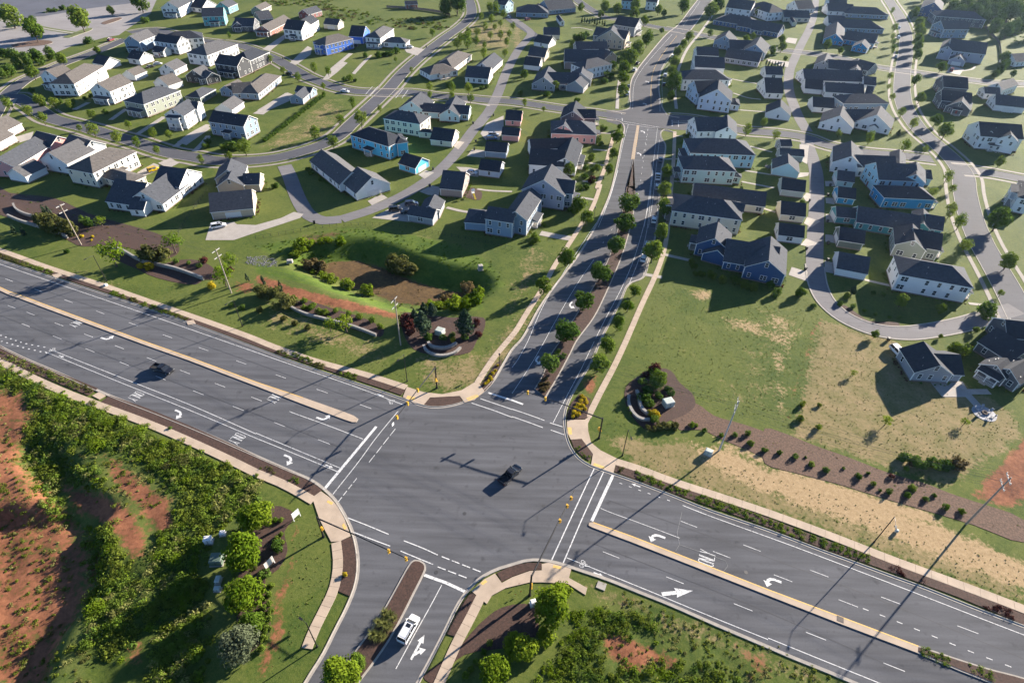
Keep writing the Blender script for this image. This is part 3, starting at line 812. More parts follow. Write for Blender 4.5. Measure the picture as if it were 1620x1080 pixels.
ST_R = street('795 12 808 32 840 52 860 70', 6.5, 'side street behind the young tree grove', z=.046, kerbs=False)
# boulevard beyond the junction
BW = GP('02', '600 700 690 700 730 692 746 680 742 600 758 500 800 430 880 330 980 215 1050 160 1120 70 1175 0 1240 -90')
BE = GP('02', '1360 -90 1270 0 1180 130 1090 245 1010 345 952 430 932 500 935 600 962 700 1000 735 1060 745 1150 745 1150 830 960 815 700 800 600 770')
sheet('boulevard_road', smooth(BW, 4) + smooth(BE[:10], 4) + BE[10:], .026, asphalt_mat('asphalt_far', (.085, .085, .092), .4), 'tree lined boulevard continuing past the far junction', 'road')
for e, lab in ((BW, 'western'), (BE[:11], 'eastern')):
    kerb(smooth(e, 4), 1, 'kerb along the %s edge of the far boulevard' % lab)
lane(smooth(GP('02', '880 690 880 560 895 450 950 350 1045 225'), 5), .12, paint_y, .048)
lane(smooth(GP('02', '1085 165 1190 10'), 3), .12, paint_w, .048)
lane(smooth(GP('02', '790 795 775 900 757 1010'), 3), .14, paint_y, .048); lane(smooth(GP('02', '805 795 790 900 770 1010'), 3), .14, paint_y, .048)
sheet('parking_lot', GP('f', '-120 -60 275 -60 250 -5 238 22 205 44 188 56 165 60 140 67 112 74 88 84 62 88 35 84 0 76 -60 66 -160 55'), .03, asphalt_lot, 'pale sunlit asphalt car park with planted islands', 'car park')
sheet('parking_lot', GP('f', '-120 -60 275 -60 250 -5 205 6 140 14 70 26 30 28 -10 30 -120 34'), .034, asphalt_mat('asphalt_lot_new', (.105, .11, .13), .3), 'darker resurfaced band across the back of the car park', 'car park')
for code, s, lab in (('a0', '110 430 250 400 360 385 470 390 500 410 430 430 260 445 150 455', 'long mulched island under the pear-shaped tree in the car park'), ('a0', '960 225 1060 185 1140 170 1160 180 1060 220 1000 235', 'mulched island below the slim tree in the car park'),
                     ('a0', '600 355 690 320 780 285 860 268 875 285 760 330 660 362', 'kerbed grass island at the corner of the car park'), ('a0', '50 262 130 228 200 222 200 240 110 268', 'small island under the round tree at the edge of the car park'), ('a0', '400 120 520 95 620 70 640 85 520 112 430 130', 'planted strip between the car park bays')):
    P = smooth(GP(code, s), 3, True)
    island('traffic_island', P, .15, mulch_pine if 'mulch' in lab else mat('island_turf', (.10, .12, .03), .95, .3, .5), kerb_mat, lab)
ribbon('grass_strip', GP('a0', '-60 180 200 222 450 275 740 322'), 5.0, .05, mat('island_turf', (.10, .12, .03), .95, .3, .5), 'turf strip with a path dividing the car park', 'verge', thick=.05)
ribbon('path', GP('a0', '-60 186 200 226 450 278 740 324'), 1.6, .09, conc_pale, 'pale path running along the turf strip in the car park', 'path', thick=.05)

# ---- alleys
AL = dict(m=alley_mat, kerbs=False)
street('1292 -20 1288 22 1280 47 1268 70 1257 93 1249 113 1248 142 1256 167 1266 190 1277 208', 5.2, 'pale concrete alley behind the far eastern garages', z=.048, **AL)
street('1275 222 1285 250 1291 273 1292 320 1290 370 1289 420 1294 451 1308 478 1336 502 1378 520 1427 527 1477 522 1527 512 1577 497 1608 488', 5.4, 'pale concrete alley curving round behind the white corner house', z=.050, **AL)
for sd in (1, -1):
    P = resample(smooth(GP('f', '1289 420 1294 451 1308 478 1336 502 1378 520 1427 527 1477 522 1527 512 1577 497'), 5), 2.0)
    ribbon('kerb', offset(P, sd * 2.85), .4, .12, kerb_mat, 'kerb on the %s of the curving alley' % ('inside' if sd > 0 else 'outside'), 'kerb', thick=.1)
street('540 347 590 331 640 308 682 281 715 250 732 229 748 207 763 190 775 174 787 150 800 117 812 93 821 78 834 63 840 52 828 41 812 30', 5.2, 'pale alley winding between the garages west of the boulevard', z=.052, **AL)
street('450 262 458 278 466 300 476 322 489 340 510 349 540 347', 5.4, 'short alley dropping past the tan house to the pond', z=.054, **AL)
# ------------------------------------------------------------------ pavements, aprons, beds
def apron(code, s, label, z=.13, m=None):
    mb = MB(); mb.prism(GP(code, s), 0, z)
    o = mb.build('pavement', m or conc); tag(o, label, 'pavement', kind='structure'); return o
def bed(code, s, label, z=.12, m=None, sm=True):
    P = GP(code, s)
    if sm: P = smooth(P, 3, True)
    mb = MB(); mb.prism(P, -.03, z)
    o = mb.build('mulch_bed', m or mulch); tag(o, label, 'mulch bed', kind='structure'); return o
def pad(parent, code, s):
    mb = MB(); mb.prism(GP(code, s), .1, .140); mb.build('tactile_panel', truncated, parent)

WK_NW = smooth(GP('f', '-420 262 -200 330 0 396 75 423 170 454 250 482 325 508 400 535') + GP('21', '100 30 400 132 700 212 950 292'), 4)
WK_SW = smooth(GP('f', '-420 390 -150 510 0 572') + GP('20', '200 228 400 318 600 395 900 505 1200 632 1500 772') + GP('21', '0 832 150 892 290 965 365 1010'), 4)
WK_NE = smooth(GP('22', '660 762 820 812 1000 880 1300 978 1620 1085') + GP('33', '400 152 800 308 1200 455 1620 615 2000 770 2500 970'), 4)
WK_S1 = smooth(GP('31', '508 190 520 330 495 480 430 620 370 740 322 862'), 5)
WK_S2 = smooth(GP('31', '1425 530 1350 680 1270 830 1160 1080 1060 1300'), 5)
WK_BW = smooth(GP('21', '1400 262 1500 110 1590 0') + GP('12', '20 1020 100 890 190 750 270 600 370 450 440 340 510 230 560 80') + GP('b3', '800 720 880 520 930 330 980 170'), 4)
WK_BE = smooth(GP('22', '480 480 560 320 640 170 720 0') + GP('12', '820 850 900 680 950 550 978 420 990 300 1000 100') + GP('b3', '1480 1000 1505 760 1530 500 1545 170'), 4)
slabs(WK_NW, 1.7, .13, 'concrete slab pavement along the north side of the highway, west arm', 3.0)
slabs(WK_SW, 1.8, .13, 'concrete slab pavement between the mulch strip and the thicket', 3.0)
slabs(WK_NE, 1.8, .13, 'tan slab pavement along the dry bank beside the highway, east arm', 2.6)
slabs(WK_S1, 1.8, .13, 'curved slab pavement beside the side road with the lawn', 1.8)
slabs(WK_S2, 1.7, .13, 'slab pavement running down from the corner with the red flags', 1.8)
slabs(WK_BW, 1.5, .10, 'slab pavement on the pond side of the boulevard', 2.2)
slabs(WK_BE, 1.5, .10, 'slab pavement beside the open field and parked cars', 2.2)
ribbon('pavement', smooth(GP('02', '1040 690 1030 590 1035 520 1060 420 1110 310 1190 210 1260 110 1330 0 1400 -110'), 4), 1.6, .09, conc_pale, 'far boulevard footway in front of the eastern porches', 'pavement', thick=.06)
ribbon('pavement', smooth(GP('02', '665 690 670 600 680 510'), 4), 1.7, .09, conc_pale, 'short footway beside the grey gabled corner house', 'pavement', thick=.06)
nw = apron('21', '930 352 955 288 1060 322 1180 335 1300 310 1400 250 1445 315 1380 372 1320 388 1290 346 1100 356 1062 402 1000 392', 'concrete kerb ramps wrapped round the pond side corner')
pad(nw, '21', '960 345 1010 355 1000 375 950 362'); pad(nw, '21', '1330 362 1400 335 1410 350 1345 378')
bed('21', '1062 402 1100 358 1200 350 1290 348 1308 386 1210 406 1120 410', 'small mulched bed set into the pond side corner', sm=False)
ne = apron('22', '347 498 460 496 505 465 480 520 482 570 500 640 560 690 665 742 642 832 500 782 512 712 440 617 372 622 350 580', 'concrete kerb ramps wrapped round the open field corner')
pad(ne, '22', '350 545 375 545 380 590 358 590'); pad(ne, '22', '520 770 590 795 580 808 512 785')
bed('22', '372 622 440 617 512 714 486 755 430 715 395 680', 'small planted bed inside the open field corner', sm=False)
sw = apron('f', '494 787 508 777 522 787 536 803 546 823 555 848 538 856 524 857 514 838 505 820', 'concrete kerb ramps at the thicket corner')
pad(sw, '21', '455 1005 490 1020 480 1035 448 1018'); pad(sw, '31', '555 70 575 100 560 115 545 85')
bed('31', '530 185 606 155 640 270 640 370 620 450 590 530 522 500 548 350', 'dark mulch wedge between kerb and curved pavement', sm=False)
se = apron('f', '746 935 765 917 783 907 794 922 810 913 838 903 857 902 857 892 868 890 904 899 900 914 929 930 926 941 898 923 857 921 838 921 800 930 778 942 770 955', 'concrete kerb ramps and path at the corner with the red flags')
pad(se, '31', '1420 450 1450 428 1465 440 1435 462'); pad(se, '32', '262 335 312 345 308 362 258 352')
bed('f', '786 906 810 895 835 890 857 890 856 901 838 902 812 911 794 920', 'curved mulch bed inside the corner with the red flags', sm=False)
bed('31', '1362 505 1412 550 1340 690 1275 790 1208 770 1290 600', 'mulch wedge beside the side road exit', sm=False)
bed('22', '345 495 352 450 378 388 430 330 500 365 470 490', 'mulch bed with yellow perennials by the boulevard mouth', sm=False)
bed('21', '1408 292 1460 225 1510 150 1560 110 1545 170 1490 270 1445 318', 'narrow planting bed with yellow flowers beside the boulevard', sm=False)

def strip(P, w, label, z=.11, m=None):
    return ribbon('mulch_strip', resample(P, 2.5), w, z, m or mulch, label, 'mulch bed', thick=.12)
strip(GP('f', '-420 268 -200 337 0 404 95 435 175 461 250 487 350 522 450 559 540 588 600 608 638 621'), 1.9, 'planted mulch strip between highway and pavement on the west arm')
strip(GP('20', '-200 -60 0 68 150 140 330 215 590 320'), 2.6, 'verge of low shrubs beside the bend in the southern pavement')
strip(GP('20', '665 365 900 445 1200 570 1500 705 1620 765') + GP('21', '150 830 290 895 390 965'), 2.5, 'long bare mulch strip beside the turning lane')
strip(GP('22', '655 800 820 860 1000 928 1300 1032 1620 1145') + GP('33', '400 220 640 300 800 358 1200 505 1620 680 2000 830 2500 1030'), 2.1, 'mulch and ground cover strip along the east arm kerb')
apron('20', '585 345 630 320 672 345 630 368', 'square concrete drain cover in the southern verge', .14)
apron('10', '330 660 380 652 400 668 350 682', 'concrete drain cover in the western verge', .14)
apron('10', '1180 955 1225 945 1240 970 1190 978', 'concrete drain cover further along the western verge', .14)
di = apron('32', '545 435 600 455 585 498 530 475', 'square concrete drain inlet beside the eastern kerb', .15, conc_pale)
# big beds
bed('10', '-400 0 -60 60 60 140 330 170 560 270 760 330 1000 400 1130 470 1120 530 1040 560 930 520 700 470 520 480 430 440 300 380 60 300 -60 260 -400 180', 'wide dark mulch slope under the power lines', .05)
bed('10', '720 500 900 570 1010 600 1280 690 1240 720 1000 680 860 620 740 560', 'mulch strip below the curved block wall', .05)
bed('10', '1040 590 1200 560 1330 600 1390 680 1300 690 1150 640', 'planted mulch patch beside the leaning utility pole', .05)
bed('11', '200 850 300 820 480 870 700 940 810 1010 790 1050 740 1040 600 1000 430 950 260 890', 'mulch bed of young shrubs above the low block wall', .05)
bed('11', '930 900 1050 910 1140 920 1250 930 1440 930 1445 1000 1400 1070 1350 1150 1150 1170 1000 1130 930 1020', 'round dark mulch bed planted with conifers round the entrance wall', .06)
bed('22', '720 290 800 220 880 190 960 170 1010 190 1060 260 1140 330 1160 400 1100 460 1000 500 960 520 860 560 780 500 720 400', 'round dark mulch bed of clipped shrubs by the entrance wall', .06)
bed('22', '960 470 1060 420 1160 390 1280 470 1450 520 1620 590 1620 740 1500 690 1330 620 1200 560 1060 560 1040 520', 'reddish pine straw bank rising from the entrance bed', .05, mulch_pine)
bed('23', '-20 550 100 580 300 660 500 730 760 830 1000 900 1150 960 1300 1010 1620 1130 1620 1270 1300 1160 1000 1070 760 1000 420 895 150 825 -20 770', 'long pine straw bank dotted with young shrubs', .06, mulch_pine)
bed('13', '440 860 480 850 560 900 640 950 820 960 830 990 700 990 580 950 480 900', 'dark curved bed inside the alley bend', .05)
bed('31', '100 -40 250 20 180 120 200 240 140 360 60 420 90 600 80 760 0 860 -80 900 -120 500 -60 200', 'long mulch bed behind the real estate board', .05)
bed('32', '-60 600 130 590 170 700 120 820 -60 860 -300 900 -420 1000 -500 1080 -560 1040 -360 880 -200 700', 'mulch bed under the bright green corner trees', .05)
bed('b2', '1160 780 1230 700 1330 740 1310 820', 'dark play area mulch by the back garden slide', .04)
# drives, paths, patios
def drive(code, s, label, z=.062, m=None):
    sheet('driveway', GP(code, s), z, m or conc_pale, label, 'driveway')
drive('10', '1300 440 1330 345 1480 325 1500 340 1620 345 1780 300 1860 262 1920 275 1900 300 1780 340 1620 392 1480 440', 'pale concrete driveway of the tan house beside the pond')
drive('b2', '250 830 380 760 440 800 290 870', 'short pale driveway of the white garage house')
drive('b2', '730 580 800 535 880 560 790 620', 'short driveway before the turquoise garage')
drive('b2', '1050 300 1100 260 1170 270 1110 340', 'short driveway before the cream garage')
drive('b2', '740 740 850 680 945 700 930 780 820 770', 'driveway at the brown gabled garage')
drive('b2', '290 990 460 900 600 840 740 850 660 1030 480 1010', 'wide driveway where black cars are parked')
drive('b2', '1090 505 1200 510 1320 530 1300 600 1180 590', 'driveway with the white saloon behind the garages')
drive('b2', '1190 405 1240 340 1370 350 1360 420', 'driveway below the blue fronted garage')
drive('b2', '1320 190 1380 90 1540 20 1540 120 1500 250 1370 250', 'driveway where the blue cars stand')
drive('a2', '600 470 700 450 790 470 720 530 620 500', 'driveway of the white house with the parked white car')
drive('a1', '1440 760 1520 660 1620 580 1680 600 1580 690 1490 760', 'driveway beside the bright blue house')
drive('a1', '1130 600 1300 440 1340 460 1330 520 1190 620', 'driveway between the white farmhouse and the blue house')
drive('a1', '870 470 1080 330 1110 350 940 490', 'driveway beside the brick bungalow')
drive('a1', '780 1080 900 1010 1110 880 1160 900 1130 960 950 1040 880 1090', 'driveway of the blue grey garage')
drive('b1', '60 270 350 110 380 140 150 300', 'driveway of the blue grey house with pale gable')
drive('b0', '120 230 320 170 300 240 160 285', 'driveway between the white garages at the western edge')
drive('b0', '1300 560 1460 470 1510 490 1500 540 1350 600', 'driveway with the yellow car')
drive('b0', '1500 470 1620 420 1700 470 1600 520', 'driveway beside the dark roofed white house')
drive('a5', '880 690 930 620 1050 660 1010 715', 'driveway of the twin garage with the red car')
drive('a4', '1000 360 1090 370 1070 420 960 400', 'pale apron beside the blue eastern garage')
drive('a4', '790 560 1010 590 1000 640 930 630 820 590', 'long pale parking apron beside the arborvitae row')
drive('b4', '1110 290 1200 300 1190 370 1180 480 1110 440', 'pale apron outside the grey garage')
for i, (code, s) in enumerate((('b4', '1090 610 1110 560 1200 560 1190 590'), ('b4', '1140 790 1175 750 1215 760 1210 830 1170 830'), ('b4', '1150 1040 1180 980 1210 990 1310 1020 1220 1080'), ('13', '205 470 240 430 330 465 245 480'), ('13', '130 660 150 610 250 640 245 700'),
                               ('b4', '1350 640 1450 640 1440 690 1355 690'), ('b4', '1355 800 1450 800 1440 860 1360 850'), ('13', '365 275 430 280 425 330 365 325'), ('13', '362 405 440 410 430 460 362 450'), ('13', '358 570 440 590 430 655 358 640'))):
    drive(code, s, '%s garage apron down the eastern alley, counted from the far end' % ['first', 'second', 'third', 'fourth', 'fifth', 'sixth', 'seventh', 'eighth', 'ninth', 'tenth'][i])
def path(code, s, w, label, z=.058):
    ribbon('path', smooth(GP(code, s), 3), w, z, conc_pale, label, 'path', thick=.04)
for code, s, w, lab in (
 ('12', '180 395 280 415 375 430', 3.0, 'brick tinted path from the blue grey house to the boulevard'), ('12', '960 530 1050 550 1140 570', 1.5, 'path from the boulevard to the navy house porch'),
 ('12', '970 330 1110 345', 1.4, 'path from the boulevard to the cream balcony house'), ('12', '1010 170 1110 180', 1.4, 'path to the long cream house'), ('12', '830 655 950 675', 1.6, 'cross path at the end of the parking bays'),
 ('b3', '800 180 940 190', 1.2, 'path to the pink house'), ('b3', '770 340 900 350', 1.2, 'path to the white gabled house'), ('b3', '720 465 870 490', 1.2, 'path to the white house with the dormers'), ('b3', '670 640 830 655', 1.2, 'path to the lavender house'), ('b3', '610 790 775 815', 1.4, 'second path to the lavender house'),
 ('b3', '1550 210 1620 215', 1.2, 'path crossing the verge near the far junction'), ('b3', '1540 640 1620 645', 1.2, 'path across the verge to the pale teal house'), ('b3', '1510 800 1620 805', 1.2, 'path across the verge below the pale teal house'), ('b3', '1400 430 1620 430', 1.2, 'path across the verge at the first parking bay'),
 ('b4', '590 540 850 580', 1.2, 'garden path behind the pale teal house'), ('b4', '560 645 870 705', 1.2, 'garden path below the terracotta patio'), ('b4', '640 310 850 365', 1.2, 'garden path behind the white eastern house'), ('b4', '770 900 880 935', 1.2, 'garden path at the end of the long roof'),
 ('a4', '480 885 620 930 740 945', 1.2, 'garden path behind the balcony house'), ('a4', '460 750 560 770 730 800', 1.2, 'garden path behind the white twin gabled house'), ('a4', '530 1045 800 1065', 1.2, 'garden path at the corner behind the balcony house'),
 ('23', '1065 305 1240 305', 5.0, 'concrete patio outside the grey garage'), ('23', '1205 250 1240 310 1330 410', 2.0, 'path leading to the round patio'), ('23', '1240 318 1400 318', 1.8, 'path linking the patio to the porch steps'),
 ('13', '610 690 720 715 830 740', 1.2, 'path between the white garage and the white corner house'), ('13', '1270 840 1360 850', 1.2, 'path to the white corner house'),
 ('a2', '110 700 200 600 280 530', 1.2, 'garden path to the grey roofed white house'), ('a3', '560 270 640 265 770 290', 1.2, 'curving garden path across the sunny lawn'),
 ('b2', '1290 715 1400 730 1620 740', 1.2, 'path behind the play area'), ('b2', '1000 890 1120 920 1270 945', 1.5, 'path from the grey garage to the terrace'), ('00', '470 695 560 650', 2.4, 'drive between the white western houses'),
 ('00', '700 760 800 690', 2.2, 'second drive between the white western houses'), ('00', '870 850 1040 740', 2.4, 'drive beside the grey green house'), ('00', '1110 930 1210 850 1320 790', 2.6, 'drive beside the white balcony house'),
 ('00', '1230 960 1290 900 1320 860', 2.4, 'second drive beside the white balcony house'), ('01', '480 440 600 340', 2.6, 'long drive beside the blue house'), ('01', '620 470 730 350', 1.2, 'path across the lawn to the white porch house'),
 ('01', '20 700 200 590', 2.0, 'drive behind the long grey bungalow'), ('01', '1300 640 1480 670', 1.4, 'path by the light blue house'), ('03', '1230 450 1290 440 1310 420', 1.2, 'curved path by the twin garage'),
):
    path(code, s, w, lab)
# round fire-pit patio
def fire_patio():
    c = up(*K('23', 1368, 455))
    t = empty('fire_patio', (c[0], c[1], 0)); tag(t, 'round flagstone patio with fire pit and seats on the dry lawn', 'patio')
    mb = MB(); mb.prism([(2.6 * math.cos(a), 2.6 * math.sin(a)) for a in np.linspace(0, 2 * math.pi, 28, endpoint=False)], -.02, .08)
    mb.build('paving', mat('flagstone', (.33, .33, .34), .9, .25, 1.5), t)
    mb = MB()
    R = [(.65, 0), (.65, .4), (.42, .4), (.42, .1)]
    n = 14
    v = [(r * math.cos(2 * math.pi * k / n), r * math.sin(2 * math.pi * k / n), z + .07) for r, z in R for k in range(n)]
    mb.add(v, [(i * n + k, i * n + (k + 1) % n, (i + 1) * n + (k + 1) % n, (i + 1) * n + k) for i in range(3) for k in range(n)])
    mb.build('fire_ring', mat('fire_stone', (.09, .06, .045), .9), t)
    return c
fc = fire_patio()
for i, a in enumerate((20, 75, 140, 200, 265, 320)):
    r = 1.75
    p = (fc[0] + r * math.cos(math.radians(a)), fc[1] + r * math.sin(math.radians(a)))
    t = empty('garden_chair', (p[0], p[1], .08), math.radians(a)); tag(t, 'grey garden chair, %s round the fire pit counting from the road side' % ['third', 'second', 'first', 'sixth', 'fifth', 'fourth'][i], 'chair', 'chairs round the fire pit')
    cm = mat('chair_grey', (.24, .25, .27), .7)
    mb = MB(); mb.box(-.28, .28, -.3, .3, .32, .38); mb.build('seat', cm, t)
    mb = MB(); mb.add([(.2, -.3, .36), (.26, -.3, .36), (.5, -.3, .95), (.44, -.3, .95), (.2, .3, .36), (.26, .3, .36), (.5, .3, .95), (.44, .3, .95)], [(0, 1, 2, 3), (7, 6, 5, 4), (0, 4, 5, 1), (1, 5, 6, 2), (2, 6, 7, 3), (3, 7, 4, 0)]); mb.build('backrest', cm, t)
    for sx in (-.24, .24):
        for sy in (-.27, .27):
            mb = MB(); mb.box(sx - .03, sx + .03, sy - .03, sy + .03, 0, .33); mb.build('leg', cm, t)

# ------------------------------------------------------------------ retaining walls
coping_stone = mat('coping_stone', (.25, .235, .215), .9, .2, 1.5)
def block_wall(code, s, h, label, w=.45):
    P = resample(smooth(GP(code, s), 5), .9)
    c = P.mean(0)
    t = empty('retaining_wall', (0, 0, 0)); tag(t, label, 'wall')
    L, R = offset(P, w / 2), offset(P, -w / 2)
    for i in range(len(P) - 1):
        d = P[i + 1] - P[i]; d = d / np.linalg.norm(d) * .012
        mb = MB(); mb.prism([tuple(R[i] + d), tuple(R[i + 1] - d), tuple(L[i + 1] - d), tuple(L[i] + d)], -.2, h - .1 + random.uniform(-.01, .01)); mb.build('block', stone_wall, t)
        q = .06 / w
        L2, R2 = L + (L - R) * q, R + (R - L) * q
        mb = MB(); mb.prism([tuple(R2[i] + d), tuple(R2[i + 1] - d), tuple(L2[i + 1] - d), tuple(L2[i] + d)], h - .085, h + .01); mb.build('coping', coping_stone, t)
    return t
block_wall('10', '90 222 110 255 170 285 250 303', 1.1, 'short upper block wall at the western mulch slope')
block_wall('10', '55 293 130 325 210 350 300 378 370 400 432 428', 1.1, 'lower curved block wall at the western mulch slope')
block_wall('10', '705 488 790 520 860 560 910 582 1000 603 1100 625 1200 658 1290 692', 1.2, 'long curved block wall with yellow shrubs beside it')
block_wall('11', '203 858 260 890 330 918 440 946 560 976 650 1005 762 1048', .9, 'low block wall below the row of young shrubs')
def monument(code, s, label, h=.65):
    t = block_wall(code, s, h, label, .6); return t
monument('21', '1062 30 1075 60 1110 82 1160 95 1210 92 1260 75 1295 45', 'curved stone entrance wall on the pond side corner')
monument('21', '1090 15 1110 38 1160 50 1210 48 1270 20', 'inner tier of the stone entrance wall on the pond side corner', .9)
monument('22', '738 345 735 380 745 420 765 455 795 485 835 500 870 500', 'curved stone entrance wall on the open field corner')
monument('22', '785 320 800 350 805 395 825 440 860 465', 'inner tier of the stone entrance wall on the open field corner', .9)
# ------------------------------------------------------------------ houses
WALLC = dict(white=(.72, .71, .69), cream=(.60, .55, .43), tan=(.46, .37, .27), pink=(.62, .30, .27), teal=(.10, .38, .40), paleteal=(.38, .53, .52), blue=(.05, .17, .42),
  brightblue=(.07, .40, .60), skyblue=(.33, .52, .60), navy=(.020, .065, .165), bluegrey=(.20, .27, .35), grey=(.27, .28, .30), greygreen=(.25, .27, .22), lavender=(.34, .34, .40), black=(.035, .037, .042),
  brick=(.26, .10, .07), redbrick=(.20, .055, .05), darkgreen=(.10, .13, .115), paleblue=(.48, .55, .64), sage=(.46, .50, .46), charcoal=(.09, .095, .11), brown=(.32, .25, .22), deepteal=(.06, .26, .28), cobalt=(.03, .13, .50), azure=(.02, .22, .42))
def siding(c):
    nm = 'siding_' + c
    if nm in MAT: return MAT[nm]
    m = mat(nm, WALLC[c], .75, .05, .3)
    nt = m.node_tree; bs = nt.nodes['Principled BSDF']
    geo = nt.nodes.new('ShaderNodeNewGeometry'); sp = nt.nodes.new('ShaderNodeSeparateXYZ'); nt.links.new(geo.outputs['Position'], sp.inputs[0])
    w = nt.nodes.new('ShaderNodeMath'); w.operation = 'MULTIPLY'; w.inputs[1].default_value = 1 / .18; nt.links.new(sp.outputs[2], w.inputs[0])
    fr = nt.nodes.new('ShaderNodeMath'); fr.operation = 'FRACT'; nt.links.new(w.outputs[0], fr.inputs[0])
    bp = nt.nodes.new('ShaderNodeBump'); bp.inputs['Strength'].default_value = .35; bp.inputs['Distance'].default_value = .02
    nt.links.new(fr.outputs[0], bp.inputs['Height']); nt.links.new(bp.outputs[0], bs.inputs['Normal'])
    return m
ROOFC = dict(k=(.034, .039, .049), g=(.088, .088, .092), b=(.100, .091, .085), d=(.058, .063, .074))
def roofing(c): return mat('shingle_' + c, ROOFC[c], .95, .28, 1.3, .02, 3.0, detail=6, spec=.2)
shingle_metal = mat('porch_metal', (.20, .20, .21), .5, .08, 1)
EAVE = {'g': 2.75, '1': 3.1, '1.5': 4.3, '2': 5.9}
door_mats = [mat('door_' + n, c, .5) for n, c in (('red', (.18, .02, .02)), ('navy', (.02, .03, .09)), ('brown', (.10, .05, .03)), ('white', (.6, .6, .58)))]
def window_mesh(w, h, split=1):
    mb = MB()
    t = .10
    mb.box(-w / 2 - t, -w / 2, -.02, .06, -h / 2 - t, h / 2 + t); mb.box(w / 2, w / 2 + t, -.02, .06, -h / 2 - t, h / 2 + t)
    mb.box(-w / 2, w / 2, -.02, .058, h / 2, h / 2 + t); mb.box(-w / 2, w / 2, -.02, .058, -h / 2 - t, -h / 2)
    for k in range(1, split):
        x = -w / 2 + w * k / split; mb.box(x - .06, x + .06, -.02, .055, -h / 2, h / 2)
    mb.box(-w / 2, w / 2, -.02, .05, -.03, .03)
    return mb.mesh('window', [white_trim])
def pane_mesh(w, h):
    mb = MB(); mb.box(-w / 2, w / 2, -.02, .025, -h / 2, h / 2); return mb.mesh('pane', [glass])
WIN = {1: window_mesh(.85, 1.45), 2: window_mesh(1.8, 1.45, 2), 3: window_mesh(.6, .9)}
PANE = {1: pane_mesh(.85, 1.45), 2: pane_mesh(1.8, 1.45), 3: pane_mesh(.6, .9)}
def gdoor_mesh(w, h):
    mb = MB()
    for i in range(4):
        mb.box(-w / 2, w / 2, -.02, .03 - .0, h * i / 4 + .015, h * (i + 1) / 4 - .015)
    mb.box(-w / 2 - .12, -w / 2, -.02, .06, 0, h + .12); mb.box(w / 2, w / 2 + .12, -.02, .06, 0, h + .12); mb.box(-w / 2, w / 2, -.02, .058, h, h + .12)
    return mb.mesh('garage_door', [mat('garage_door_white', (.62, .62, .61), .5)])
GDOOR = {1: gdoor_mesh(2.6, 2.15), 2: gdoor_mesh(4.8, 2.15)}
DOOR = {}
for i, dm in enumerate(door_mats):
    mb = MB(); mb.box(-.45, .45, -.02, .04, 0, 2.05); DOOR[i] = mb.mesh('door', [dm])
mb = MB(); mb.box(.30, .36, .04, .09, .98, 1.10); HANDLE = mb.mesh('handle', [metal_grey])
DIRS = dict(N=(0, 1), S=(0, -1), E=(1, 0), W=(-1, 0), NE=(.7, .7), NW=(-.7, .7), SE=(.7, -.7), SW=(-.7, -.7))

HOUSES_STAT = []
WALL_FEET = []
def solve_volume(code, typ, st, x1, y1, x2, y2, ex, ey, snap=None, pitch=None):
    ze = EAVE[st]
    p = pitch or (.62 if typ == 'g' else .48)
    E_ = np.array(up(*K(code, ex, ey), ze))
    def at(h):
        zr = ze + p * h
        A, B = np.array(up(*K(code, x1, y1), zr)), np.array(up(*K(code, x2, y2), zr))
        M = (A + B) / 2; d = B - A; L = np.linalg.norm(d); d /= L
        if snap is not None:
            a = math.atan2(d[1], d[0])
            for k in range(4):
                b = snap + k * math.pi / 2
                df = (a - b + math.pi) % (2 * math.pi) - math.pi
                if abs(df) < math.radians(32): a = b; break
            d = np.array([math.cos(a), math.sin(a)])
        n = np.array([-d[1], d[0]])
        return abs((E_ - M) @ n), M, d, L, zr
    best = None
    for h in np.arange(1.6, 8.6, .05):
        e = abs(at(h)[0] - h)
        if best is None or e < best[0]: best = (e, h)
    h = best[1]
    _, M, d, L, zr = at(h)
    return dict(t=typ, M=M, d=d, n=np.array([-d[1], d[0]]), h=h, L=L, ze=ze, zr=zr, p=p, st=st)

def vol_half(v):
    return v['L'] / 2 + (v['h'] if v['t'] == 'h' else 0)
OH = .38
def covered(vols, me, P, z):
    for v in vols:
        if v is me: continue
        q = P - v['M']
        a, b = abs(q @ v['d']), abs(q @ v['n'])
        if a < vol_half(v) - OH + .05 and b < v['h'] - OH + .05 and z < v['ze'] + v['p'] * max(0, (v['h'] - b)) * (1 if v['t'] == 'g' else .3):
            return True
    return False

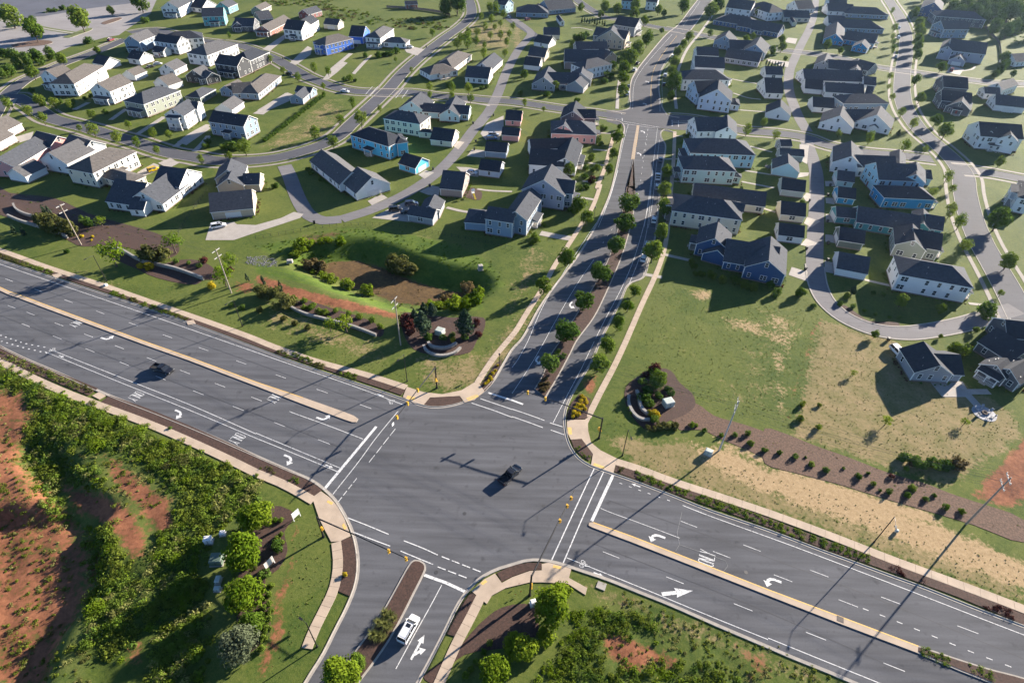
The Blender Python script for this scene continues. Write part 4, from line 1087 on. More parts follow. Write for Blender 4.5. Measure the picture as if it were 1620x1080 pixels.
def house(label, wall, roof, code, spec, porch=None, gd=None, snap=None, cat='house', name='house', near=False, p2=None, group=None, wdens=1.0):
    vols = []
    for s in spec.split(';'):
        t = s.split()
        cd = code
        if t[0] in ('g', 'h'): pass
        else: cd = t.pop(0)
        pitch = None
        if len(t) > 8: pitch = float(t[8])
        vols.append(solve_volume(cd, t[0], t[1], *map(float, t[2:8]), snap=None if snap is None else math.radians(snap), pitch=pitch))
    V0 = vols[0]
    root = empty(name, (V0['M'][0], V0['M'][1], 0), 0)
    tag(root, label, cat, group)
    O = V0['M']
    rs = random.Random(hash(label) % 9999 if False else sum(map(ord, label)))
    wm, rm = siding(wall), roofing(roof)
    HOUSES_STAT.append((label, [(round(math.degrees(math.atan2(v['d'][1], v['d'][0])), 0), round(v['L'], 1), round(2 * v['h'], 1)) for v in vols]))
    trim = MB(); fnd = MB()
    for v in vols:
        M = v['M'] - O; d, n, h = v['d'], v['n'], v['h']
        a = vol_half(v); wa, wh = a - OH, h - OH
        if v['t'] == 'h': wa = a - OH
        zt = v['ze'] + v['p'] * OH - .04
        def W(u, w, z): p = M + d * u + n * w; return (p[0], p[1], z)
        mb = MB()
        base = [W(-wa, -wh, 0), W(wa, -wh, 0), W(wa, wh, 0), W(-wa, wh, 0)]
        topv = [W(-wa, -wh, zt), W(wa, -wh, zt), W(wa, wh, zt), W(-wa, wh, zt)]
        if v['t'] == 'g':
            zg = v['zr'] - .06
            mb.add(base + topv + [W(-wa, 0, zg), W(wa, 0, zg)], [(0, 1, 5, 4), (2, 3, 7, 6), (1, 2, 6, 9, 5), (3, 0, 4, 8, 7), (4, 5, 9, 8), (6, 7, 8, 9)])
        else:
            mb.add(base + topv, [(0, 1, 5, 4), (1, 2, 6, 5), (2, 3, 7, 6), (3, 0, 4, 7), (4, 5, 6, 7)])
        mb.build('wall', wm, root)
        # roof: thick shell, white fascia
        th = .2
        z0, zr = v['ze'], v['zr']
        mr = MB()
        if v['t'] == 'g':
            tp = [W(-a, -h, z0), W(a, -h, z0), W(a, h, z0), W(-a, h, z0), W(-a, 0, zr), W(a, 0, zr)]
            bt = [(x, y, z - th) for x, y, z in tp]
            mr.add(tp + bt, [(0, 1, 5, 4), (2, 3, 4, 5)], 0)
            mr.add(tp + bt, [(6, 10, 11, 7), (8, 11, 10, 9), (0, 6, 7, 1), (2, 8, 9, 3), (1, 7, 11, 5), (5, 11, 8, 2), (4, 10, 6, 0), (3, 9, 10, 4)], 1)
        else:
            r = v['L'] / 2
            tp = [W(-a, -h, z0), W(a, -h, z0), W(a, h, z0), W(-a, h, z0), W(-r, 0, zr), W(r, 0, zr)]
            bt = [(x, y, z - th) for x, y, z in tp[:4]]
            mr.add(tp, [(0, 1, 5, 4), (2, 3, 4, 5), (1, 2, 5), (3, 0, 4)], 0)
            mr.add(tp[:4] + bt, [(0, 4, 5, 1), (1, 5, 6, 2), (2, 6, 7, 3), (3, 7, 4, 0), (4, 7, 6, 5)], 1)
        ro = mr.build('roof', [rm, white_trim], root)
        # roof vents
        if v['st'] != 'g':
            for k in range(3):
                u, w = rs.uniform(-.7, .7) * v['L'] / 2, rs.choice((-1, 1)) * rs.uniform(.3, .7) * h
                zc = zr - v['p'] * abs(w)
                mv = MB(); c = W(u, w, zc); mv.tube([(c[0], c[1], zc - .1), (c[0], c[1], zc + .35)], .07, 6); mv.build('vent_pipe', metal_grey, ro)
        # corner boards and foundation
        for su in (-1, 1):
            for sw in (-1, 1):
                c = M + d * su * wa + n * sw * wh
                trim.obox(c, d, (.10, .10), .3, zt - .12)
        fnd.obox(M, d, (wa + .03, wh + .03), -.1, .38)
        # frieze board under the eaves
        for sw in (-1, 1): trim.obox(M + n * sw * (wh + .012), d, (wa - .12, .018), zt - .42, zt - .12)
        if v['st'] != 'g':
            for o_, ax_, hf, of in ((n, d, wa, wh), (-n, d, wa, wh), (d, n, wh, wa), (-d, n, wh, wa)):
                for u in np.arange(-hf, hf, .8):
                    P_ = v['M'] + o_ * (of + rs.uniform(.5, 1.3)) + ax_ * u
                    if rs.random() < .62 and not covered(vols, v, P_, .3): WALL_FEET.append(tuple(P_))
        # windows
        levels = [1.75] + ([4.55] if v['st'] == '2' else [])
        for (o_, axis_, half) in ((n, d, wa), (-n, -d, wa), (d, -n, wh), (-d, n, wh)):
            side_off = wh if abs(o_ @ n) > .5 else wa
            if half < 1.1: continue
            back = o_[1] > .6
            for zc in levels + ([v['ze'] + .4 + .25 * v['h']] if (v['t'] == 'g' and abs(o_ @ d) > .5 and v['st'] != 'g' and v['h'] > 3.2) else []):
                attic = zc > 1.8 and zc != 4.55
                k = 1 if attic else max(1, int((2 * half - .8) / (2.7 if v['st'] != 'g' else 4.0) * wdens))
                for i in range(k):
                    u = 0 if attic else -half + 2 * half * (i + .5) / k + rs.uniform(-.25, .25)
                    if not attic and rs.random() < (.16 if v['st'] != 'g' else .35): continue
                    P = v['M'] + o_ * (side_off) + axis_ * u
                    if covered(vols, v, P + o_ * .12, zc): continue
                    if gd and abs(np.dot(o_, GDV(gd))) > .72 and np.dot(o_, GDV(gd)) > 0 and zc < 3: continue
                    kind = 3 if (attic and v['st'] != '2' and v['h'] < 4) else (2 if rs.random() < .3 and 2 * half / k > 2.6 and not attic else 1)
                    q = P - O
                    w = ob('window', WIN[kind], root, (q[0], q[1], zc), math.atan2(o_[1], o_[0]) - math.pi / 2)
                    ob('pane', PANE[kind], w)
    trim.build('corner_trim', white_trim, root)
    fnd.build('foundation', mat('foundation_brick', (.20, .15, .13), .9, .2, 1.5), root)
    def wall_of(direction, which=None):
        D = np.array(DIRS[direction], float); D /= np.linalg.norm(D)
        best = None
        for v in (vols if which is None else [vols[which]]):
            for o_, axis_, half, off in ((v['n'], v['d'], vol_half(v) - OH, v['h'] - OH), (-v['n'], -v['d'], vol_half(v) - OH, v['h'] - OH), (v['d'], -v['n'], v['h'] - OH, vol_half(v) - OH), (-v['d'], v['n'], v['h'] - OH, vol_half(v) - OH)):
                if o_ @ D < .6: continue
                P = v['M'] + o_ * off
                sc = P @ D + (0 if which is None else 0)
                if best is None or sc > best[0]: best = (sc, P, o_, axis_, half, v)
        return best
    if gd:
        b = wall_of(gd[0], gd[1] if len(gd) > 1 else None)
        if b:
            _, P, o_, ax, half, v = b
            q = P - O
            ob('garage_door', GDOOR[2 if half > 2.75 else 1], root, (q[0], q[1], .02), math.atan2(o_[1], o_[0]) - math.pi / 2)
    if porch:
        for pr in (porch if isinstance(porch, list) else [porch]):
            b = wall_of(pr[0], pr[1] if len(pr) > 1 else None)
            if not b: continue
            _, P, o_, ax, half, v = b
            dp = 2.1
            hw = min(half, pr[2] if len(pr) > 2 else 4.0)
            c = P - O
            u2 = np.array(ax)
            rz = math.atan2(o_[1], o_[0]) - math.pi / 2
            lv = 2 if p2 else 1
            for k in range(lv):
                zf = .42 if k == 0 else 3.15
                mb = MB(); mb.box(-hw, hw, .02, dp, zf - (.42 if k == 0 else .25), zf); mb.build('porch_floor', conc_pale if k == 0 else white_trim, root, (c[0], c[1], 0), rz)
                ncol = max(2, int(hw * 2 / 2.4) + 1)
                for i in range(ncol):
                    x = -hw + .15 + (2 * hw - .3) * i / (ncol - 1)
                    mb = MB(); mb.box(x - .11, x + .11, dp - .24, dp - .02, zf, zf + 2.45); mb.box(x - .16, x + .16, dp - .29, dp + .03, zf, zf + .25); mb.build('column', white_trim, root, (c[0], c[1], 0), rz)
                mb = MB()
                mb.box(-hw, hw, dp - .17, dp - .09, zf + .85, zf + .93); mb.box(-hw, hw, dp - .16, dp - .10, zf + .12, zf + .17)
                for x in np.arange(-hw + .3, hw - .1, .35): mb.box(x - .02, x + .02, dp - .15, dp - .11, zf + .17, zf + .85)
                if k or near: mb.build('railing', white_trim, root, (c[0], c[1], 0), rz)
            zp = (2.85 if lv == 1 else 5.6)
            mb = MB()
            x0, x1 = -hw - .3, hw + .3
            zh = zp + .55
            tp = [(x0, dp + .3, zp), (x1, dp + .3, zp), (x1 - .5, -.02, zh), (x0 + .5, -.02, zh), (x1, -.02, zp), (x0, -.02, zp)]
            bt = [(x, y, zp - .22) for x, y, z in (tp[0], tp[1], tp[4], tp[5])]
            mb.add(tp, [(1, 0, 3, 2), (0, 5, 3), (4, 1, 2)], 0)
            mb.add([tp[0], tp[1], tp[4], tp[5]] + bt, [(0, 1, 5, 4), (1, 2, 6, 5), (3, 0, 4, 7), (4, 5, 6, 7)], 1)
            mb.build('porch_roof', [roofing(roof), white_trim], root, (c[0], c[1], 0), rz)
            dr = ob('door', DOOR[rs.randrange(4)], root, (c[0], c[1], .43), rz)
            ob('handle', HANDLE, dr)
            mb = MB()
            for k in range(2): mb.box(-.8, .8, dp, dp + .32 * (2 - k), .0 + .0, .14 * (k + 1))
            mb.build('step', conc_pale, root, (c[0], c[1], 0), rz)
    elif not gd:
        b = wall_of('W') or wall_of('S')
        if b:
            _, P, o_, ax, half, v = b
            q = P - O
            dr = ob('door', DOOR[rs.randrange(4)], root, (q[0], q[1], .1), math.atan2(o_[1], o_[0]) - math.pi / 2); ob('handle', HANDLE, dr)
    return root, vols

def GDV(g):
    D = np.array(DIRS[g[0]], float); return D / np.linalg.norm(D)

def garage(label, wall, roof, code, spec, gd='E', **k):
    return house(label, wall, roof, code, spec, gd=(gd,), cat='garage', name='garage', wdens=.7, **k)

H, Ga = house, garage
# --- western blocks
W1 = 22.0
H('large pale house with teal front and twin balconies at the street bend', 'white', 'b', 'a0', 'h 2 620 700 800 600 800 745;g 2 430 668 600 612 560 745', porch=('SW',))
H('white two-storey house with grey hipped roof beside the teal fronted one', 'white', 'b', 'a0', 'g 2 915 790 1140 700 1130 838', porch=('SW',))
H('grey green two-storey house with white double windows on its sunny side', 'greygreen', 'd', 'a0', 'h 2 1345 872 1500 815 1480 950', porch=('SW',))
Ga('small garage with teal gable behind the white hipped house', 'white', 'b', 'a0', 'g g 1200 668 1320 622 1335 702', 'E')
Ga('low white garage with brown roof behind the grey green house', 'white', 'b', 'a0', 'g g 1500 735 1640 690 1600 818', 'E')
Ga('white garage with black roof nearest the car park street', 'white', 'k', 'a0', 'g g 925 518 1045 542 940 612', 'E')
Ga('tall white garage with black roof beside two parked cars', 'white', 'k', 'a0', 'g 1 1250 475 1370 493 1280 565', 'E')
H('blue two-storey house facing the car park entrance', 'bluegrey', 'g', 'a0', 'g 2 1225 342 1395 275 1385 378;g 2 1395 275 1492 262 1450 345', porch=('S', 0, 3))
H('white house with black roof and low dark porch wing behind the blue house', 'white', 'k', 'a0', 'g 2 1500 318 1720 348 1560 405;h 2 1660 300 1800 290 1855 365;g 1 1470 432 1575 450 1520 490', porch=('S', 2, 2))
H('tall white townhouse with black porch at the end of the car park', 'white', 'd', 'a1', 'g 2 -30 20 130 -60 155 40', porch=('S',))
Ga('white garage behind the tall white townhouse', 'white', 'k', 'a1', 'g 1 240 -20 350 -5 290 25')
H('bright teal two-storey house', 'teal', 'd', 'a1', 'g 2 290 75 500 70 370 160;g 1.5 470 22 560 -15 580 62', porch=('S', 0, 3))
H('small grey green gabled cottage at the clearing edge', 'greygreen', 'b', 'a1', 'g 1 800 62 900 15 905 80')
H('dark bungalow with white porch gable beside the teal house', 'charcoal', 'd', 'a1', 'g 1 610 168 800 172 700 255;g 1 625 215 640 170 690 262', porch=('S', 1, 2))
H('dark roofed house tucked behind the brick bungalow', 'charcoal', 'd', 'a1', 'g 1 800 110 930 95 880 190')
H('orange brick bungalow with brown roof', 'brick', 'b', 'a1', 'g 1 860 245 1075 140 1060 240', porch=('SW',))
H('small red brick house at the foot of the bank', 'redbrick', 'd', 'a1', 'g 1 1250 92 1380 55 1360 130')
H('tall white farmhouse with black front roof', 'white', 'k', 'a1', 'g 2 1105 183 1280 200 1170 288;g 2 1230 195 1330 138 1370 215', porch=('S', 0, 2))
Ga('cream double garage behind the white farmhouse', 'cream', 'd', 'a1', 'g 1 1470 172 1610 185 1530 238', 'S')
H('cobalt blue house with white balcony', 'cobalt', 'b', 'a1', 'h 2 1475 345 1590 318 1580 405', porch=('S', 0, 2.6), p2=1)
H('large white house with plain grey hipped roof beside the black one', 'white', 'g', 'a1', 'h 2 310 425 450 375 460 488')
H('black two-storey house with white windows and long porch', 'black', 'k', 'a1', 'g 2 460 512 680 542 530 622;h 2 690 490 770 455 800 560', porch=('S', 0, 4.5))
H('low black outbuilding with gabled front beside the black house', 'black', 'g', 'a1', 'g 1 205 665 310 615 320 740;g 1 330 660 390 690 350 760', porch=('S', 1, 1.6))
Ga('white gabled garage between the parked cars and the black house', 'white', 'g', 'a1', 'g 1 -60 610 60 553 45 668', 'NE')
Ga('dark green garage with hipped roof', 'darkgreen', 'd', 'a1', 'h g 240 858 300 825 330 905', 'N')
H('long blue grey bungalow with brown roof along the cross street', 'bluegrey', 'b', 'a1', 'h 1 760 800 900 695 920 825;g 1 570 790 760 775 680 885;g 1 510 815 640 750 590 870')
Ga('white garage with grey roof behind the long bungalow', 'white', 'g', 'a1', 'g g 480 985 600 905 630 1015', 'NE')
Ga('blue grey garage at the corner of the golden lawn', 'bluegrey', 'd', 'a1', 'g g 1180 895 1270 820 1290 915;g g 1200 810 1352 830 1280 882', 'NE')
H('white balcony house across from the yellow car', 'white', 'd', '00', 'g 2 1085 690 1190 625 1180 728;g 2 1170 640 1258 642 1225 690', porch=('S', 0, 3), p2=1)
H('blue grey house with columned entrance and dark hedge along its side', 'bluegrey', 'k', '00', 'g 2 1350 698 1575 730 1450 790', porch=('S', 0, 1.8), near=True)
H('pink house with long dark roof at the western edge', 'pink', 'd', 'b0', 'g 1.5 -40 425 330 215 290 420;g 1.5 345 160 545 213 430 312', near=True)
H('white house with tall grey gable next to the pink one', 'white', 'g', 'b0', 'g 1.5 455 368 740 235 720 440;g 1.5 660 192 865 255 760 362', near=True)
Ga('white garage below the white gabled house', 'white', 'g', 'b0', 'g g 110 520 320 425 330 560', 'N')
H('cream two-storey house with brown roof and screened porch', 'cream', 'b', 'b0', 'h 2 850 400 1010 325 1060 480;h 1 1060 520 1200 562 1100 645', porch=('E', 0, 2.5), near=True)
H('white house with broad black roof and screened corner porch above the mulch slope', 'white', 'd', 'b0', 'g 1 1330 738 1640 520 1560 850;g 1 1095 612 1400 655 1120 850;g 1.5 1520 490 1775 525 1700 700;g g 1240 822 1390 832 1260 912', near=True)
H('white bungalow cut by the western picture edge', 'white', 'b', 'b0', 'g 1 -150 110 60 10 120 135;g 1 -200 205 -20 112 60 240', gd=('SE', 0))
H('tan house with double garage door beside the pond', 'tan', 'd', 'b1', 'g 1 357 752 770 715 470 930;g 1 680 812 690 735 600 912;g 1 540 615 580 535 690 700;g 1 530 535 572 422 700 590;g 1 685 565 850 560 760 672', gd=('S', 0), near=True)
H('white ranch house with grey roof and garage facing the alley', 'white', 'g', 'b2', 'g 1 -190 335 100 555 -135 585;g 1 150 500 290 602 60 700', gd=('SE', 1), near=True)
H('turquoise two-storey house with dark blue roof', 'brightblue', 'k', 'b2', 'h 2 260 125 430 175 280 262;h 2 530 190 560 228 512 272', porch=('S', 0, 2), near=True)
H('cream two-storey house beside the turquoise one', 'cream', 'd', '01', 'h 2 905 697 1000 712 930 770')
H('light blue cross gabled house above the cream one', 'skyblue', 'd', '01', 'g 1 980 640 1045 580 1085 690;g 1 1220 690 1265 605 1290 735;g 1 1060 650 1355 668 1160 715')
Ga('cream garage joined by a breezeway to the cream house', 'cream', 'k', 'b2', 'g g 872 125 1085 148 930 255;h g 780 140 840 145 790 178', 'E')
Ga('turquoise garage matching the turquoise house', 'brightblue', 'k', 'b2', 'g g 600 366 768 415 620 497', 'E')
Ga('blue fronted garage above the white walled one by the alley', 'bluegrey', 'k', 'b2', 'g g 1375 258 1585 275 1460 365', 'W')
Ga('white walled garage beside the white saloon', 'paleblue', 'k', 'b2', 'g g 1325 425 1530 450 1400 545', 'W')
Ga('tall brown gabled garage with a slide beside it', 'brown', 'd', 'b2', 'g 1 965 532 1185 552 1040 720', 'W')
Ga('grey garage with black cars at its door', 'grey', 'd', 'b2', 'g g 655 862 905 905 770 985;g g 830 872 885 760 965 872', 'W', near=True)
Ga('pink garage lowest of the pink pair', 'pink', 'k', 'b2', 'g g 1530 122 1700 135 1560 205', 'W')
Ga('pink garage uppermost of the pink pair', 'pink', 'k', 'b2', 'g g 1565 -40 1720 -30 1600 65', 'W')
H('white house with long brown roof at the cross street corner', 'white', 'b', 'a2', 'h 1 1000 560 1110 482 1130 605;h 1 880 615 960 602 860 712', porch=('S', 1, 3))
H('dark fronted cottage with white porch gable beside the alley', 'white', 'd', 'a2', 'g 1 1330 600 1450 497 1490 610;g 1 1195 622 1422 640 1340 748;g 1 1245 668 1270 625 1170 742', porch=('S', 2, 2))
Ga('cobalt garage with dormer window', 'cobalt', 'k', 'a2', 'g 1.5 95 240 232 248 130 350', 'S')
H('white two-storey house with wrap porch on the sunny lawn', 'white', 'g', 'a2', 'h 2 320 300 400 245 420 332;h 1 480 350 560 355 545 412', porch=('S', 0, 4))
H('brick house behind the fence at the top', 'brick', 'd', 'a2', 'g 1 600 8 720 5 660 28')
H('pale blue house beyond the tree grove', 'skyblue', 'd', 'a2', 'g 2 1480 -30 1600 -10 1530 50')
# --- boulevard, west side
H('blue grey house with cream wing near the curved street', 'bluegrey', 'd', 'a3', 'h 1 150 42 240 45 150 130;g 1 285 72 250 32 335 112;g 1 300 5 560 -18 440 112', gd=('W', 0))
Ga('white gabled garage by the row of clipped shrubs', 'white', 'k', 'a3', 'g g 480 195 440 140 525 242', 'W')
Ga('cream garage second from the far end of the western alley', 'cream', 'd', 'a3', 'g g 300 258 455 262 380 335', 'W')
Ga('white garage third from the far end of the western alley', 'white', 'k', 'a3', 'g g 245 325 390 350 300 415', 'W')
Ga('tan garage fourth from the far end of the western alley', 'tan', 'd', 'a3', 'g g 175 442 340 460 240 540', 'W')
Ga('white garage fifth from the far end of the western alley', 'white', 'k', 'a3', 'g g 130 535 280 550 180 625', 'W')
H('grey cross gabled corner house with pergola by the boulevard', 'grey', 'd', 'a3', 'g 1 300 735 350 628 415 800;g 1 655 692 675 625 750 790;g 1 330 683 640 690 470 790;g g 600 770 650 720 670 855', porch=('S', 2, 2))
H('white two-storey house behind the grey corner house', 'white', 'd', 'a3', 'h 2 710 565 815 545 780 645', porch=('E',))
H('long dark house with broad roof amid the boulevard trees', 'brown', 'd', 'a3', 'g 1.5 500 465 880 480 560 590;g 1.5 840 455 950 492 930 580', porch=('E', 1, 2))
H('dark house with white gable just above the long dark roof', 'grey', 'd', 'a3', 'g 1.5 600 395 900 392 740 470', porch=('E', 0, 2))
H('tan two-storey house with wide front gable', 'tan', 'd', 'a3', 'g 2 800 255 1112 295 1040 370;g 2 940 285 960 240 790 332', porch=('E', 0, 2))
H('grey two-storey house nearest the far roundabout street', 'grey', 'k', 'a3', 'g 2 1010 148 1215 178 1060 250', porch=('E', 0, 2.5))
H('pale house at the very top beside the boulevard', 'skyblue', 'd', 'a3', 'g 2 1050 -60 1200 -50 1100 15')
H('pale gabled house second from the boulevard at the top', 'white', 'd', 'a3', 'g 2 1290 -50 1400 -40 1340 25')
H('black gabled house at the boulevard junction', 'charcoal', 'k', '02', 'g 1.5 385 705 405 637 300 760;g 1.5 380 690 530 692 470 750', porch=('E', 1, 2))
H('pink house facing the boulevard', 'pink', 'd', 'b3', 'g 1.5 490 105 512 50 372 165;h 1.5 530 57 650 62 640 197', porch=('E', 1, 2), near=True)
H('white house with wide dark roof and row of dormers', 'white', 'k', 'b3', 'g 1.5 175 322 510 345 250 490;g 1.5 500 420 572 218 612 500;g 1.5 165 240 560 225 330 335', porch=('E', 1, 4), near=True)
H('lavender two-storey house with brown gable', 'lavender', 'd', 'b3', 'g 2 300 600 605 632 500 755;g 2 300 628 378 475 100 695', porch=('E', 0, 2.5), near=True)
H('blue grey two-storey house between the pond and the boulevard', 'bluegrey', 'd', '12', 'g 2 20 258 125 108 140 255;11 g 2 1470 222 1650 250 1530 318;11 h 1 1420 250 1445 252 1420 335', porch=('E', 0, 3), near=True)
# --- boulevard, east side
H('white two-storey house at the top of the eastern row', 'white', 'd', 'a4', 'g 2 450 -20 690 10 560 92;h 2 770 15 850 40 800 120', porch=('E', 1, 2))
H('long navy house with many windows at the far cross street', 'navy', 'd', 'a4', 'h 1 450 132 640 162 560 256;g 1 560 168 960 236 820 302', porch=('S', 1, 4))
Ga('cream gabled garage beside the far alley', 'cream', 'k', 'a4', 'g g 1070 205 1030 150 1112 265', 'E')
Ga('dark roofed garage behind the cream gabled one', 'cream', 'd', 'a4', 'g 1 950 95 1200 102 1080 172', 'E')
Ga('dark roofed garage farthest up the far alley', 'white', 'd', 'a4', 'g 1 1060 5 1220 0 1140 90', 'E')
H('slate blue house with three steep gables at the far cross street', 'bluegrey', 'd', 'a4', 'g 1.5 405 340 440 290 475 435;g 1.5 695 425 740 347 790 505;g 1 440 375 730 388 560 470')
H('pale lilac bungalow behind the slate blue gables', 'lavender', 'd', 'a4', 'g 1 430 455 760 500 560 572')
H('white two-storey house with twin roofs below the slate blue gables', 'white', 'd', 'a4', 'g 2 115 530 400 545 250 645;g 2 130 442 340 450 200 530')
H('white house with broad hipped roof above the balcony house', 'white', 'd', 'a4', 'h 2 100 660 310 662 200 760;h 1 360 712 400 720 430 780')
H('pale lilac house with two-storey white balcony', 'paleblue', 'k', 'a4', 'g 2 333 848 345 757 470 930;g 2 110 767 330 760 200 890;h 1 500 932 505 962 548 1010', porch=('S', 1, 3), p2=1)
Ga('white garage uppermost behind the balcony house', 'white', 'd', 'a4', 'g g 780 627 945 632 860 712', 'E')
Ga('white double garage with dark roof behind the balcony house', 'white', 'k', 'a4', 'g 1 775 735 945 742 840 905', 'E')
Ga('small white gabled garage at the corner of the far alley', 'white', 'k', 'a4', 'g g 930 1015 932 942 1028 1062', 'E')
H('white two-storey house with dark roof at the eastern junction', 'white', 'd', 'b4', 'g 2 110 32 420 28 180 170;g 2 430 125 425 8 520 205', near=True)
H('pale house with broad hipped roof below the junction', 'skyblue', 'd', 'b4', 'h 2 230 228 500 238 400 385', near=True, porch=('W',))
H('pale teal two-storey house with terracotta patio', 'paleteal', 'd', 'b4', 'h 2 150 397 340 405 280 540;h 1 505 560 520 562 510 600', near=True, porch=('W', 0, 2))
H('long cream house with unbroken grey roof', 'cream', 'd', 'b4', 'g 1 110 657 800 742 440 842', near=True)
H('cream two-storey house with stacked balcony above the navy one', 'cream', 'd', 'b4', 'h 2 110 778 390 815 300 975;g 2 440 822 600 852 520 925', near=True, porch=('W', 0, 2.5), p2=1)
H('navy blue cross gabled house with white parasol terrace', 'navy', 'd', '12', 'g 1.5 1285 428 1305 322 1385 460;g 1 1360 427 1700 482 1480 600;13 g 1.5 5 570 20 412 115 662;g g 1300 502 1318 470 1365 592', near=True, porch=('W', 0, 2.5))
Ga('light blue gabled garage with a trampoline beside it', 'skyblue', 'd', 'b4', 'g g 1005 470 1000 375 1110 545', 'E', near=True)
Ga('grey garage at the alley mouth', 'grey', 'd', 'b4', 'g g 920 322 1155 338 1050 402;g g 920 242 1030 242 960 310', 'E')
Ga('pale sage garage below the light blue gable', 'sage', 'k', 'b4', 'g g 945 602 1175 630 1040 732', 'E')
Ga('cream garage between the sage garage and the lowest white one', 'cream', 'k', 'b4', 'g g 935 824 1175 850 1040 967', 'E')
Ga('white garage lowest in the row beside the navy house', 'white', 'k', '13', 'g g 70 327 235 347 140 417', 'E')
# --- eastern block
H('bright blue gabled house at the far cross street', 'azure', 'd', 'a4', 'g 1 1455 322 1470 207 1530 415')
H('row house with bright blue front gable by the eastern street', 'azure', 'd', 'a5', 'g 1 -60 287 240 332 60 400;g 1 80 407 110 372 140 465', porch=('E', 0, 2))
H('slate house with hipped roof third from the top of the eastern street', 'bluegrey', 'd', 'a5', 'h 1 -60 182 160 192 60 285', porch=('E',))
H('blue fronted house second from the top of the eastern street', 'bluegrey', 'd', 'a5', 'h 1 10 62 220 72 120 140', porch=('E',))
Ga('white dormered garage behind the slate hipped house', 'white', 'd', 'a4', 'g 1 1370 32 1620 42 1480 112', 'W')
Ga('low dark garage below the white dormered one', 'white', 'd', 'a4', 'g g 1380 148 1540 156 1450 190', 'W')
H('pale house at the top of the eastern street', 'paleblue', 'd', 'a4', 'g 1 1390 -30 1560 -20 1450 20')
H('grey house with twin front gables facing the far cross street', 'grey', 'd', 'a4', 'g 1 1345 577 1375 503 1410 640;g 1 1380 562 1680 582 1500 662;a5 g 1 30 642 50 552 92 662;a5 g 1 60 562 212 602 150 680')
H('white house with very long dark roof in the eastern row', 'white', 'd', 'a4', 'g 1 1140 652 1700 668 1400 770;a5 g 1 100 722 220 732 160 810')
Ga('white garage with two small windows by the far alley', 'white', 'k', 'a4', 'g g 1165 747 1335 762 1220 847', 'W')
H('white house with grey gables below the very long roof', 'white', 'd', 'a4', 'g 1 1350 777 1720 800 1480 882;a5 g 1 130 812 200 822 170 862')
H('grey dormered house above the white cross gables', 'bluegrey', 'd', 'a5', 'h 1.5 -20 892 200 892 120 985')
Ga('white garage left of the grey dormered house', 'white', 'k', 'a4', 'g g 1235 917 1440 932 1300 1022', 'W')
H('white cross gabled house with small entrance gable on the sunny lawn', 'white', 'd', '03', 'g 1 455 732 475 668 550 775;g 1 690 727 715 668 800 762;g 1 470 690 700 692 590 775;g g 675 792 690 765 640 800', near=True)
H('white and blue house with two white gables and railed porch', 'white', 'k', 'b5', 'g 2 1190 72 1600 102 1450 232;g 2 1312 165 1300 80 1222 228;g 2 1500 200 1485 125 1372 248', porch=('S', 0, 4), near=True)
H('navy gabled house at the top of the far eastern row', 'navy', 'd', 'a5', 'g 2 770 25 790 -40 850 82')
H('dark house with broad roof before the wood', 'charcoal', 'd', 'a5', 'h 2 880 92 1150 112 1000 172')
H('slate house with lit gable beside the fence', 'bluegrey', 'd', 'a5', 'g 2 830 197 1070 197 950 282', porch=('W',))
H('grey house with white double garage and red car', 'lavender', 'd', 'a5', 'g 2 930 367 1280 407 1050 497;g 2 900 440 930 367 820 467;g 1 1010 532 1020 505 905 572', gd=('S', 2), porch=('W', 0, 2))
H('black roofed house just below the far eastern cross street', 'charcoal', 'k', 'a5', 'g 1.5 850 717 1090 737 900 832')
H('dark house with raised white deck', 'charcoal', 'k', 'a5', 'g 1.5 840 852 1130 882 900 962;g 1 1030 962 1050 892 1130 1002', porch=('S', 1, 2))
H('white gabled house behind the deck house', 'white', 'd', 'a5', 'g 1.5 1370 792 1520 742 1440 852;g 1 1240 822 1390 832 1290 892')
H('white house with broad roof above the twin white gables', 'white', 'd', 'a5', 'g 1 1350 892 1640 922 1480 1012', gd=('S',))
H('white house alone on the meadow edge', 'white', 'd', 'a5', 'g 1 1500 512 1640 502 1560 592')
H('white three gabled house by the eastern street corner', 'white', 'd', 'b4', 'g 1.5 1605 402 1600 254 1420 462;b5 g 1.5 440 470 440 335 500 490;b5 g 1.5 20 387 400 402 150 515', near=True)
H('pale blue two-storey house with lit gable below it', 'skyblue', 'd', 'b5', 'g 2 215 460 600 477 330 632;g 2 600 577 600 452 690 682;g 1 640 527 740 532 690 620', near=True)
H('deep blue house with dark hipped roof', 'azure', 'k', 'b5', 'h 1.5 400 682 620 692 500 807', near=True, porch=('E',))
Ga('pale teal garage uppermost by the curving alley', 'paleteal', 'd', 'b4', 'g g 1470 532 1640 552 1530 642', 'W')
Ga('deep blue garage second in the row by the curving alley', 'azure', 'k', 'b4', 'g g 1475 687 1650 707 1540 802', 'W')
Ga('teal garage third in the row by the curving alley', 'deepteal', 'd', '13', 'g g 430 224 575 237 480 297', 'W')
H('long teal house with pale gable and dark front wing', 'deepteal', 'd', '13', 'g 1 570 222 970 282 700 347;g 1 985 332 985 237 1030 377;g 1 1000 272 1120 292 1060 374', near=True)
H('grey green house with dark roof and rear deck', 'greygreen', 'k', '13', 'g 1.5 920 364 1110 397 1060 502;g 1.5 930 440 915 332 800 462', near=True, porch=('E', 0, 2.5))
Ga('dark green garage with parked grill beside the alley', 'darkgreen', 'k', '13', 'g g 455 352 620 377 520 452', 'W')
Ga('white garage lowest by the curving alley', 'white', 'd', '13', 'g g 450 510 650 547 530 637', 'W', near=True)
H('white two-storey corner house with timber porch', 'white', 'd', '13', 'h 2 970 568 1165 602 1080 702;h 1 870 672 895 674 880 712', porch=('E', 0, 3), near=True)
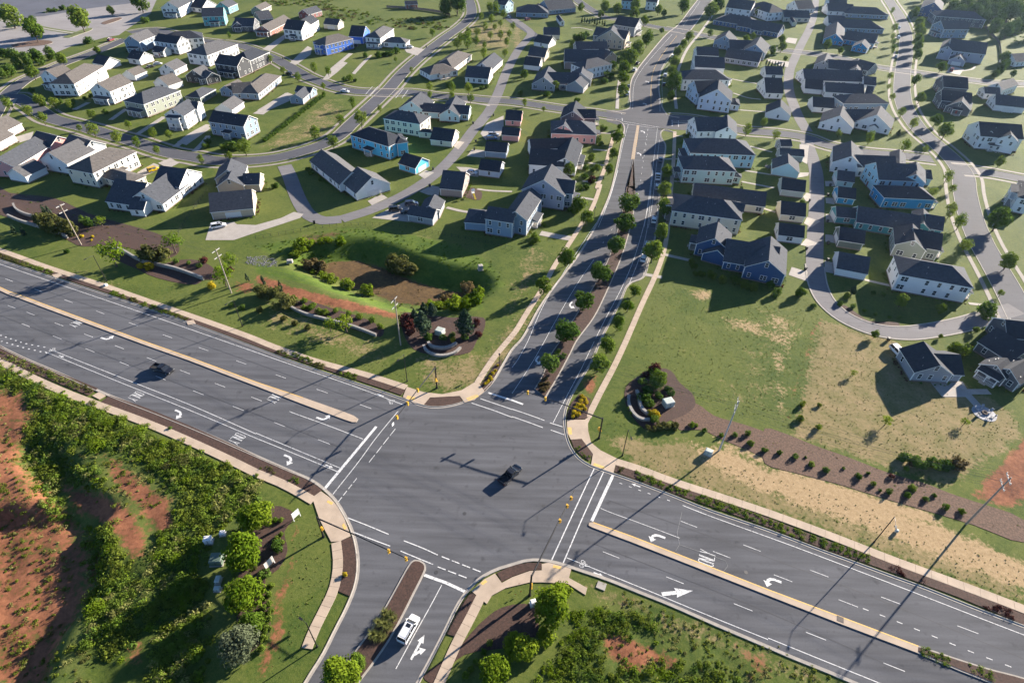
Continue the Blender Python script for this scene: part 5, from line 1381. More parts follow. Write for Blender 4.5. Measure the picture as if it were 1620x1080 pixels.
H('house with tall white two-level porch at the eastern edge', 'white', 'k', 'b5', 'h 2 1650 640 1650 760 1560 700', porch=('W', 0, 4), p2=1)
H('dark grey house with white gabled porch at the eastern edge', 'charcoal', 'k', '23', 'f g 1 1577 517 1632 550 1544 539;f g 1.5 1590 505 1660 512 1600 535;f g 1 1577.6 578 1594 566 1554 571;f g 1 1598 584 1625 568 1616.5 607', porch=('SW', 2, 2.4), near=True)
H('grey detached garage casting a long shadow on the dry lawn', 'grey', 'k', '23', 'g 1 1092 152 985 -3 895 150;g g 1050 75 1220 82 1180 212', gd=('N', 0), near=True, cat='garage', name='garage')
# ------------------------------------------------------------------ foliage
def leaf_mat(name, c1, c2, trans=.35):
    m = bpy.data.materials.new(name); m.use_nodes = True
    nt = m.node_tree
    for n in list(nt.nodes):
        if n.type != 'OUTPUT_MATERIAL': nt.nodes.remove(n)
    out = [n for n in nt.nodes if n.type == 'OUTPUT_MATERIAL'][0]
    geo = nt.nodes.new('ShaderNodeNewGeometry'); inf = nt.nodes.new('ShaderNodeObjectInfo')
    nz = nt.nodes.new('ShaderNodeTexNoise'); nz.inputs['Scale'].default_value = .9; nz.inputs['Detail'].default_value = 3
    nt.links.new(geo.outputs['Position'], nz.inputs['Vector'])
    ad = nt.nodes.new('ShaderNodeMath'); ad.operation = 'ADD'
    mu = nt.nodes.new('ShaderNodeMath'); mu.operation = 'MULTIPLY'; mu.inputs[1].default_value = .45
    nt.links.new(inf.outputs['Random'], mu.inputs[0]); nt.links.new(mu.outputs[0], ad.inputs[0]); nt.links.new(nz.outputs[0], ad.inputs[1])
    rp = nt.nodes.new('ShaderNodeValToRGB'); rp.color_ramp.elements[0].position = .42; rp.color_ramp.elements[1].position = 1.0
    rp.color_ramp.elements[0].color = (*c1, 1); rp.color_ramp.elements[1].color = (*c2, 1)
    nt.links.new(ad.outputs[0], rp.inputs[0])
    d = nt.nodes.new('ShaderNodeBsdfDiffuse'); t = nt.nodes.new('ShaderNodeBsdfTranslucent'); mx = nt.nodes.new('ShaderNodeMixShader')
    mx.inputs[0].default_value = trans
    nt.links.new(rp.outputs[0], d.inputs[0]); nt.links.new(rp.outputs[0], t.inputs[0])
    nt.links.new(d.outputs[0], mx.inputs[1]); nt.links.new(t.outputs[0], mx.inputs[2]); nt.links.new(mx.outputs[0], out.inputs[0])
    MAT[name] = m
    return m
LEAF = dict(street=leaf_mat('leaf_street', (.066, .122, .013), (.160, .215, .034)), dark=leaf_mat('leaf_dark', (.048, .096, .015), (.108, .168, .032), .32),
            bright=leaf_mat('leaf_bright', (.085, .150, .010), (.185, .245, .022), .45), olive=leaf_mat('leaf_olive', (.075, .085, .025), (.125, .125, .040)),
            conifer=leaf_mat('leaf_conifer', (.030, .055, .028), (.065, .095, .055), .2), yellow=leaf_mat('leaf_yellow', (.30, .24, .015), (.50, .38, .03), .3),
            brown=leaf_mat('leaf_brown', (.095, .075, .034), (.16, .12, .055), .3), red=leaf_mat('leaf_red', (.055, .022, .020), (.10, .035, .030), .25),
            grass=leaf_mat('leaf_grass', (.13, .15, .045), (.25, .25, .085), .35), weed=leaf_mat('leaf_weed', (.062, .110, .012), (.160, .190, .030), .4), airy=leaf_mat('leaf_airy', (.080, .140, .016), (.185, .235, .040), .42), sage=leaf_mat('leaf_sage', (.085, .105, .060), (.13, .15, .085)))

def quads_at(P, Nn, size, rng, aspect=1.5):
    """leaf quads centred at P, facing roughly Nn"""
    k = len(P)
    R = rng.normal(size=(k, 3)); Nn = Nn + .55 * R
    Nn /= np.linalg.norm(Nn, axis=1)[:, None] + 1e-9
    A = np.cross(Nn, rng.normal(size=(k, 3))); A /= np.linalg.norm(A, axis=1)[:, None] + 1e-9
    B = np.cross(Nn, A)
    s = (size * rng.uniform(.6, 1.35, k))[:, None]
    a, b = A * s * aspect * .5, B * s * .5
    return np.stack([P - a, P - b * .9, P + a, P + b * .9], 1)

def raw_mesh(name, Q, m, midx=None):
    """Q: (k,4,3) quads"""
    k = len(Q)
    me = bpy.data.meshes.new(name)
    me.vertices.add(k * 4); me.vertices.foreach_set('co', Q.astype(np.float32).ravel())
    me.loops.add(k * 4); me.loops.foreach_set('vertex_index', np.arange(k * 4, dtype=np.int32))
    me.polygons.add(k); me.polygons.foreach_set('loop_start', np.arange(0, k * 4, 4, dtype=np.int32))
    for x in (m if isinstance(m, list) else [m]): me.materials.append(x)
    if midx is not None: me.polygons.foreach_set('material_index', midx.astype(np.int32))
    me.update(calc_edges=True)
    return me

def crown_points(shape, rng, n_cl, n_leaf):
    """clumped points in a crown of width 1 and height 1 centred on the origin"""
    C = []
    while len(C) < n_cl:
        p = rng.uniform(-1, 1, 3)
        r = np.linalg.norm(p)
        if r > 1 or r < .45: continue
        C.append(p)
    C = np.array(C)
    if shape == 'cone': C[:, :2] *= (.98 - .46 * (C[:, 2:3] + 1)); rad = .30 * (1.1 - .42 * (C[:, 2] + 1))
    elif shape == 'egg': C[:, :2] *= np.where(C[:, 2:3] > 0, 1 - .35 * C[:, 2:3] ** 2, 1.0); rad = np.full(n_cl, .40) * rng.uniform(.75, 1.2, n_cl)
    else: rad = np.full(n_cl, .42) * rng.uniform(.75, 1.2, n_cl)
    C *= .78
    i = rng.integers(0, n_cl, n_leaf)
    D = rng.normal(size=(n_leaf, 3)); D /= np.linalg.norm(D, axis=1)[:, None]
    P = C[i] + D * (rad[i] * rng.uniform(.65, 1.05, n_leaf))[:, None]
    Nn = D * .7 + P * .6 + np.array([0, 0, .25])
    return P * .56, Nn

def make_tree_meshes(shape, leaf, seed, n_leaf, hw, trunk=.28, lsize=.075, n_cl=26):
    """unit tree: crown width 1, total height hw; base at z=0"""
    rng = np.random.default_rng(seed)
    P, Nn = crown_points(shape, rng, n_cl, n_leaf)
    ch = hw * (1 - trunk)
    P = P * np.array([1, 1, ch]) + np.array([0, 0, hw * trunk + ch * .5])
    crown = raw_mesh('crown', quads_at(P, Nn, lsize, rng), LEAF[leaf])
    mb = MB()
    zt = hw * (trunk + (1 - trunk) * .62)
    mb.tube([(0, 0, -.02), (.01, 0, hw * trunk * .5), (0, .01, hw * trunk), (.015, 0, zt)], [.045, .034, .03, .010], 6)
    for k in range(7):
        a = rng.uniform(0, 6.28); z0 = hw * trunk + (zt - hw * trunk) * rng.uniform(-.1, .75); r = rng.uniform(.22, .38)
        mb.tube([(0, 0, z0), (r * .5 * math.cos(a), r * .5 * math.sin(a), z0 + r * .45), (r * math.cos(a), r * math.sin(a), z0 + r * .95)], [.016, .010, .004], 4)
    return crown, mb.mesh('trunk', [bark]), hw, hw * trunk + ch * .5
SPECIES = {}
def species(key, variants, *a, **k):
    SPECIES[key] = [make_tree_meshes(a[0], a[1], 100 + i * 7 + len(SPECIES) * 31, *a[2:], **k) for i in range(variants)]
species('street', 4, 'egg', 'street', 1500, 1.3, trunk=.18, lsize=.09)
species('median', 4, 'round', 'dark', 1800, 1.05, trunk=.16, lsize=.085)
species('slim', 4, 'egg', 'airy', 800, 1.5, trunk=.20, lsize=.085)
species('wild', 3, 'round', 'dark', 2000, 1.2, trunk=.10, lsize=.085)
species('bright', 3, 'egg', 'bright', 4200, 1.1, trunk=.14, lsize=.066, n_cl=40)
species('near_dark', 2, 'egg', 'street', 4000, 1.1, trunk=.10, lsize=.064, n_cl=40)
species('sage', 2, 'egg', 'sage', 5000, 1.12, trunk=.10, lsize=.052, n_cl=40)
species('conifer', 3, 'cone', 'conifer', 2600, 1.35, trunk=.06, lsize=.07, n_cl=50)
species('airy', 2, 'egg', 'bright', 420, 1.2, trunk=.25, lsize=.075, n_cl=22)
def make_shrub(shape, leaf, seed, n, hw, lsize, n_cl=18):
    rng = np.random.default_rng(seed)
    P, Nn = crown_points(shape, rng, n_cl, n)
    P = P * np.array([1, 1, hw]) + np.array([0, 0, hw * .44])
    P[:, 2] = np.maximum(P[:, 2], .02)
    return raw_mesh('shrub', quads_at(P, Nn, lsize, rng), LEAF[leaf]), hw
SHRUB = {k: [make_shrub('round', k, 50 + i * 3 + j * 17, 760, .85, .105) for i in range(3)] for j, k in enumerate(('dark', 'street', 'bright', 'olive', 'yellow', 'brown', 'red', 'weed', 'sage'))}
SHRUB['cone'] = [make_shrub('cone', 'conifer', 300 + i, 600, 2.1, .12) for i in range(3)]
def make_tuft(seed):
    rng = np.random.default_rng(seed); Q = []
    for k in range(240):
        a = rng.uniform(0, 6.28); t = rng.uniform(.15, 1); L = rng.uniform(.45, .8)
        p = np.array([.06 * math.cos(a * 3), .06 * math.sin(a * 3), 0]); d = np.array([math.cos(a) * t, math.sin(a) * t, 1.1]); d /= np.linalg.norm(d)
        s = np.array([-math.sin(a), math.cos(a), 0]) * .018
        m_ = p + d * L * .6; e = p + d * L + np.array([math.cos(a), math.sin(a), -.9]) * L * .32 * t
        Q.append([p - s, p + s, m_ + s, m_ - s]); Q.append([m_ - s, m_ + s, e + s * .2, e - s * .2])
    return raw_mesh('grass_clump', np.array(Q), LEAF['grass']), .8
SHRUB['tuft'] = [make_tuft(5), make_tuft(6)]

ORD = ['first', 'second', 'third', 'fourth', 'fifth', 'sixth', 'seventh', 'eighth', 'ninth', 'tenth', 'eleventh', 'twelfth', 'thirteenth', 'fourteenth', 'fifteenth', 'sixteenth', 'seventeenth', 'eighteenth', 'nineteenth', 'twentieth']
def ordinal(i):
    if i < 20: return ORD[i]
    t = {2: 'twenty', 3: 'thirty', 4: 'forty'}[(i + 1) // 10]
    r = (i + 1) % 10
    return t + ('-' + ORD[r - 1] if r else 'th')
def locate(px, py, wpx, mid):
    """ground point and crown width for a crown seen at px with its centre mid*width above ground"""
    w = 4.0
    for _ in range(6):
        z = mid * w
        x, y = up(px, py, z)
        w = wpx / ppm(x, y, z)
    return x, y, w
TREES = 0
def tree(kind, px, py, wpx, label, group, name='tree'):
    global TREES
    cr, tr, hw, mid = SPECIES[kind][TREES % len(SPECIES[kind])]
    TREES += 1
    x, y, w = locate(px, py, wpx * {'slim': .92, 'wild': 1.0, 'conifer': 1.35}.get(kind, 1.06), mid)
    r = empty(name, (x, y, tz(x, y)), random.uniform(0, 6.28))
    r.rotation_euler = (random.uniform(-.05, .05), random.uniform(-.05, .05), r.rotation_euler[2])
    tag(r, label, 'tree', group)
    g_ = random.uniform(.86, 1.18); s = (w * g_ * random.uniform(.92, 1.08), w * g_ * random.uniform(.92, 1.08), w * g_ * random.uniform(.9, 1.15))
    for nm, me in (('crown', cr), ('trunk', tr)):
        o = ob(nm, me, r); o.scale = s
    return r
def trees(kind, s, phrase, group, name='street_tree', start='from the crossing'):
    v = [float(t) for t in s.split()]
    n = len(v) // 3
    for i in range(n):
        tree(kind, v[3 * i], v[3 * i + 1], v[3 * i + 2], '%s %s, counting %s' % (ordinal(i), phrase, start) if n > 1 else phrase, group, name)
SHN = 0
def shrub(kind, px, py, wpx, label, group=None, name='shrub', z=None):
    global SHN
    me, hw = SHRUB[kind][SHN % len(SHRUB[kind])]
    SHN += 1
    w = 1.0; wpx = wpx * (.8 if kind == 'tuft' else 1.12)
    for _ in range(5):
        x, y = up(px, py, hw * .45 * w)
        g = tz(x, y)
        x, y = up(px, py, g + hw * .45 * w)
        w = wpx / ppm(x, y, g)
    o = ob(name, me, None, (x, y, tz(x, y)), random.uniform(0, 6.28))
    o.scale = (w * random.uniform(.9, 1.1), w * random.uniform(.9, 1.1), w * random.uniform(.88, 1.12))
    tag(o, label, 'shrub', group)
    return o
def shrubs(kind, code, s, phrase, group, start='from the west', name='shrub'):
    v = [float(t) for t in s.split()]
    n = len(v) // 3
    q = {'f': 1}.get(code, 6 if code[0] in 'ab' else 4)
    for i in range(n):
        x, y = K(code, v[3 * i], v[3 * i + 1])
        shrub(kind, x, y, v[3 * i + 2] / q, ('%s %s, counting %s' % (ordinal(i), phrase, start)) if n > 1 else phrase, group, name)

trees('median', '870 572 30 898 524 30 925 473 32 951 429 28 974 388 27 988 353 26 995 322 25', 'round dark tree in the boulevard island', 'trees in the boulevard island')
trees('street', '947 574 24 961 547 20 980 510 20 994 482 18 1005 457 18 1034 397 27 1045 366 21 1052 329 20 1052 299 18 1055 269 18', 'tree on the field side of the boulevard', 'trees on the field side of the boulevard')
trees('street', '861 451 22 896 406 22 929 344 17 963 265 16 970 241 15 977 215 15 981 199 8', 'tree on the pond side of the boulevard', 'trees on the pond side of the boulevard')
trees('street', '1062 152 14 1065 130 23 1063 113 13 1068 98 14 1072 83 12 1082 70 10 1091 57 12 1127 15 17 1137 6 17', 'tree right of the boulevard beyond the far junction', 'trees on the right beyond the far junction', start='from that junction')
trees('street', '986 142 14 987 120 18 988 105 18 998 90 22 1010 75 19 1024 62 16 1047 47 8 1082 8 17', 'tree left of the boulevard beyond the far junction', 'trees on the left beyond the far junction', start='from that junction')
trees('slim', '10 162 15 41 172 16 66 185 16 84 160 18 60 155 16 110 165 11 144 180 12 125 201 9 146 204 16 184 216 15 202 196 11 214 222 15 241 210 13 247 237 10 266 212 12 317 250 13 351 232 8 386 232 18 362 246 11 497 207 18 526 222 18 537 188 13 571 190 18 557 162 12 601 170 10', 'young tree along the winding western street', 'young trees along the winding western street', start='from the west')
trees('street', '51 115 14 97 94 13 152 77 12', 'tree beside the car park street', 'trees beside the car park street', start='from the west')
trees('slim', '314 59 10 362 55 8 370 71 8 427 92 10 447 110 10 471 122 10 511 135 9 496 105 12 519 112 11 554 122 10 626 94 6 651 109 7 684 52 8 680 136 10 680 149 10 715 136 13 741 139 13 714 150 10 744 155 11 830 160 11 860 172 7', 'young tree along the western cross street', 'young trees along the western cross street', start='from the car park')
trees('slim', '723 67 13 729 60 12 739 64 16 741 50 10 755 49 11 753 64 12 767 41 11 767 71 9 776 55 9 777 30 10 761 24 9 775 10 14 785 15 12 792 35 10 792 55 9 783 42 8 802 65 10 806 54 9 765 84 12 799 84 9 797 22 10 812 40 10', 'young tree in the straw coloured grove', 'young trees in the straw coloured grove', start='from the street bend', name='grove_tree')
trees('street', '920 11 10 951 21 10 957 9 13 977 16 11 1005 10 13 1004 22 13 1020 32 12 1042 15 11', 'tree by the bending street at the top', 'trees by the bending street at the top', start='from the west')
trees('slim', '1183 204 14 1209 192 12 1228 211 14 1328 209 11 1377 218 13', 'young tree along the eastern cross street', 'young trees along the eastern cross street', start='from the boulevard')
trees('street', '1124 52 8 1192 56 8 1181 62 9 1237 62 10 1237 75 10 1310 72 9 1330 79 8', 'small tree along the far cross street', 'small trees along the far cross street', start='from the boulevard')
trees('slim', '1412 17 7 1415 44 9 1414 57 8 1413 67 8 1413 78 9 1409 120 9 1407 136 8 1412 153 8 1428 175 12 1446 195 13 1433 230 14 1465 235 11 1499 280 14 1507 297 12 1477 303 11 1508 325 19 1503 338 11 1522 348 22 1529 388 15 1584 464 9', 'tree on the near side of the broad eastern street', 'trees on the near side of the eastern street', start='from the top')
trees('street', '1448 18 12 1455 38 13 1455 52 14 1452 65 12 1452 76 12 1451 88 12 1450 127 11 1457 153 14 1490 105 12 1483 187 17 1498 205 21 1581 348 25 1600 408 27', 'tree on the far side of the broad eastern street', 'trees on the far side of the eastern street', start='from the top')
trees('street', '13 22 26 53 50 20 125 29 25 175 17 10 221 4 18', 'tall egg shaped tree in the car park', 'trees in the car park', start='from the west', name='parking_tree')
trees('wild', '7 84 14 20 86 17 25 98 16 42 94 18 55 88 16 62 92 15 13 110 17 3 116 14 77 83 17 80 100 0.1'.rsplit(' ', 3)[0], 'bushy tree in the clump below the car park', 'bushy trees below the car park', start='from the west', name='bushy_tree')
trees('wild', '1508 8 20 1520 16 22 1531 4 24 1541 20 20 1552 10 24 1560 28 20 1566 0 24 1574 16 22 1583 32 20 1588 6 24 1597 22 24 1606 40 20 1604 2 22 1615 16 24 1622 34 22 1575 44 16 1593 52 15 1640 20 26 1638 48 22 1495 -2 18 1478 -6 16 1462 -8 14', 'tree of the dark wood at the top corner', 'trees of the dark wood', start='from the west', name='woodland_tree')
trees('wild', '1590 92 14 1586 108 13 1576 117 10 1603 117 9 1592 100 12', 'dark tree beside the meadow fence', 'dark trees beside the meadow fence', start='from the top')
trees('wild', '705 10 20 723 8 22', 'big dark tree at the top of the winding street', 'big trees at the top', start='from the west')
trees('bright', '874 960 50', 'large bright green tree at the corner with the red flags', None, name='ornamental_tree')
trees('bright', '825 1022 44', 'bright green tree cut by shade beside the large corner tree', None, name='ornamental_tree')
trees('bright', '785 1060 46', 'bright green tree at the bottom between side road and corner', None, name='ornamental_tree')
trees('bright', '537 1068 48', 'bright green tree at the bottom of the side road island', None, name='ornamental_tree')
trees('near_dark', '565 1047 30', 'small dark green tree at the head of the island planting', None, name='ornamental_tree')
trees('bright', '386 874 48 384 937 50 407 817 38', 'bright yellow green tree behind the real estate board', 'bright trees behind the real estate board', start='from the middle', name='ornamental_tree')
trees('sage', '380 1022 50', 'greyish olive tree at the bottom behind the lawn', None, name='ornamental_tree')
trees('near_dark', '397 988 28', 'dark tree squeezed above the greyish olive one', None, name='ornamental_tree')
trees('conifer', '667 510 27 735 510 28 669 488 15 684 491 14 655 501 13', 'conifer in the pond corner bed', 'conifers in the pond corner bed', start='from the largest', name='conifer')
trees('airy', '175 402 30 270 380 30 157 347 16 352 435 28 362 410 22 521 512 20 546 511 24', 'loose light green tree on the mulch slope', 'loose trees on the mulch slope', start='from the utility pole', name='young_tree')
trees('near_dark', '1042 599 27', 'round green tree in the open field entrance bed', None, name='ornamental_tree')
trees('airy', '1352 589 10 1404 665 14 1528 666 13 1296 676 7 1266 661 7 1270 639 7', 'sapling on the dry lawn', 'saplings on the dry lawn', start='from the largest shadow', name='sapling')
trees('conifer', '1351 456 13 1423 208 8', 'slim conifer on an eastern lawn', 'slim conifers on eastern lawns', start='from the nearest', name='conifer')
trees('street', '1266 462 10 1427 475 16 1490 487 14 1385 528 11 1545 521 9 1489 531 7 1340 467 9', 'small garden tree near the curving alley', 'garden trees near the curving alley', start='from the west', name='garden_tree')
trees('street', '1222 81 9 1243 92 7 1582 257 11', 'small garden tree in the eastern blocks', 'garden trees in the eastern blocks', start='from the west', name='garden_tree')
trees('street', '905 70 10 858 77 8 878 135 10 862 128 9 830 116 11 1050 20 9 1200 20 9', 'small back garden tree by the western alley', 'back garden trees', start='from the top', name='garden_tree')
trees('street', '917 322 20 900 270 14 945 265 10 936 248 10 900 240 10 878 278 10 872 250 9', 'small tree before the boulevard houses', 'trees before the boulevard houses', start='from the lavender house', name='garden_tree')
# shrubs that stand apart
shrubs('olive', '10', '315 325 120 270 300 90 350 350 110 430 365 100 915 525 95 1005 540 120', 'olive green bush on the western mulch slope', 'olive bushes on the western slope')
shrubs('yellow', '10', '945 605 52 1340 725 46 885 600 40 515 412 24 585 415 18 580 440 14', 'golden shrub on the western mulch slope', 'golden shrubs on the western slope')
shrubs('cone', '10', '270 240 36 300 245 34 80 370 34 135 375 34 1560 675 34', 'small upright conifer on the western slope', 'upright conifers on the western slope')
shrubs('dark', '10', '420 510 30 530 310 60 560 330 50 1190 580 28 1260 600 30 1115 570 30 1530 865 36 1460 845 30', 'low dark shrub on the western slope', 'low dark shrubs on the western slope')
shrubs('red', '10', '1290 565 40 1455 620 40', 'reddish shrub beside the leaning utility pole', 'reddish shrubs by the utility pole')
shrubs('olive', '11', '30 760 80 105 770 80 165 825 110 225 825 60 20 875 40 175 935 40 245 962 36 325 988 38', 'olive shrub below the pond bank', 'olive shrubs below the pond bank')
shrubs('cone', '11', '40 690 40 148 722 42', 'slim conifer on the clay path below the pond', 'slim conifers below the pond')
shrubs('street', '11', '235 800 34 300 820 36 350 860 40 400 890 46 440 890 40 505 882 34 585 902 34 655 918 36 730 942 36 785 982 36 300 862 36 365 850 34', 'young shrub in the bed above the low wall', 'young shrubs above the low wall')
shrubs('bright', '11', '545 482 62 300 500 90 250 530 60 360 500 50 420 490 44 465 480 40 570 702 80 480 672 60 420 650 50 700 740 80 1100 825 70 1150 835 70 1260 835 100 1210 830 60 1350 795 70 1410 770 80 1330 835 70 1400 820 60 355 630 30', 'bright marsh shrub round the dry pond', 'bright marsh shrubs round the pond')
shrubs('olive', '11', '890 585 115 930 620 90 980 630 70', 'broad olive bush standing inside the dry pond', 'olive bushes in the dry pond')
shrubs('brown', '11', '340 580 90 410 600 90 1340 730 80 1200 790 70', 'brownish reed bush at the pond edge', 'brownish reed bushes at the pond edge')
shrubs('red', '11', '950 950 90 975 1010 60 1390 960 50 1410 1030 40', 'purple leaved shrub in the pond corner bed', 'purple shrubs in the pond corner bed')
shrubs('dark', '11', '1185 1052 40 1235 1040 44 1320 1050 40 1090 1050 50', 'clipped dark shrub in the pond corner bed', 'clipped shrubs in the pond corner bed')
shrubs('yellow', '11', '1245 1070 34', 'bright yellow shrub in the pond corner bed', None)
shrubs('dark', '22', '870 300 55 845 300 40 850 345 60 820 355 50 870 388 56 930 335 50 1005 318 50 985 295 40 900 200 60 830 250 50', 'dark clipped shrub in the open field entrance bed', 'dark clipped shrubs in the entrance bed')
shrubs('red', '22', '905 170 70 850 200 40', 'purple leaved shrub at the back of the entrance bed', 'purple shrubs in the entrance bed')
shrubs('yellow', '22', '875 450 40 905 458 50 925 475 34', 'golden shrub in the open field entrance bed', 'golden shrubs in the entrance bed')
shrubs('street', '22', '905 490 50 730 370 20 735 420 20 750 450 20', 'green shrub along the entrance wall of the open field', 'green shrubs along the entrance wall')
shrubs('olive', '22', '860 540 34 895 552 36 935 545 40 985 538 44 1032 530 40 960 520 34 1030 550 30 930 520 30', 'rounded olive shrub below the entrance wall', 'rounded olive shrubs below the entrance wall')
shrubs('yellow', '22', '440 345 26 460 360 26 435 375 28 470 385 28 420 400 30 450 410 30 400 420 28 430 432 30 395 450 28 420 460 28 385 470 26 465 425 24', 'yellow perennial in the bed at the boulevard mouth', 'yellow perennials at the boulevard mouth', start='from the top')
shrubs('brown', '22', '195 240 24 215 235 24 180 270 26 205 265 26 230 262 24 190 300 28 215 295 26 205 310 22 225 285 22', 'small rusty shrub at the tip of the boulevard island', 'rusty shrubs at the island tip', start='from the top')
shrubs('dark', '22', '285 75 30 310 95 28 330 80 26 325 100 24 295 55 26', 'low shrub behind the first boulevard tree', 'low shrubs behind the first boulevard tree')
shrubs('yellow', '21', '1450 270 20 1470 250 22 1480 225 22 1500 200 22 1515 185 20 1530 150 16 1460 260 18 1490 240 20', 'yellow flower clump in the narrow boulevard bed', 'yellow flowers in the narrow boulevard bed')
shrubs('street', '22', '1140 525 34 1325 588 28 1490 578 34 1512 640 36 1165 525 24', 'light green shrub on the pine straw bank', 'light green shrubs on the pine straw bank')
shrubs('dark', '22', '1220 560 30 1412 588 30 1600 682 36', 'dark upright shrub on the pine straw bank', 'dark shrubs on the near pine straw bank')
shrubs('dark', '23', '175 725 34 368 810 36 575 850 38 768 945 38 1000 992 34 635 832 20 480 800 18 1055 970 26 240 730 16 710 940 20', 'dark young shrub along the long pine straw bank', 'dark young shrubs along the long bank')
shrubs('street', '23', '75 700 28 280 775 34 665 898 30 885 970 36 918 925 44 1120 1045 40 1230 1072 34 875 800 34', 'light young shrub along the long pine straw bank', 'light young shrubs along the long bank')
shrubs('red', '23', '783 850 28', 'small red shrub on the long pine straw bank', None)
shrubs('dark', '23', '862 728 66 955 760 84 1055 770 80 1125 778 72', 'big dark round bush at the foot of the dry lawn', 'dark bushes at the foot of the dry lawn')
shrubs('brown', '23', '1205 770 80 900 770 36', 'russet bush beside the dark ones on the dry lawn', 'russet bushes on the dry lawn')
shrubs('weed', '23', '320 540 34 205 485 40 220 395 36 325 400 24 1220 45 110 1160 60 50', 'rough shrub at the margin of the dry lawn', 'rough shrubs at the dry lawn margin')
shrubs('tuft', '31', '815 630 70 850 645 80 875 665 60 775 695 80 815 705 90 845 720 70 740 770 90 775 780 90 805 785 70 825 660 60', 'ornamental grass clump on the side road island', 'grass clumps on the side road island', start='from the top', name='grass_clump')
shrubs('dark', '31', '135 215 66 55 390 66 140 185 40', 'dark clipped shrub behind the real estate board', 'dark clipped shrubs behind the board', start='from the top')
shrubs('street', '31', '120 45 34 160 45 30 130 165 34 165 185 30 160 135 28 95 460 36 45 490 34 80 515 36 45 545 34 80 570 38 45 600 36 88 625 38 40 650 36 75 672 40 65 735 50 10 745 50 40 860 40 45 790 44', 'small green shrub in the bed behind the lawn', 'small shrubs in the bed behind the lawn', start='from the top')
shrubs('yellow', '31', '565 392 30', 'lone yellow tuft in the mulch wedge by the curved pavement', None)
shrubs('bright', '32', '215 790 110 300 480 80 340 490 70', 'leafy bush beside the large corner tree', 'leafy bushes beside the corner tree', start='from the lowest')
shrubs('street', '31', '1475 825 40 1440 880 36 1400 940 40 1330 1030 44 1360 990 36', 'low shrub in the shaded bed by the corner trees', 'low shrubs by the corner trees', start='from the top')
shrubs('dark', 'a0', '280 190 90 250 200 60 465 95 44 590 75 50 520 95 40 830 380 74 1370 185 70', 'dark shrub in a car park island', 'shrubs in the car park islands')
shrubs('cone', 'a3', ' '.join('%d %d 26' % (665 + 24 * i, 186 + 3.6 * i) for i in range(10)), 'clipped upright shrub in the lawn row', 'upright shrubs in the lawn row')
shrubs('cone', 'a4', ' '.join('%d %d 30' % (795 + 27 * i, 598 + 5 * i) for i in range(7)), 'arborvitae in the row by the parking apron', 'arborvitae by the parking apron')
shrubs('dark', '01', ' '.join('%d %d 26' % (430 - 15 * i, 598 + 11.5 * i) for i in range(26)), 'dark shrub in the hedge along the golden lawn', 'hedge shrubs along the golden lawn', start='from the garage')
shrubs('weed', '12', '1265 660 50 1335 685 52 1415 690 55 1475 720 56 1530 735 52 1200 655 40 1150 600 40 1140 570 36 1160 650 30', 'upright shrub in the row before the navy house', 'shrubs before the navy house')
shrubs('dark', '13', '20 720 50 60 770 60 210 770 56 1390 885 100 460 840 36 540 855 30 670 770 26 730 780 28 770 925 22 830 925 24 610 885 22 680 905 22 290 850 30', 'garden shrub near the white corner house', 'garden shrubs near the white corner house')
shrubs('red', '12', '500 55 50', 'dark red shrub before the lavender house', None)
shrubs('street', '12', '420 210 70 400 240 60 140 410 40 160 440 40 130 450 30', 'leafy shrub beside the boulevard houses', 'leafy shrubs beside the boulevard houses')
shrubs('dark', 'b3', '870 130 60 820 230 60 840 280 50 790 260 50 750 420 60 700 510 50 760 530 50 690 590 60 710 690 50 650 700 50 760 630 60 300 1050 40', 'garden shrub along the boulevard fronts', 'garden shrubs along the boulevard fronts')
shrubs('dark', 'a3', '610 350 70 660 340 80 700 330 60 110 700 60 900 700 60 880 760 60 1000 560 80 1060 530 70 960 620 70 940 720 60 620 945 50 330 890 60 80 880 50', 'garden shrub among the far boulevard houses', 'garden shrubs among the far boulevard houses')
shrubs('dark', 'b4', '20 270 70 30 340 80 60 200 50 1140 830 40 560 700 26', 'garden shrub among the eastern fronts', 'garden shrubs among the eastern fronts')
shrubs('dark', 'b1', '330 300 60 560 300 90 600 310 80 640 300 60 350 260 50 880 640 40 990 680 60 1300 520 40 1330 560 40 1420 620 36 500 320 40', 'garden shrub near the tan house', 'garden shrubs near the tan house')
shrubs('dark', 'a2', '350 520 60 420 510 60 470 500 60 520 480 60 230 520 50 1330 830 40 1380 820 40 1030 800 60 80 740 50 30 750 44 130 760 36', 'garden shrub around the sunny lawn houses', 'garden shrubs around the sunny lawn houses')
shrubs('dark', 'a0', '680 960 50 860 910 40 800 930 40 300 860 50 350 940 60 400 980 60 560 960 50 1000 1060 50', 'garden shrub at the western street bend', 'garden shrubs at the western street bend')

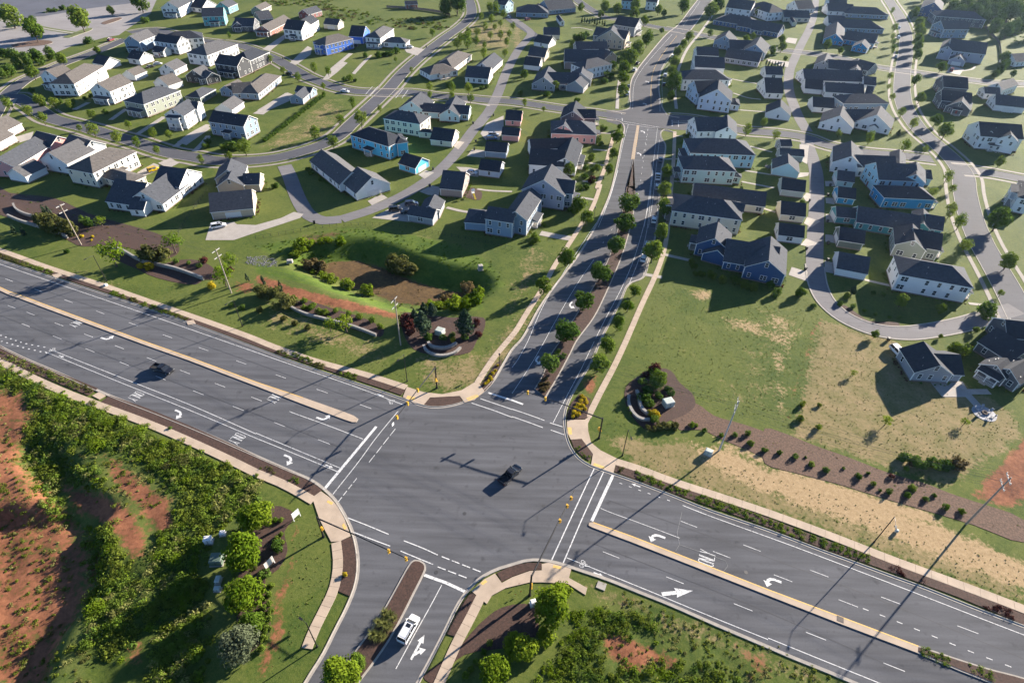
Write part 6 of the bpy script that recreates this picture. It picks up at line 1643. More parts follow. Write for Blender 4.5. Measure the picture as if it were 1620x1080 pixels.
# masses nobody could count
def mass(name, polys, n, rr, leaves, lsize, keys, label, flat=.7, cat='undergrowth', seed=3, z0=0.0, pts=None):
    rng = np.random.default_rng(seed)
    P = []
    for code, s in (polys or []):
        G = GP(code, s) if isinstance(s, str) else s
        xs, ys = [p[0] for p in G], [p[1] for p in G]
        area = abs(sum(G[i][0] * G[(i + 1) % len(G)][1] - G[(i + 1) % len(G)][0] * G[i][1] for i in range(len(G)))) / 2
        m = int(n * area / 100)
        c = 0
        while c < m:
            X, Y = rng.uniform(min(xs), max(xs), m), rng.uniform(min(ys), max(ys), m)
            ok = inside(G, X, Y)
            k = min(m - c, int(ok.sum()))
            P.append(np.stack([X[ok][:k], Y[ok][:k]], -1)); c += k
            if m == 0: break
    if pts is not None: P = [np.array(pts)]
    if not P: return
    P = np.concatenate(P)
    Z = terrain_np(P[:, 0], P[:, 1])
    if pts is None and z0 == 0: P = P + rng.normal(0, .9, P.shape)
    if seed in (3, 33):
        bare = (inside(CLAY_B, P[:, 0], P[:, 1]) | inside(CLAY_C, P[:, 0], P[:, 1])) & (rng.random(len(P)) < .86)
        P = P[~bare]
    Z = terrain_np(P[:, 0], P[:, 1])
    R = (rr[0] + (rr[1] - rr[0]) * rng.beta(1.2, 2.2, len(P)) * 1.5) * np.where(rng.random(len(P)) < .05, 1.6, 1)
    FL = rng.uniform(.6, 1.5, len(P)) * flat
    # neighbouring plants tend to share a species
    sp = np.clip(((np.sin(P[:, 0] * .35 + 2 * np.sin(P[:, 1] * .21)) + 1) / 2 * len(keys) + rng.normal(0, .6, len(P))).astype(int), 0, len(keys) - 1)
    i = np.repeat(np.arange(len(P)), leaves)
    k = len(i)
    D = rng.normal(size=(k, 3)); D[:, 2] = np.abs(D[:, 2]) * 1.0; D /= np.linalg.norm(D, axis=1)[:, None]
    rad = R[i] * rng.uniform(.35, 1.05, k)
    C = np.stack([P[i, 0], P[i, 1], Z[i] + z0], -1) + D * rad[:, None] * np.stack([np.ones(k), np.ones(k), FL[i]], -1)
    Q = quads_at(C, D + np.array([0, 0, .3]), lsize * (.55 + .6 * rng.random(len(P)))[i], rng)
    me = raw_mesh(name, Q, [LEAF[x] for x in keys], sp[i])
    o = ob(name, me); tag(o, label, cat, kind='stuff')
    return o
mass('undergrowth', [('20', '-40 150 150 225 330 330 540 400 800 500 1100 640 1400 780 1620 880 1640 1090 1200 1090 1060 900 900 760 640 660 520 640 440 700 330 660 200 700 150 600 240 480 190 340 -40 240'), ('20', '160 600 330 700 420 760 560 800 700 960 560 900 400 850 300 900 400 1080 300 1080 220 900'),
                     ('30', '1060 0 1400 0 1480 60 1290 150 1270 300 1280 600 1300 1100 900 1100 940 900 930 600 960 300'), ('30', '560 0 720 60 740 300 850 420 880 700 760 900 560 900 520 780 580 600 540 360')], 150, (.5, 1.15), 80, .26, ['weed', 'street', 'bright', 'dark', 'weed', 'grass', 'street'], 'dense wild thicket between the pavement and the clay workings')
mass('undergrowth', [('30', '-40 0 300 0 420 200 330 560 560 700 700 1100 -40 1100 -40 600'), ('20', '-40 380 200 640 300 900 500 1080 -40 1080'), ('20', '420 700 900 760 1100 960 900 1080 640 1060')], 55, (.2, .65), 50, .16, ['weed', 'olive', 'grass', 'weed'], 'sparse weeds scattered over the red clay', seed=5)
mass('undergrowth', [('32', '420 620 640 640 860 640 900 780 700 770 560 770 540 950 640 1090 180 1090 260 940 380 800'), ('32', '640 1020 900 985 1100 970 1350 1010 1450 1100 640 1100')], 190, (.4, .9), 70, .20, ['bright', 'weed', 'street', 'dark', 'weed'], 'green wild growth round the bare clay bank', seed=6)
mass('undergrowth', [('32', '600 470 900 600 1300 760 1620 900 1620 1080 1400 1060 1050 930 900 780 640 600'), ('33', '0 870 300 1000 500 1100 -60 1100'), ('32', '580 790 1040 900 1000 980 640 960')], 95, (.2, .5), 36, .15, ['grass', 'weed', 'olive', 'weed'], 'tufted rough grass on the slope below the highway', seed=8)
mass('undergrowth', [('11', '0 480 230 430 560 360 800 380 1050 420 1300 480 1500 600 1560 720 1440 830 1200 850 1330 715 1010 640 620 510 400 540 200 560')], 34, (.2, .5), 34, .15, ['weed', 'weed', 'street'], 'long grass on the pond slopes', seed=9)
mass('undergrowth', [('11', '330 500 420 480 420 540 350 580 250 600 200 560'), ('11', '480 620 620 690 760 740 700 760 560 720'), ('11', '850 770 1000 800 1250 790 1440 740 1440 840 1250 870 1050 850 860 800')], 26, (.3, .7), 90, .15, ['bright', 'weed', 'olive'], 'marsh plants along the pond margin', seed=10)
mass('undergrowth', [('11', '560 600 780 640 800 740 640 690'), ('11', '1000 680 1200 700 1150 770 900 740')], 22, (.1, .3), 30, .11, ['brown', 'grass', 'brown'], 'dead brown stubble on the pond floor', seed=11)
mass('undergrowth', [('01', '380 30 640 60 820 120 1220 110 1210 190 1000 190 640 150 420 110'), ('01', '0 0 500 0 480 40 100 40')], 7, (.7, 1.6), 80, .42, ['weed', 'dark', 'olive', 'brown', 'street'], 'rough bank of brambles below the top houses', seed=12)
mass('undergrowth', [('a5', '1250 180 1620 220 1620 420 1500 420 1420 330 1280 260')], 6, (.6, 1.3), 60, .4, ['weed', 'bright', 'olive'], 'rough meadow growth beside the wood', seed=13)
mass('undergrowth', [('23', '-20 550 100 580 300 660 500 730 760 830 1000 900 1300 1010 1620 1130 1620 1270 1300 1160 1000 1070 760 1000 420 895 150 825 -20 770'), ('22', '1060 430 1160 400 1280 480 1620 600 1620 740 1330 620 1060 550')], 16, (.1, .22), 30, .09, ['brown', 'weed', 'grass', 'brown'], 'tiny seedlings and dead tufts on the pine straw bank', seed=31)
mass('undergrowth', [('20', '-40 150 330 330 800 500 1400 780 1620 880 1640 1000 1200 960 900 760 520 640 240 480 190 340 -40 240'), ('30', '1060 0 1400 0 1290 150 1280 600 1300 1100 960 1100 930 600 960 300'), ('30', '560 0 720 60 740 300 850 420 880 700 760 900 560 900 520 780 580 600')], 5, (.9, 1.7), 330, .24, ['bright', 'street', 'weed', 'olive', 'bright'], 'taller leafy bushes rising out of the thicket', seed=33, flat=.9)
mass('lawn_tufts', [('f', '1045 445 1290 475 1300 520 1250 680 1100 640 960 690 985 600'), ('f', '1295 505 1420 540 1600 650 1620 690 1500 770 1250 690'), ('f', '960 700 1130 720 1400 815 1620 900 1620 960 1300 850 1000 745'), ('f', '420 500 640 560 760 560 840 470 870 450 800 590 750 618 690 628 640 612 540 580 420 535'), ('f', '0 420 150 430 300 470 420 530 400 530 250 480 100 430'), ('31', '250 60 440 110 480 300 440 480 330 700 240 1000 150 1080 100 1000 230 700 260 300'), ('f', '820 500 880 420 930 350 960 300 940 300 880 380 800 470')], 75, (.06, .14), 12, .12, ['grass', 'weed', 'grass'], 'coarse tufts standing in the mown grass', flat=.8, cat='grass', seed=41)
mass('undergrowth', [('10', '-60 60 60 140 330 170 560 270 760 330 1000 400 1130 470 1040 560 700 470 430 440 60 300 -60 260')], 9, (.18, .45), 45, .14, ['dark', 'olive', 'weed', 'brown'], 'scattered low plants on the wide mulch slope', seed=42)
mass('foundation_planting', None, 0, (.22, .55), 26, .24, ['dark', 'street', 'weed', 'olive', 'red'], 'low foundation planting along the house walls', flat=.9, cat='ground cover', seed=21, pts=WALL_FEET)
def along(P, w):
    return [tuple(p) for p in offset(P, w / 2)] + [tuple(p) for p in offset(P, -w / 2)][::-1]
mass('ground_cover', [('f', along(GP('10', '-60 520 180 600 340 655'), 1.5)), ('f', along(GP('10', '700 770 900 840 1180 945'), 1.5)), ('f', along(GP('21', '140 60 300 115 430 165'), 1.7)), ('f', along(GP('21', '530 190 640 235'), 1.5))], 300, (.32, .58), 60, .14, ['street', 'weed', 'olive'], 'low green planting in the west arm verge', z0=.1, cat='ground cover', seed=14)
mass('ground_cover', [('f', along(GP('20', '-40 70 150 145 330 220 580 318'), 1.9))], 260, (.26, .48), 55, .13, ['olive', 'grass', 'street', 'grass'], 'mixed low planting in the southern verge', z0=.1, cat='ground cover', seed=15)
mass('ground_cover', [('f', along(GP('22', '780 840 1000 925 1300 1030 1620 1143'), 1.8)), ('f', along(GP('33', '0 68 300 180 640 300'), 1.8)), ('f', along(GP('33', '960 868 1050 905 1150 950'), 1.6)), ('f', along(GP('33', '1270 985 1330 1000 1420 1040'), 1.5))], 300, (.3, .55), 60, .13, ['street', 'dark', 'street'], 'dense creeping ground cover in the east arm verge', z0=.1, cat='ground cover', seed=16)
mass('ground_cover', [('f', along(GP('33', '740 335 820 365 900 395'), 1.6)), ('f', along(GP('33', '960 430 1000 445'), 1.4)), ('f', along(GP('33', '1330 560 1420 600 1560 650'), 1.8))], 120, (.35, .6), 80, .13, ['red', 'red'], 'dark red barberry in the east arm verge', z0=.1, cat='ground cover', seed=17)
mass('ground_cover', [('f', along(GP('21', '30 790 120 830'), 1.5)), ('f', along(GP('21', '200 860 290 905'), 1.5)), ('f', along(GP('22', '400 660 440 690 480 735'), 1.3)), ('f', along(GP('22', '660 800 740 830'), 1.4)), ('f', along(GP('31', '-100 100 -60 500 -40 800'), 4))], 140, (.28, .5), 50, .13, ['street', 'weed', 'olive'], 'small clumps of planting in the corner beds', z0=.1, cat='ground cover', seed=18)
mass('ground_cover', [('f', along(GP('12', '745 80 720 280 690 480 620 610 540 740 440 900'), 1.4))], 60, (.18, .38), 45, .11, ['dark', 'olive', 'brown'], 'low plants under the boulevard island trees', z0=.15, cat='ground cover', seed=19)
# ------------------------------------------------------------------ vehicles
def paint(name, c): return mat('paint_' + name, c, .28, spec=.6, coat=.6)
PAINTS = dict(black=paint('black', (.012, .012, .014)), white=paint('white', (.70, .70, .70)), silver=paint('silver', (.40, .42, .44)), grey=paint('grey', (.12, .125, .135)), blue=paint('blue', (.04, .10, .22)), red=paint('red', (.22, .02, .025)), yellow=paint('yellow', (.62, .40, .01)), navy=paint('navy', (.02, .03, .06)))
def wheel_mesh(r, w):
    mb = MB(); mb.tube([(0, -w / 2, 0), (0, -w / 2 + .03, 0), (0, w / 2 - .03, 0), (0, w / 2, 0)], [r * .92, r, r, r * .92], 14); t = mb.mesh('wheel', [rubber])
    mb = MB(); mb.tube([(0, -w / 2 - .012, 0), (0, w / 2 + .012, 0)], r * .62, 12)
    return t, mb.mesh('rim', [rim_mat])
WH = {r: wheel_mesh(r, .24) for r in (.33, .37, .41)}
def loft(mb, stations, mi=0):
    """stations: x, half width, z low, z high, tumble-in of the top edge"""
    rings = []
    for x, w, zl, zh, ti in stations:
        c = min(.12, (zh - zl) * .25)
        rings.append([(x, -w + .05, zl), (x, -w, zl + .14), (x, -w, zh - c), (x, -w + c * .6 + ti, zh), (x, w - c * .6 - ti, zh), (x, w, zh - c), (x, w, zl + .14), (x, w - .05, zl)])
    n = 8
    v = [p for r in rings for p in r]
    f = []
    for i in range(len(rings) - 1):
        for k in range(n): f.append((i * n + k, i * n + (k + 1) % n, (i + 1) * n + (k + 1) % n, (i + 1) * n + k))
    f.append(tuple(range(n))[::-1]); f.append(tuple((len(rings) - 1) * n + k for k in range(n)))
    mb.add(v, [q[::-1] for q in f], mi)
CAR_MESH = {}
def car_parts(kind, color):
    key = (kind, color)
    if key in CAR_MESH: return CAR_MESH[key]
    pm = PAINTS[color]
    L, W, H_, r = dict(sedan=(4.7, .91, 1.45, .33), suv=(4.85, .97, 1.76, .37), pickup=(5.8, 1.0, 1.88, .41), jeep=(4.2, .93, 1.82, .41))[kind]
    zb = .22 if kind == 'sedan' else .34
    zs = dict(sedan=.93, suv=1.08, pickup=1.14, jeep=1.12)[kind]
    h = L / 2
    parts = []
    b = MB()
    if kind == 'pickup':
        loft(b, [(-h, W - .06, zb + .12, .78, 0), (-h + .1, W, zb, .82, 0), (-.55, W, zb, .82, 0)])
        for sy in (-1, 1): b.box(-h + .03, -.6, sy * W - (.12 if sy > 0 else 0), sy * W + (.12 if sy < 0 else 0), .80, zs)
        b.box(-h + .02, -h + .12, -W + .1, W - .1, .80, zs - .01); b.box(-.72, -.58, -W + .1, W - .1, .80, zs)
        loft(b, [(-.6, W, zb, zs, .03), (1.2, W, zb, zs, .03), (1.5, W, zb, zs - .02, .05), (h - .35, W - .03, zb, zs - .10, .08), (h - .05, W - .12, zb + .05, zs - .2, .08), (h, W - .2, zb + .15, zs - .35, .05)])
        cab = (-.62, 1.62, -.42, .82)
    elif kind == 'sedan':
        loft(b, [(-h, W - .16, zb + .16, zs - .16, .06), (-h + .14, W - .05, zb, zs - .03, .08), (-1.3, W, zb, zs, .06), (.9, W, zb, zs, .06), (1.6, W - .02, zb, zs - .08, .10), (h - .2, W - .10, zb, zs - .24, .10), (h, W - .24, zb + .1, zs - .38, .06)])
        cab = (-1.85, 1.25, -1.05, .42)
    else:
        loft(b, [(-h, W - .12, zb + .12, zs - .1, .04), (-h + .12, W - .03, zb, zs, .05), (-1.2, W, zb, zs, .04), (1.0, W, zb, zs, .04), (1.6, W - .02, zb, zs - .06, .08), (h - .2, W - .08, zb, zs - .2, .08), (h, W - .2, zb + .12, zs - .36, .05)])
        cab = (-h + .1, 1.35, -h + .42, .62) if kind == 'suv' else (-h + .06, .95, -h + .14, .68)
    parts.append(('body', b.mesh('body', [pm]), None))
    x0, x1, t0, t1 = cab
    wt = W - .22; wb = W - .07
    g = MB()
    lo = [(x0, -wb, zs - .03), (x1, -wb, zs - .03), (x1, wb, zs - .03), (x0, wb, zs - .03)]
    hi = [(t0, -wt, H_ - .09), (t1, -wt, H_ - .09), (t1, wt, H_ - .09), (t0, wt, H_ - .09)]
    g.add(lo + hi, [(0, 1, 5, 4), (1, 2, 6, 5), (2, 3, 7, 6), (3, 0, 4, 7)])
    parts.append(('windows', g.mesh('windows', [glass_lit]), None))
    rf = MB(); loft(rf, [(t0 - .06, wt - .1, H_ - .13, H_ - .06, 0), (t0 + .2, wt + .02, H_ - .13, H_, .08), (t1 - .3, wt + .02, H_ - .13, H_, .08), (t1 + .06, wt - .06, H_ - .13, H_ - .06, 0)])
    def pillar(a, c): rf.tube([a, c], .045, 5)
    for s in (-1, 1):
        pillar((x0, s * wb, zs - .03), (t0, s * wt, H_ - .09)); pillar((x1, s * wb, zs - .03), (t1, s * wt, H_ - .09))
        xm = (x0 + x1) / 2 - .1; pillar((xm, s * (wb + .005), zs - .03), (xm, s * (wt + .005), H_ - .09))
    parts.append(('roof', rf.mesh('roof', [pm]), None))
    if kind in ('suv',):
        sr = MB(); sr.box(-.2, .45, -.42, .42, H_ - .01, H_ + .012); parts.append(('sunroof', sr.mesh('sunroof', [glass_lit]), None))
        for s in (-1, 1):
            rr = MB(); rr.tube([(t0 + .2, s * (wt - .06), H_ + .05), (t1 - .3, s * (wt - .06), H_ + .05)], .03, 5); parts.append(('roof_rail', rr.mesh('roof_rail', [metal_grey]), None))
    if kind == 'pickup':
        bf = MB(); bf.box(-h + .12, -.72, -W + .12, W - .12, .815, .835); parts.append(('bed_liner', bf.mesh('bed_liner', [rubber]), None))
    if kind == 'jeep':
        sp = MB(); sp.tube([(-h - .02, 0, .95), (-h - .24, 0, .95)], .38, 14); parts.append(('spare_wheel', sp.mesh('spare_wheel', [rubber]), None))
    wx = dict(sedan=1.38, suv=1.45, pickup=1.85, jeep=1.3)[kind]
    zl = zs - .36
    for s in (-1, 1):
        hl = MB(); hl.box(h - .16, h - .015, s * (W - .32) - .16, s * (W - .32) + .16, zl - .06, zl + .09); parts.append(('headlight', hl.mesh('headlight', [lamp_clear]), None))
        tl = MB(); tl.box(-h - .01, -h + .14, s * (W - .17) - .09, s * (W - .17) + .09, zs - .30, zs - .06); parts.append(('tail_light', tl.mesh('tail_light', [lamp_red]), None))
        mr = MB(); mr.box(x1 - .35, x1 - .2, s * (W + .1) - .09, s * (W + .1) + .09, zs, zs + .16); parts.append(('wing_mirror', mr.mesh('wing_mirror', [pm]), None))
        for sx in (-1, 1): parts.append(('wheel', WH[r][0], (sx * wx, s * (W - .12), r, r)))
    gr = MB(); gr.box(h - .06, h + .012, -.45, .45, zb + .16, zl - .05); parts.append(('grille', gr.mesh('grille', [metal_black]), None))
    CAR_MESH[key] = parts
    return parts
def car(kind, color, code, s, label, group=None, name=None):
    a = GP(code, s, .6)
    c = ((a[0][0] + a[1][0]) / 2, (a[0][1] + a[1][1]) / 2)
    t = empty(name or {'sedan': 'parked_car', 'suv': 'parked_car', 'jeep': 'parked_car', 'pickup': 'pickup_truck'}[kind], (c[0], c[1], .06), math.atan2(a[1][1] - a[0][1], a[1][0] - a[0][0]))
    tag(t, label, 'pickup' if kind == 'pickup' else 'car', group)
    for nm, me, w in car_parts(kind, color):
        if w is None: ob(nm, me, t)
        else:
            o = ob(nm, me, t, (w[0], w[1], w[2])); ob('rim', WH[w[3]][1], o)
    return t
car('pickup', 'black', '20', '965 158 1092 195', 'black pickup truck heading east past the turning lane')
car('pickup', 'black', '21', '1550 900 1665 790', 'black pickup truck in the middle of the crossing')
car('suv', 'white', '31', '920 820 1010 660', 'white estate car with sunroof waiting in the side road', name='moving_car')
PK = 'cars parked along the boulevard'
car('pickup', 'white', 'b3', '1383 645 1385 555', 'white pickup truck parked second in the boulevard bays')
for k, c, s, lab in (('sedan', 'grey', '1408 470 1412 400', 'dark grey car parked nearest the far junction in the boulevard bays'), ('suv', 'silver', '1378 735 1382 655', 'silver car parked right behind the white pickup'), ('suv', 'white', '1342 1045 1356 965', 'white car parked alone in the middle of the boulevard bays')):
    car(k, c, 'b3', s, lab, PK)
car('suv', 'silver', '12', '845 500 870 440', 'pale blue grey car half hidden by a tree in the boulevard bays', PK)
car('suv', 'white', '12', '822 585 850 520', 'white estate car last in the boulevard bays', PK)
for k, c, s, lab in (('sedan', 'black', '1175 615 1215 585', 'black car uppermost on the left beyond the far junction'), ('suv', 'silver', '1145 690 1180 640', 'silver car second on the left beyond the far junction'), ('sedan', 'grey', '1105 840 1108 800', 'dark car third on the left beyond the far junction'), ('suv', 'white', '1095 915 1100 865', 'white car nearest the far junction on the left'),
                     ('suv', 'silver', '1450 745 1462 690', 'silver car under the trees right of the far boulevard'), ('sedan', 'black', '1443 835 1448 770', 'black car nearest the far junction on the right'), ('suv', 'white', '1515 555 1545 520', 'white car highest on the right of the far boulevard')):
    car(k, c, 'a3', s, lab, PK)
car('sedan', 'white', '01', '525 572 600 582', 'white saloon parked by the corner of the golden lawn')
car('suv', 'white', '01', '945 295 1000 302', 'white car in the drive of the wrap porch house')
car('suv', 'black', '01', '605 298 645 288', 'black car beside the cobalt garage')
car('sedan', 'black', '01', '190 460 235 472', 'black car on the cross street near the black house')
car('suv', 'red', '00', '680 262 725 245', 'pale red car at the end of the car park street')
car('sedan', 'black', '00', '925 428 980 415', 'black car next to the white one behind the white garage')
car('sedan', 'white', '00', '970 405 1025 402', 'white car next to the black one behind the white garage')
car('jeep', 'yellow', 'b0', '1410 545 1505 515', 'yellow off-road car beside the cream house')
car('suv', 'white', '10', '1335 358 1430 340', 'white car outside the tan house by the pond')
car('suv', 'black', '11', '840 248 925 240', 'black off-road car nearest the alley at the grey garage')
car('suv', 'navy', '11', '935 212 1030 205', 'dark blue car beside the gable of the grey garage')
car('sedan', 'black', '11', '925 262 985 255', 'black car closest to the grey garage wall')
car('sedan', 'white', 'b2', '1180 545 1295 565', 'white saloon behind the white walled garage')
car('suv', 'blue', 'b2', '1370 235 1480 230', 'dark blue car below the pale one in the shaded drive')
car('suv', 'silver', 'b2', '1400 200 1490 200', 'pale car above the dark blue one in the shaded drive')
car('sedan', 'white', 'a5', '432 290 436 240', 'white car farthest up the eastern street')
car('suv', 'white', 'a5', '425 385 432 335', 'white car second from the top on the eastern street')
car('sedan', 'silver', 'a5', '400 560 412 515', 'pale car nearest the far crossing on the eastern street')
car('suv', 'red', 'a5', '920 690 950 640', 'dark red car before the twin garage')
car('suv', 'white', '23', '795 40 845 90', 'white car beside the detached grey garage')
car('sedan', 'silver', 'a2', '1565 150 1610 175', 'pale car on the street behind the grove')
car('suv', 'red', 'a3', '105 195 190 180', 'red car before the blue grey house at the top')

# ------------------------------------------------------------------ poles, signals, wires
def utility_pole(px, h, label, arms=2, ang=HW + .05, mt=None):
    x, y = up(*px)
    t = empty('utility_pole', (x, y, 0), ang + math.pi / 2); tag(t, label, 'utility pole', 'utility poles along the highway')
    mb = MB(); mb.tube([(0, 0, -.3), (0, 0, h * .5), (0, 0, h)], [.19, .16, .12], 10); mb.build('pole', mt or wood_pole, t)
    for k in range(arms):
        z = h - .5 - 2.0 * k
        mb = MB(); mb.box(-1.4, 1.4, .12, .24, z - .07, z + .07); a = mb.build('crossarm', mat('crossarm_pale', (.50, .49, .46), .8), t)
        for sx in (-1.3, -.65, .65, 1.3):
            mb = MB(); mb.tube([(sx, .18, z + .07), (sx, .18, z + .17), (sx, .18, z + .32)], [.05, .09, .05], 6); mb.build('insulator', metal_grey, a)
    return (x, y, h)
UP = [utility_pole(K('10', 515, 470), 14.2, 'wooden utility pole on the mulch slope'), utility_pole(K('10', 1465, 775), 14.8, 'wooden utility pole leaning over the bank by the block wall'), utility_pole((634, 546), 15.3, 'wooden utility pole beside the pond corner bed'),
      utility_pole(K('22', 1310, 690), 15.9, 'utility pole on the dry bank of the open field', mt=mat('pole_steel', (.33, .34, .35), .6)), utility_pole((1528, 829), 15.5, 'utility pole by the red clay at the eastern edge')]
ux, uy = math.cos(HW + .05 + math.pi / 2), math.sin(HW + .05 + math.pi / 2)
WIRES = [(-200, 222, 0)]
ends = [(UP[0][0] - 62, UP[0][1] + 25, 14.2)] + UP + [(UP[-1][0] + 60, UP[-1][1] - 24, 15.5)]
wire_m = mat('cable_grey', (.10, .10, .105), .5)
k = 0
for lev, nm in ((0, 'upper'), (1, 'lower')):
    for sx, side in ((-1.3, 'outermost roadside'), (-.65, 'inner roadside'), (.65, 'inner house side'), (1.3, 'outermost house side')):
        pts = []
        for i in range(len(ends) - 1):
            A, B = ends[i], ends[i + 1]
            for j in range(9 if i < len(ends) - 2 else 10):
                u = j / 9
                sag = 1.1 * 4 * u * (1 - u)
                z = A[2] + (B[2] - A[2]) * u - .2 - 2.0 * lev - sag
                pts.append((A[0] + (B[0] - A[0]) * u + ux * sx, A[1] + (B[1] - A[1]) * u + uy * sx, z))
        mb = MB(); mb.tube(pts, .014, 4, cap=False)
        tag(mb.build('power_cable', wire_m), '%s power cable on the %s crossarms' % (side, nm), 'cable', 'power cables')

def light_pole(px, h, label, arm_px=None, arm=2.2, ang=None, group='street lamps along the highway'):
    x, y = up(*px)
    t = empty('street_lamp', (x, y, 0), ang if ang is not None else HW - math.pi / 2); tag(t, label, 'street lamp', group)
    mb = MB(); mb.tube([(0, 0, 0), (0, 0, .5), (0, 0, .52), (0, 0, h)], [.19, .17, .11, .08], 8); mb.build('pole', metal_black, t)
    mb = MB(); mb.tube([(0, 0, h - .1), (arm * .5, 0, h + .15), (arm, 0, h + .2)], .04, 6); a = mb.build('arm', metal_black, t)
    mb = MB(); mb.box(arm - .1, arm + .6, -.16, .16, h + .12, h + .24); hd = mb.build('lamp_head', metal_black, t)
    mb = MB(); mb.box(arm + .02, arm + .5, -.11, .11, h + .1, h + .125); mb.build('lens', lamp_clear, hd)
light_pole(K('10', 675, 700), 8.9, 'black street lamp west of the long block wall')
light_pole(K('10', 1535, 985), 8.9, 'black street lamp below the leaning utility pole')
light_pole(K('21', 957, 252), 8.9, 'black street lamp on the pond corner lawn')
light_pole(K('22', 698, 722), 8.6, 'black street lamp on the open field corner', ang=HW - math.pi / 2 + .5)
light_pole(K('33', 670, 190), 8.9, 'black street lamp beside the east arm pavement')
light_pole(K('31', 388, 850), 8.9, 'black street lamp at the end of the curved pavement', ang=math.radians(150), arm=.9)
for i, (code, s) in enumerate((('21', (1540, 155)), ('b3', (778, 985)), ('12', (518, 290)))):
    x, y = up(*K(code, *s))
    if i == 2: continue
    t = empty('lantern_post', (x, y, 0)); tag(t, ['short black lantern post by the boulevard mouth', 'short black lantern post before the lavender house'][i], 'lamp post', 'lantern posts')
    mb = MB(); mb.tube([(0, 0, 0), (0, 0, .6), (0, 0, 3.6)], [.12, .07, .05], 8); mb.build('pole', metal_black, t)
    mb = MB(); mb.tube([(0, 0, 3.6), (0, 0, 3.75), (0, 0, 4.15), (0, 0, 4.4)], [.08, .2, .26, .04], 8); mb.build('lantern', metal_black, t)

def signal_head(parent, p, ang, n=3):
    mb = MB(); mb.box(-.14, .14, -.2, .2, -1.1, .0); hd = mb.build('signal_head', sig_yellow, parent, p, ang)
    for i, m in enumerate((lens_r, lens_a, lens_g)):
        mb = MB(); mb.tube([(.14, 0, -.2 - .34 * i), (.17, 0, -.2 - .34 * i)], .115, 10); mb.build('lens', m, hd)
        mb = MB()
        v = []; k = 8
        for x in (.14, .38):
            for j in range(k + 1):
                a = math.pi * j / k; v.append((x, .135 * math.cos(a), -.2 - .34 * i + .135 * math.sin(a)))
        mb.add(v, [(j, j + 1, k + 2 + j, k + 1 + j) for j in range(k)]); mb.build('visor', sig_yellow, hd)
def mast(base, tip, h, ht, heads, face, label, sign=None):
    x, y = up(*base)
    tx, ty = up(*tip, ht)
    t = empty('traffic_signal', (x, y, 0)); tag(t, label, 'traffic signal', 'mast arm signals at the crossing')
    dx, dy = tx - x, ty - y
    mb = MB(); mb.tube([(0, 0, 0), (0, 0, .35), (0, 0, .36), (0, 0, h + .4)], [.30, .28, .20, .16], 10); mb.build('pole', metal_black, t)
    mb = MB(); mb.tube([(0, 0, h), (dx * .5, dy * .5, h + (ht - h) * .6 + .1), (dx, dy, ht)], [.15, .12, .08], 8); mb.build('mast_arm', metal_black, t)
    for f in heads:
        z = h + (ht - h) * f + .1
        signal_head(t, (dx * f, dy * f, z + .25), face)
    signal_head(t, (.25 * math.cos(face + 1.57), .25 * math.sin(face + 1.57), 3.6), face + math.pi / 2)
    mb = MB(); mb.box(-.05, .1, -.15, .15, 2.2, 2.55); mb.build('pedestrian_signal', sig_yellow, t, (.2, .1, 0), face)
    if sign:
        f = sign; mb = MB(); mb.box(-.02, .02, -.35, .35, -.9, .0); mb.build('sign_plate', mat('sign_white', (.75, .76, .78), .5), t, (dx * f, dy * f, h + (ht - h) * f), face)
    return t
A0 = HW
mast(K('21', 1145, 295), K('21', 842, 542), 6.9, 7.3, (.40, .62, .84), A0 + math.pi * 0 + math.pi, 'black mast arm signal reaching over the road from the pond corner', sign=.93)
mast(K('22', 550, 612), (829, 618), 6.5, 7.1, (.72, .95), math.radians(67), 'black mast arm signal reaching over the boulevard from the open field corner')
mast(K('31', 428, 155), K('31', 968, 298), 6.4, 7.0, (.79, .97), math.radians(67 + 180), 'black mast arm signal reaching over the side road from the thicket corner')
mast(K('32', 112, 525), K('22', 397, 938), 6.8, 7.3, (.62, .80, .90), A0, 'black mast arm signal reaching over the highway from the corner with the red flags')

# ------------------------------------------------------------------ small street things
def cabinet(code, x, y, sx, sy, h, m, label, ang=HW, pad_=True):
    p = up(*K(code, x, y))
    t = empty('utility_box', (p[0], p[1], 0), ang); tag(t, label, 'utility box')
    b = .06
    if pad_:
        mb = MB(); mb.box(-sx / 2 - .15, sx / 2 + .15, -sy / 2 - .15, sy / 2 + .15, 0, .1); mb.build('plinth', conc_pale, t)
    mb = MB(); mb.prism([(-sx / 2, -sy / 2), (sx / 2, -sy / 2), (sx / 2, sy / 2), (-sx / 2, sy / 2)], .1, h - .08); mb.build('body', m, t)
    mb = MB(); mb.add([(-sx / 2 - b, -sy / 2 - b, h - .08), (sx / 2 + b, -sy / 2 - b, h - .08), (sx / 2 + b, sy / 2 + b, h - .08), (-sx / 2 - b, sy / 2 + b, h - .08), (-sx / 2 + .1, -sy / 2 + .1, h + .04), (sx / 2 - .1, -sy / 2 + .1, h + .04), (sx / 2 - .1, sy / 2 - .1, h + .04), (-sx / 2 + .1, sy / 2 - .1, h + .04)], [(4, 5, 6, 7), (0, 1, 5, 4), (1, 2, 6, 5), (2, 3, 7, 6), (3, 0, 4, 7), (3, 2, 1, 0)]); mb.build('lid', m, t)
    mb = MB(); mb.box(-.03, .03, -sy / 2 - .03, -sy / 2 + .01, .3, h - .2); mb.build('door_seam', metal_black, t)
cabinet('11', 1165, 1030, 2.2, 1.9, 1.5, box_pale, 'pale green utility box in the pond corner bed')
cabinet('22', 985, 400, 2.3, 1.9, 1.5, box_pale, 'pale green utility box in the open field entrance bed', ang=.35)
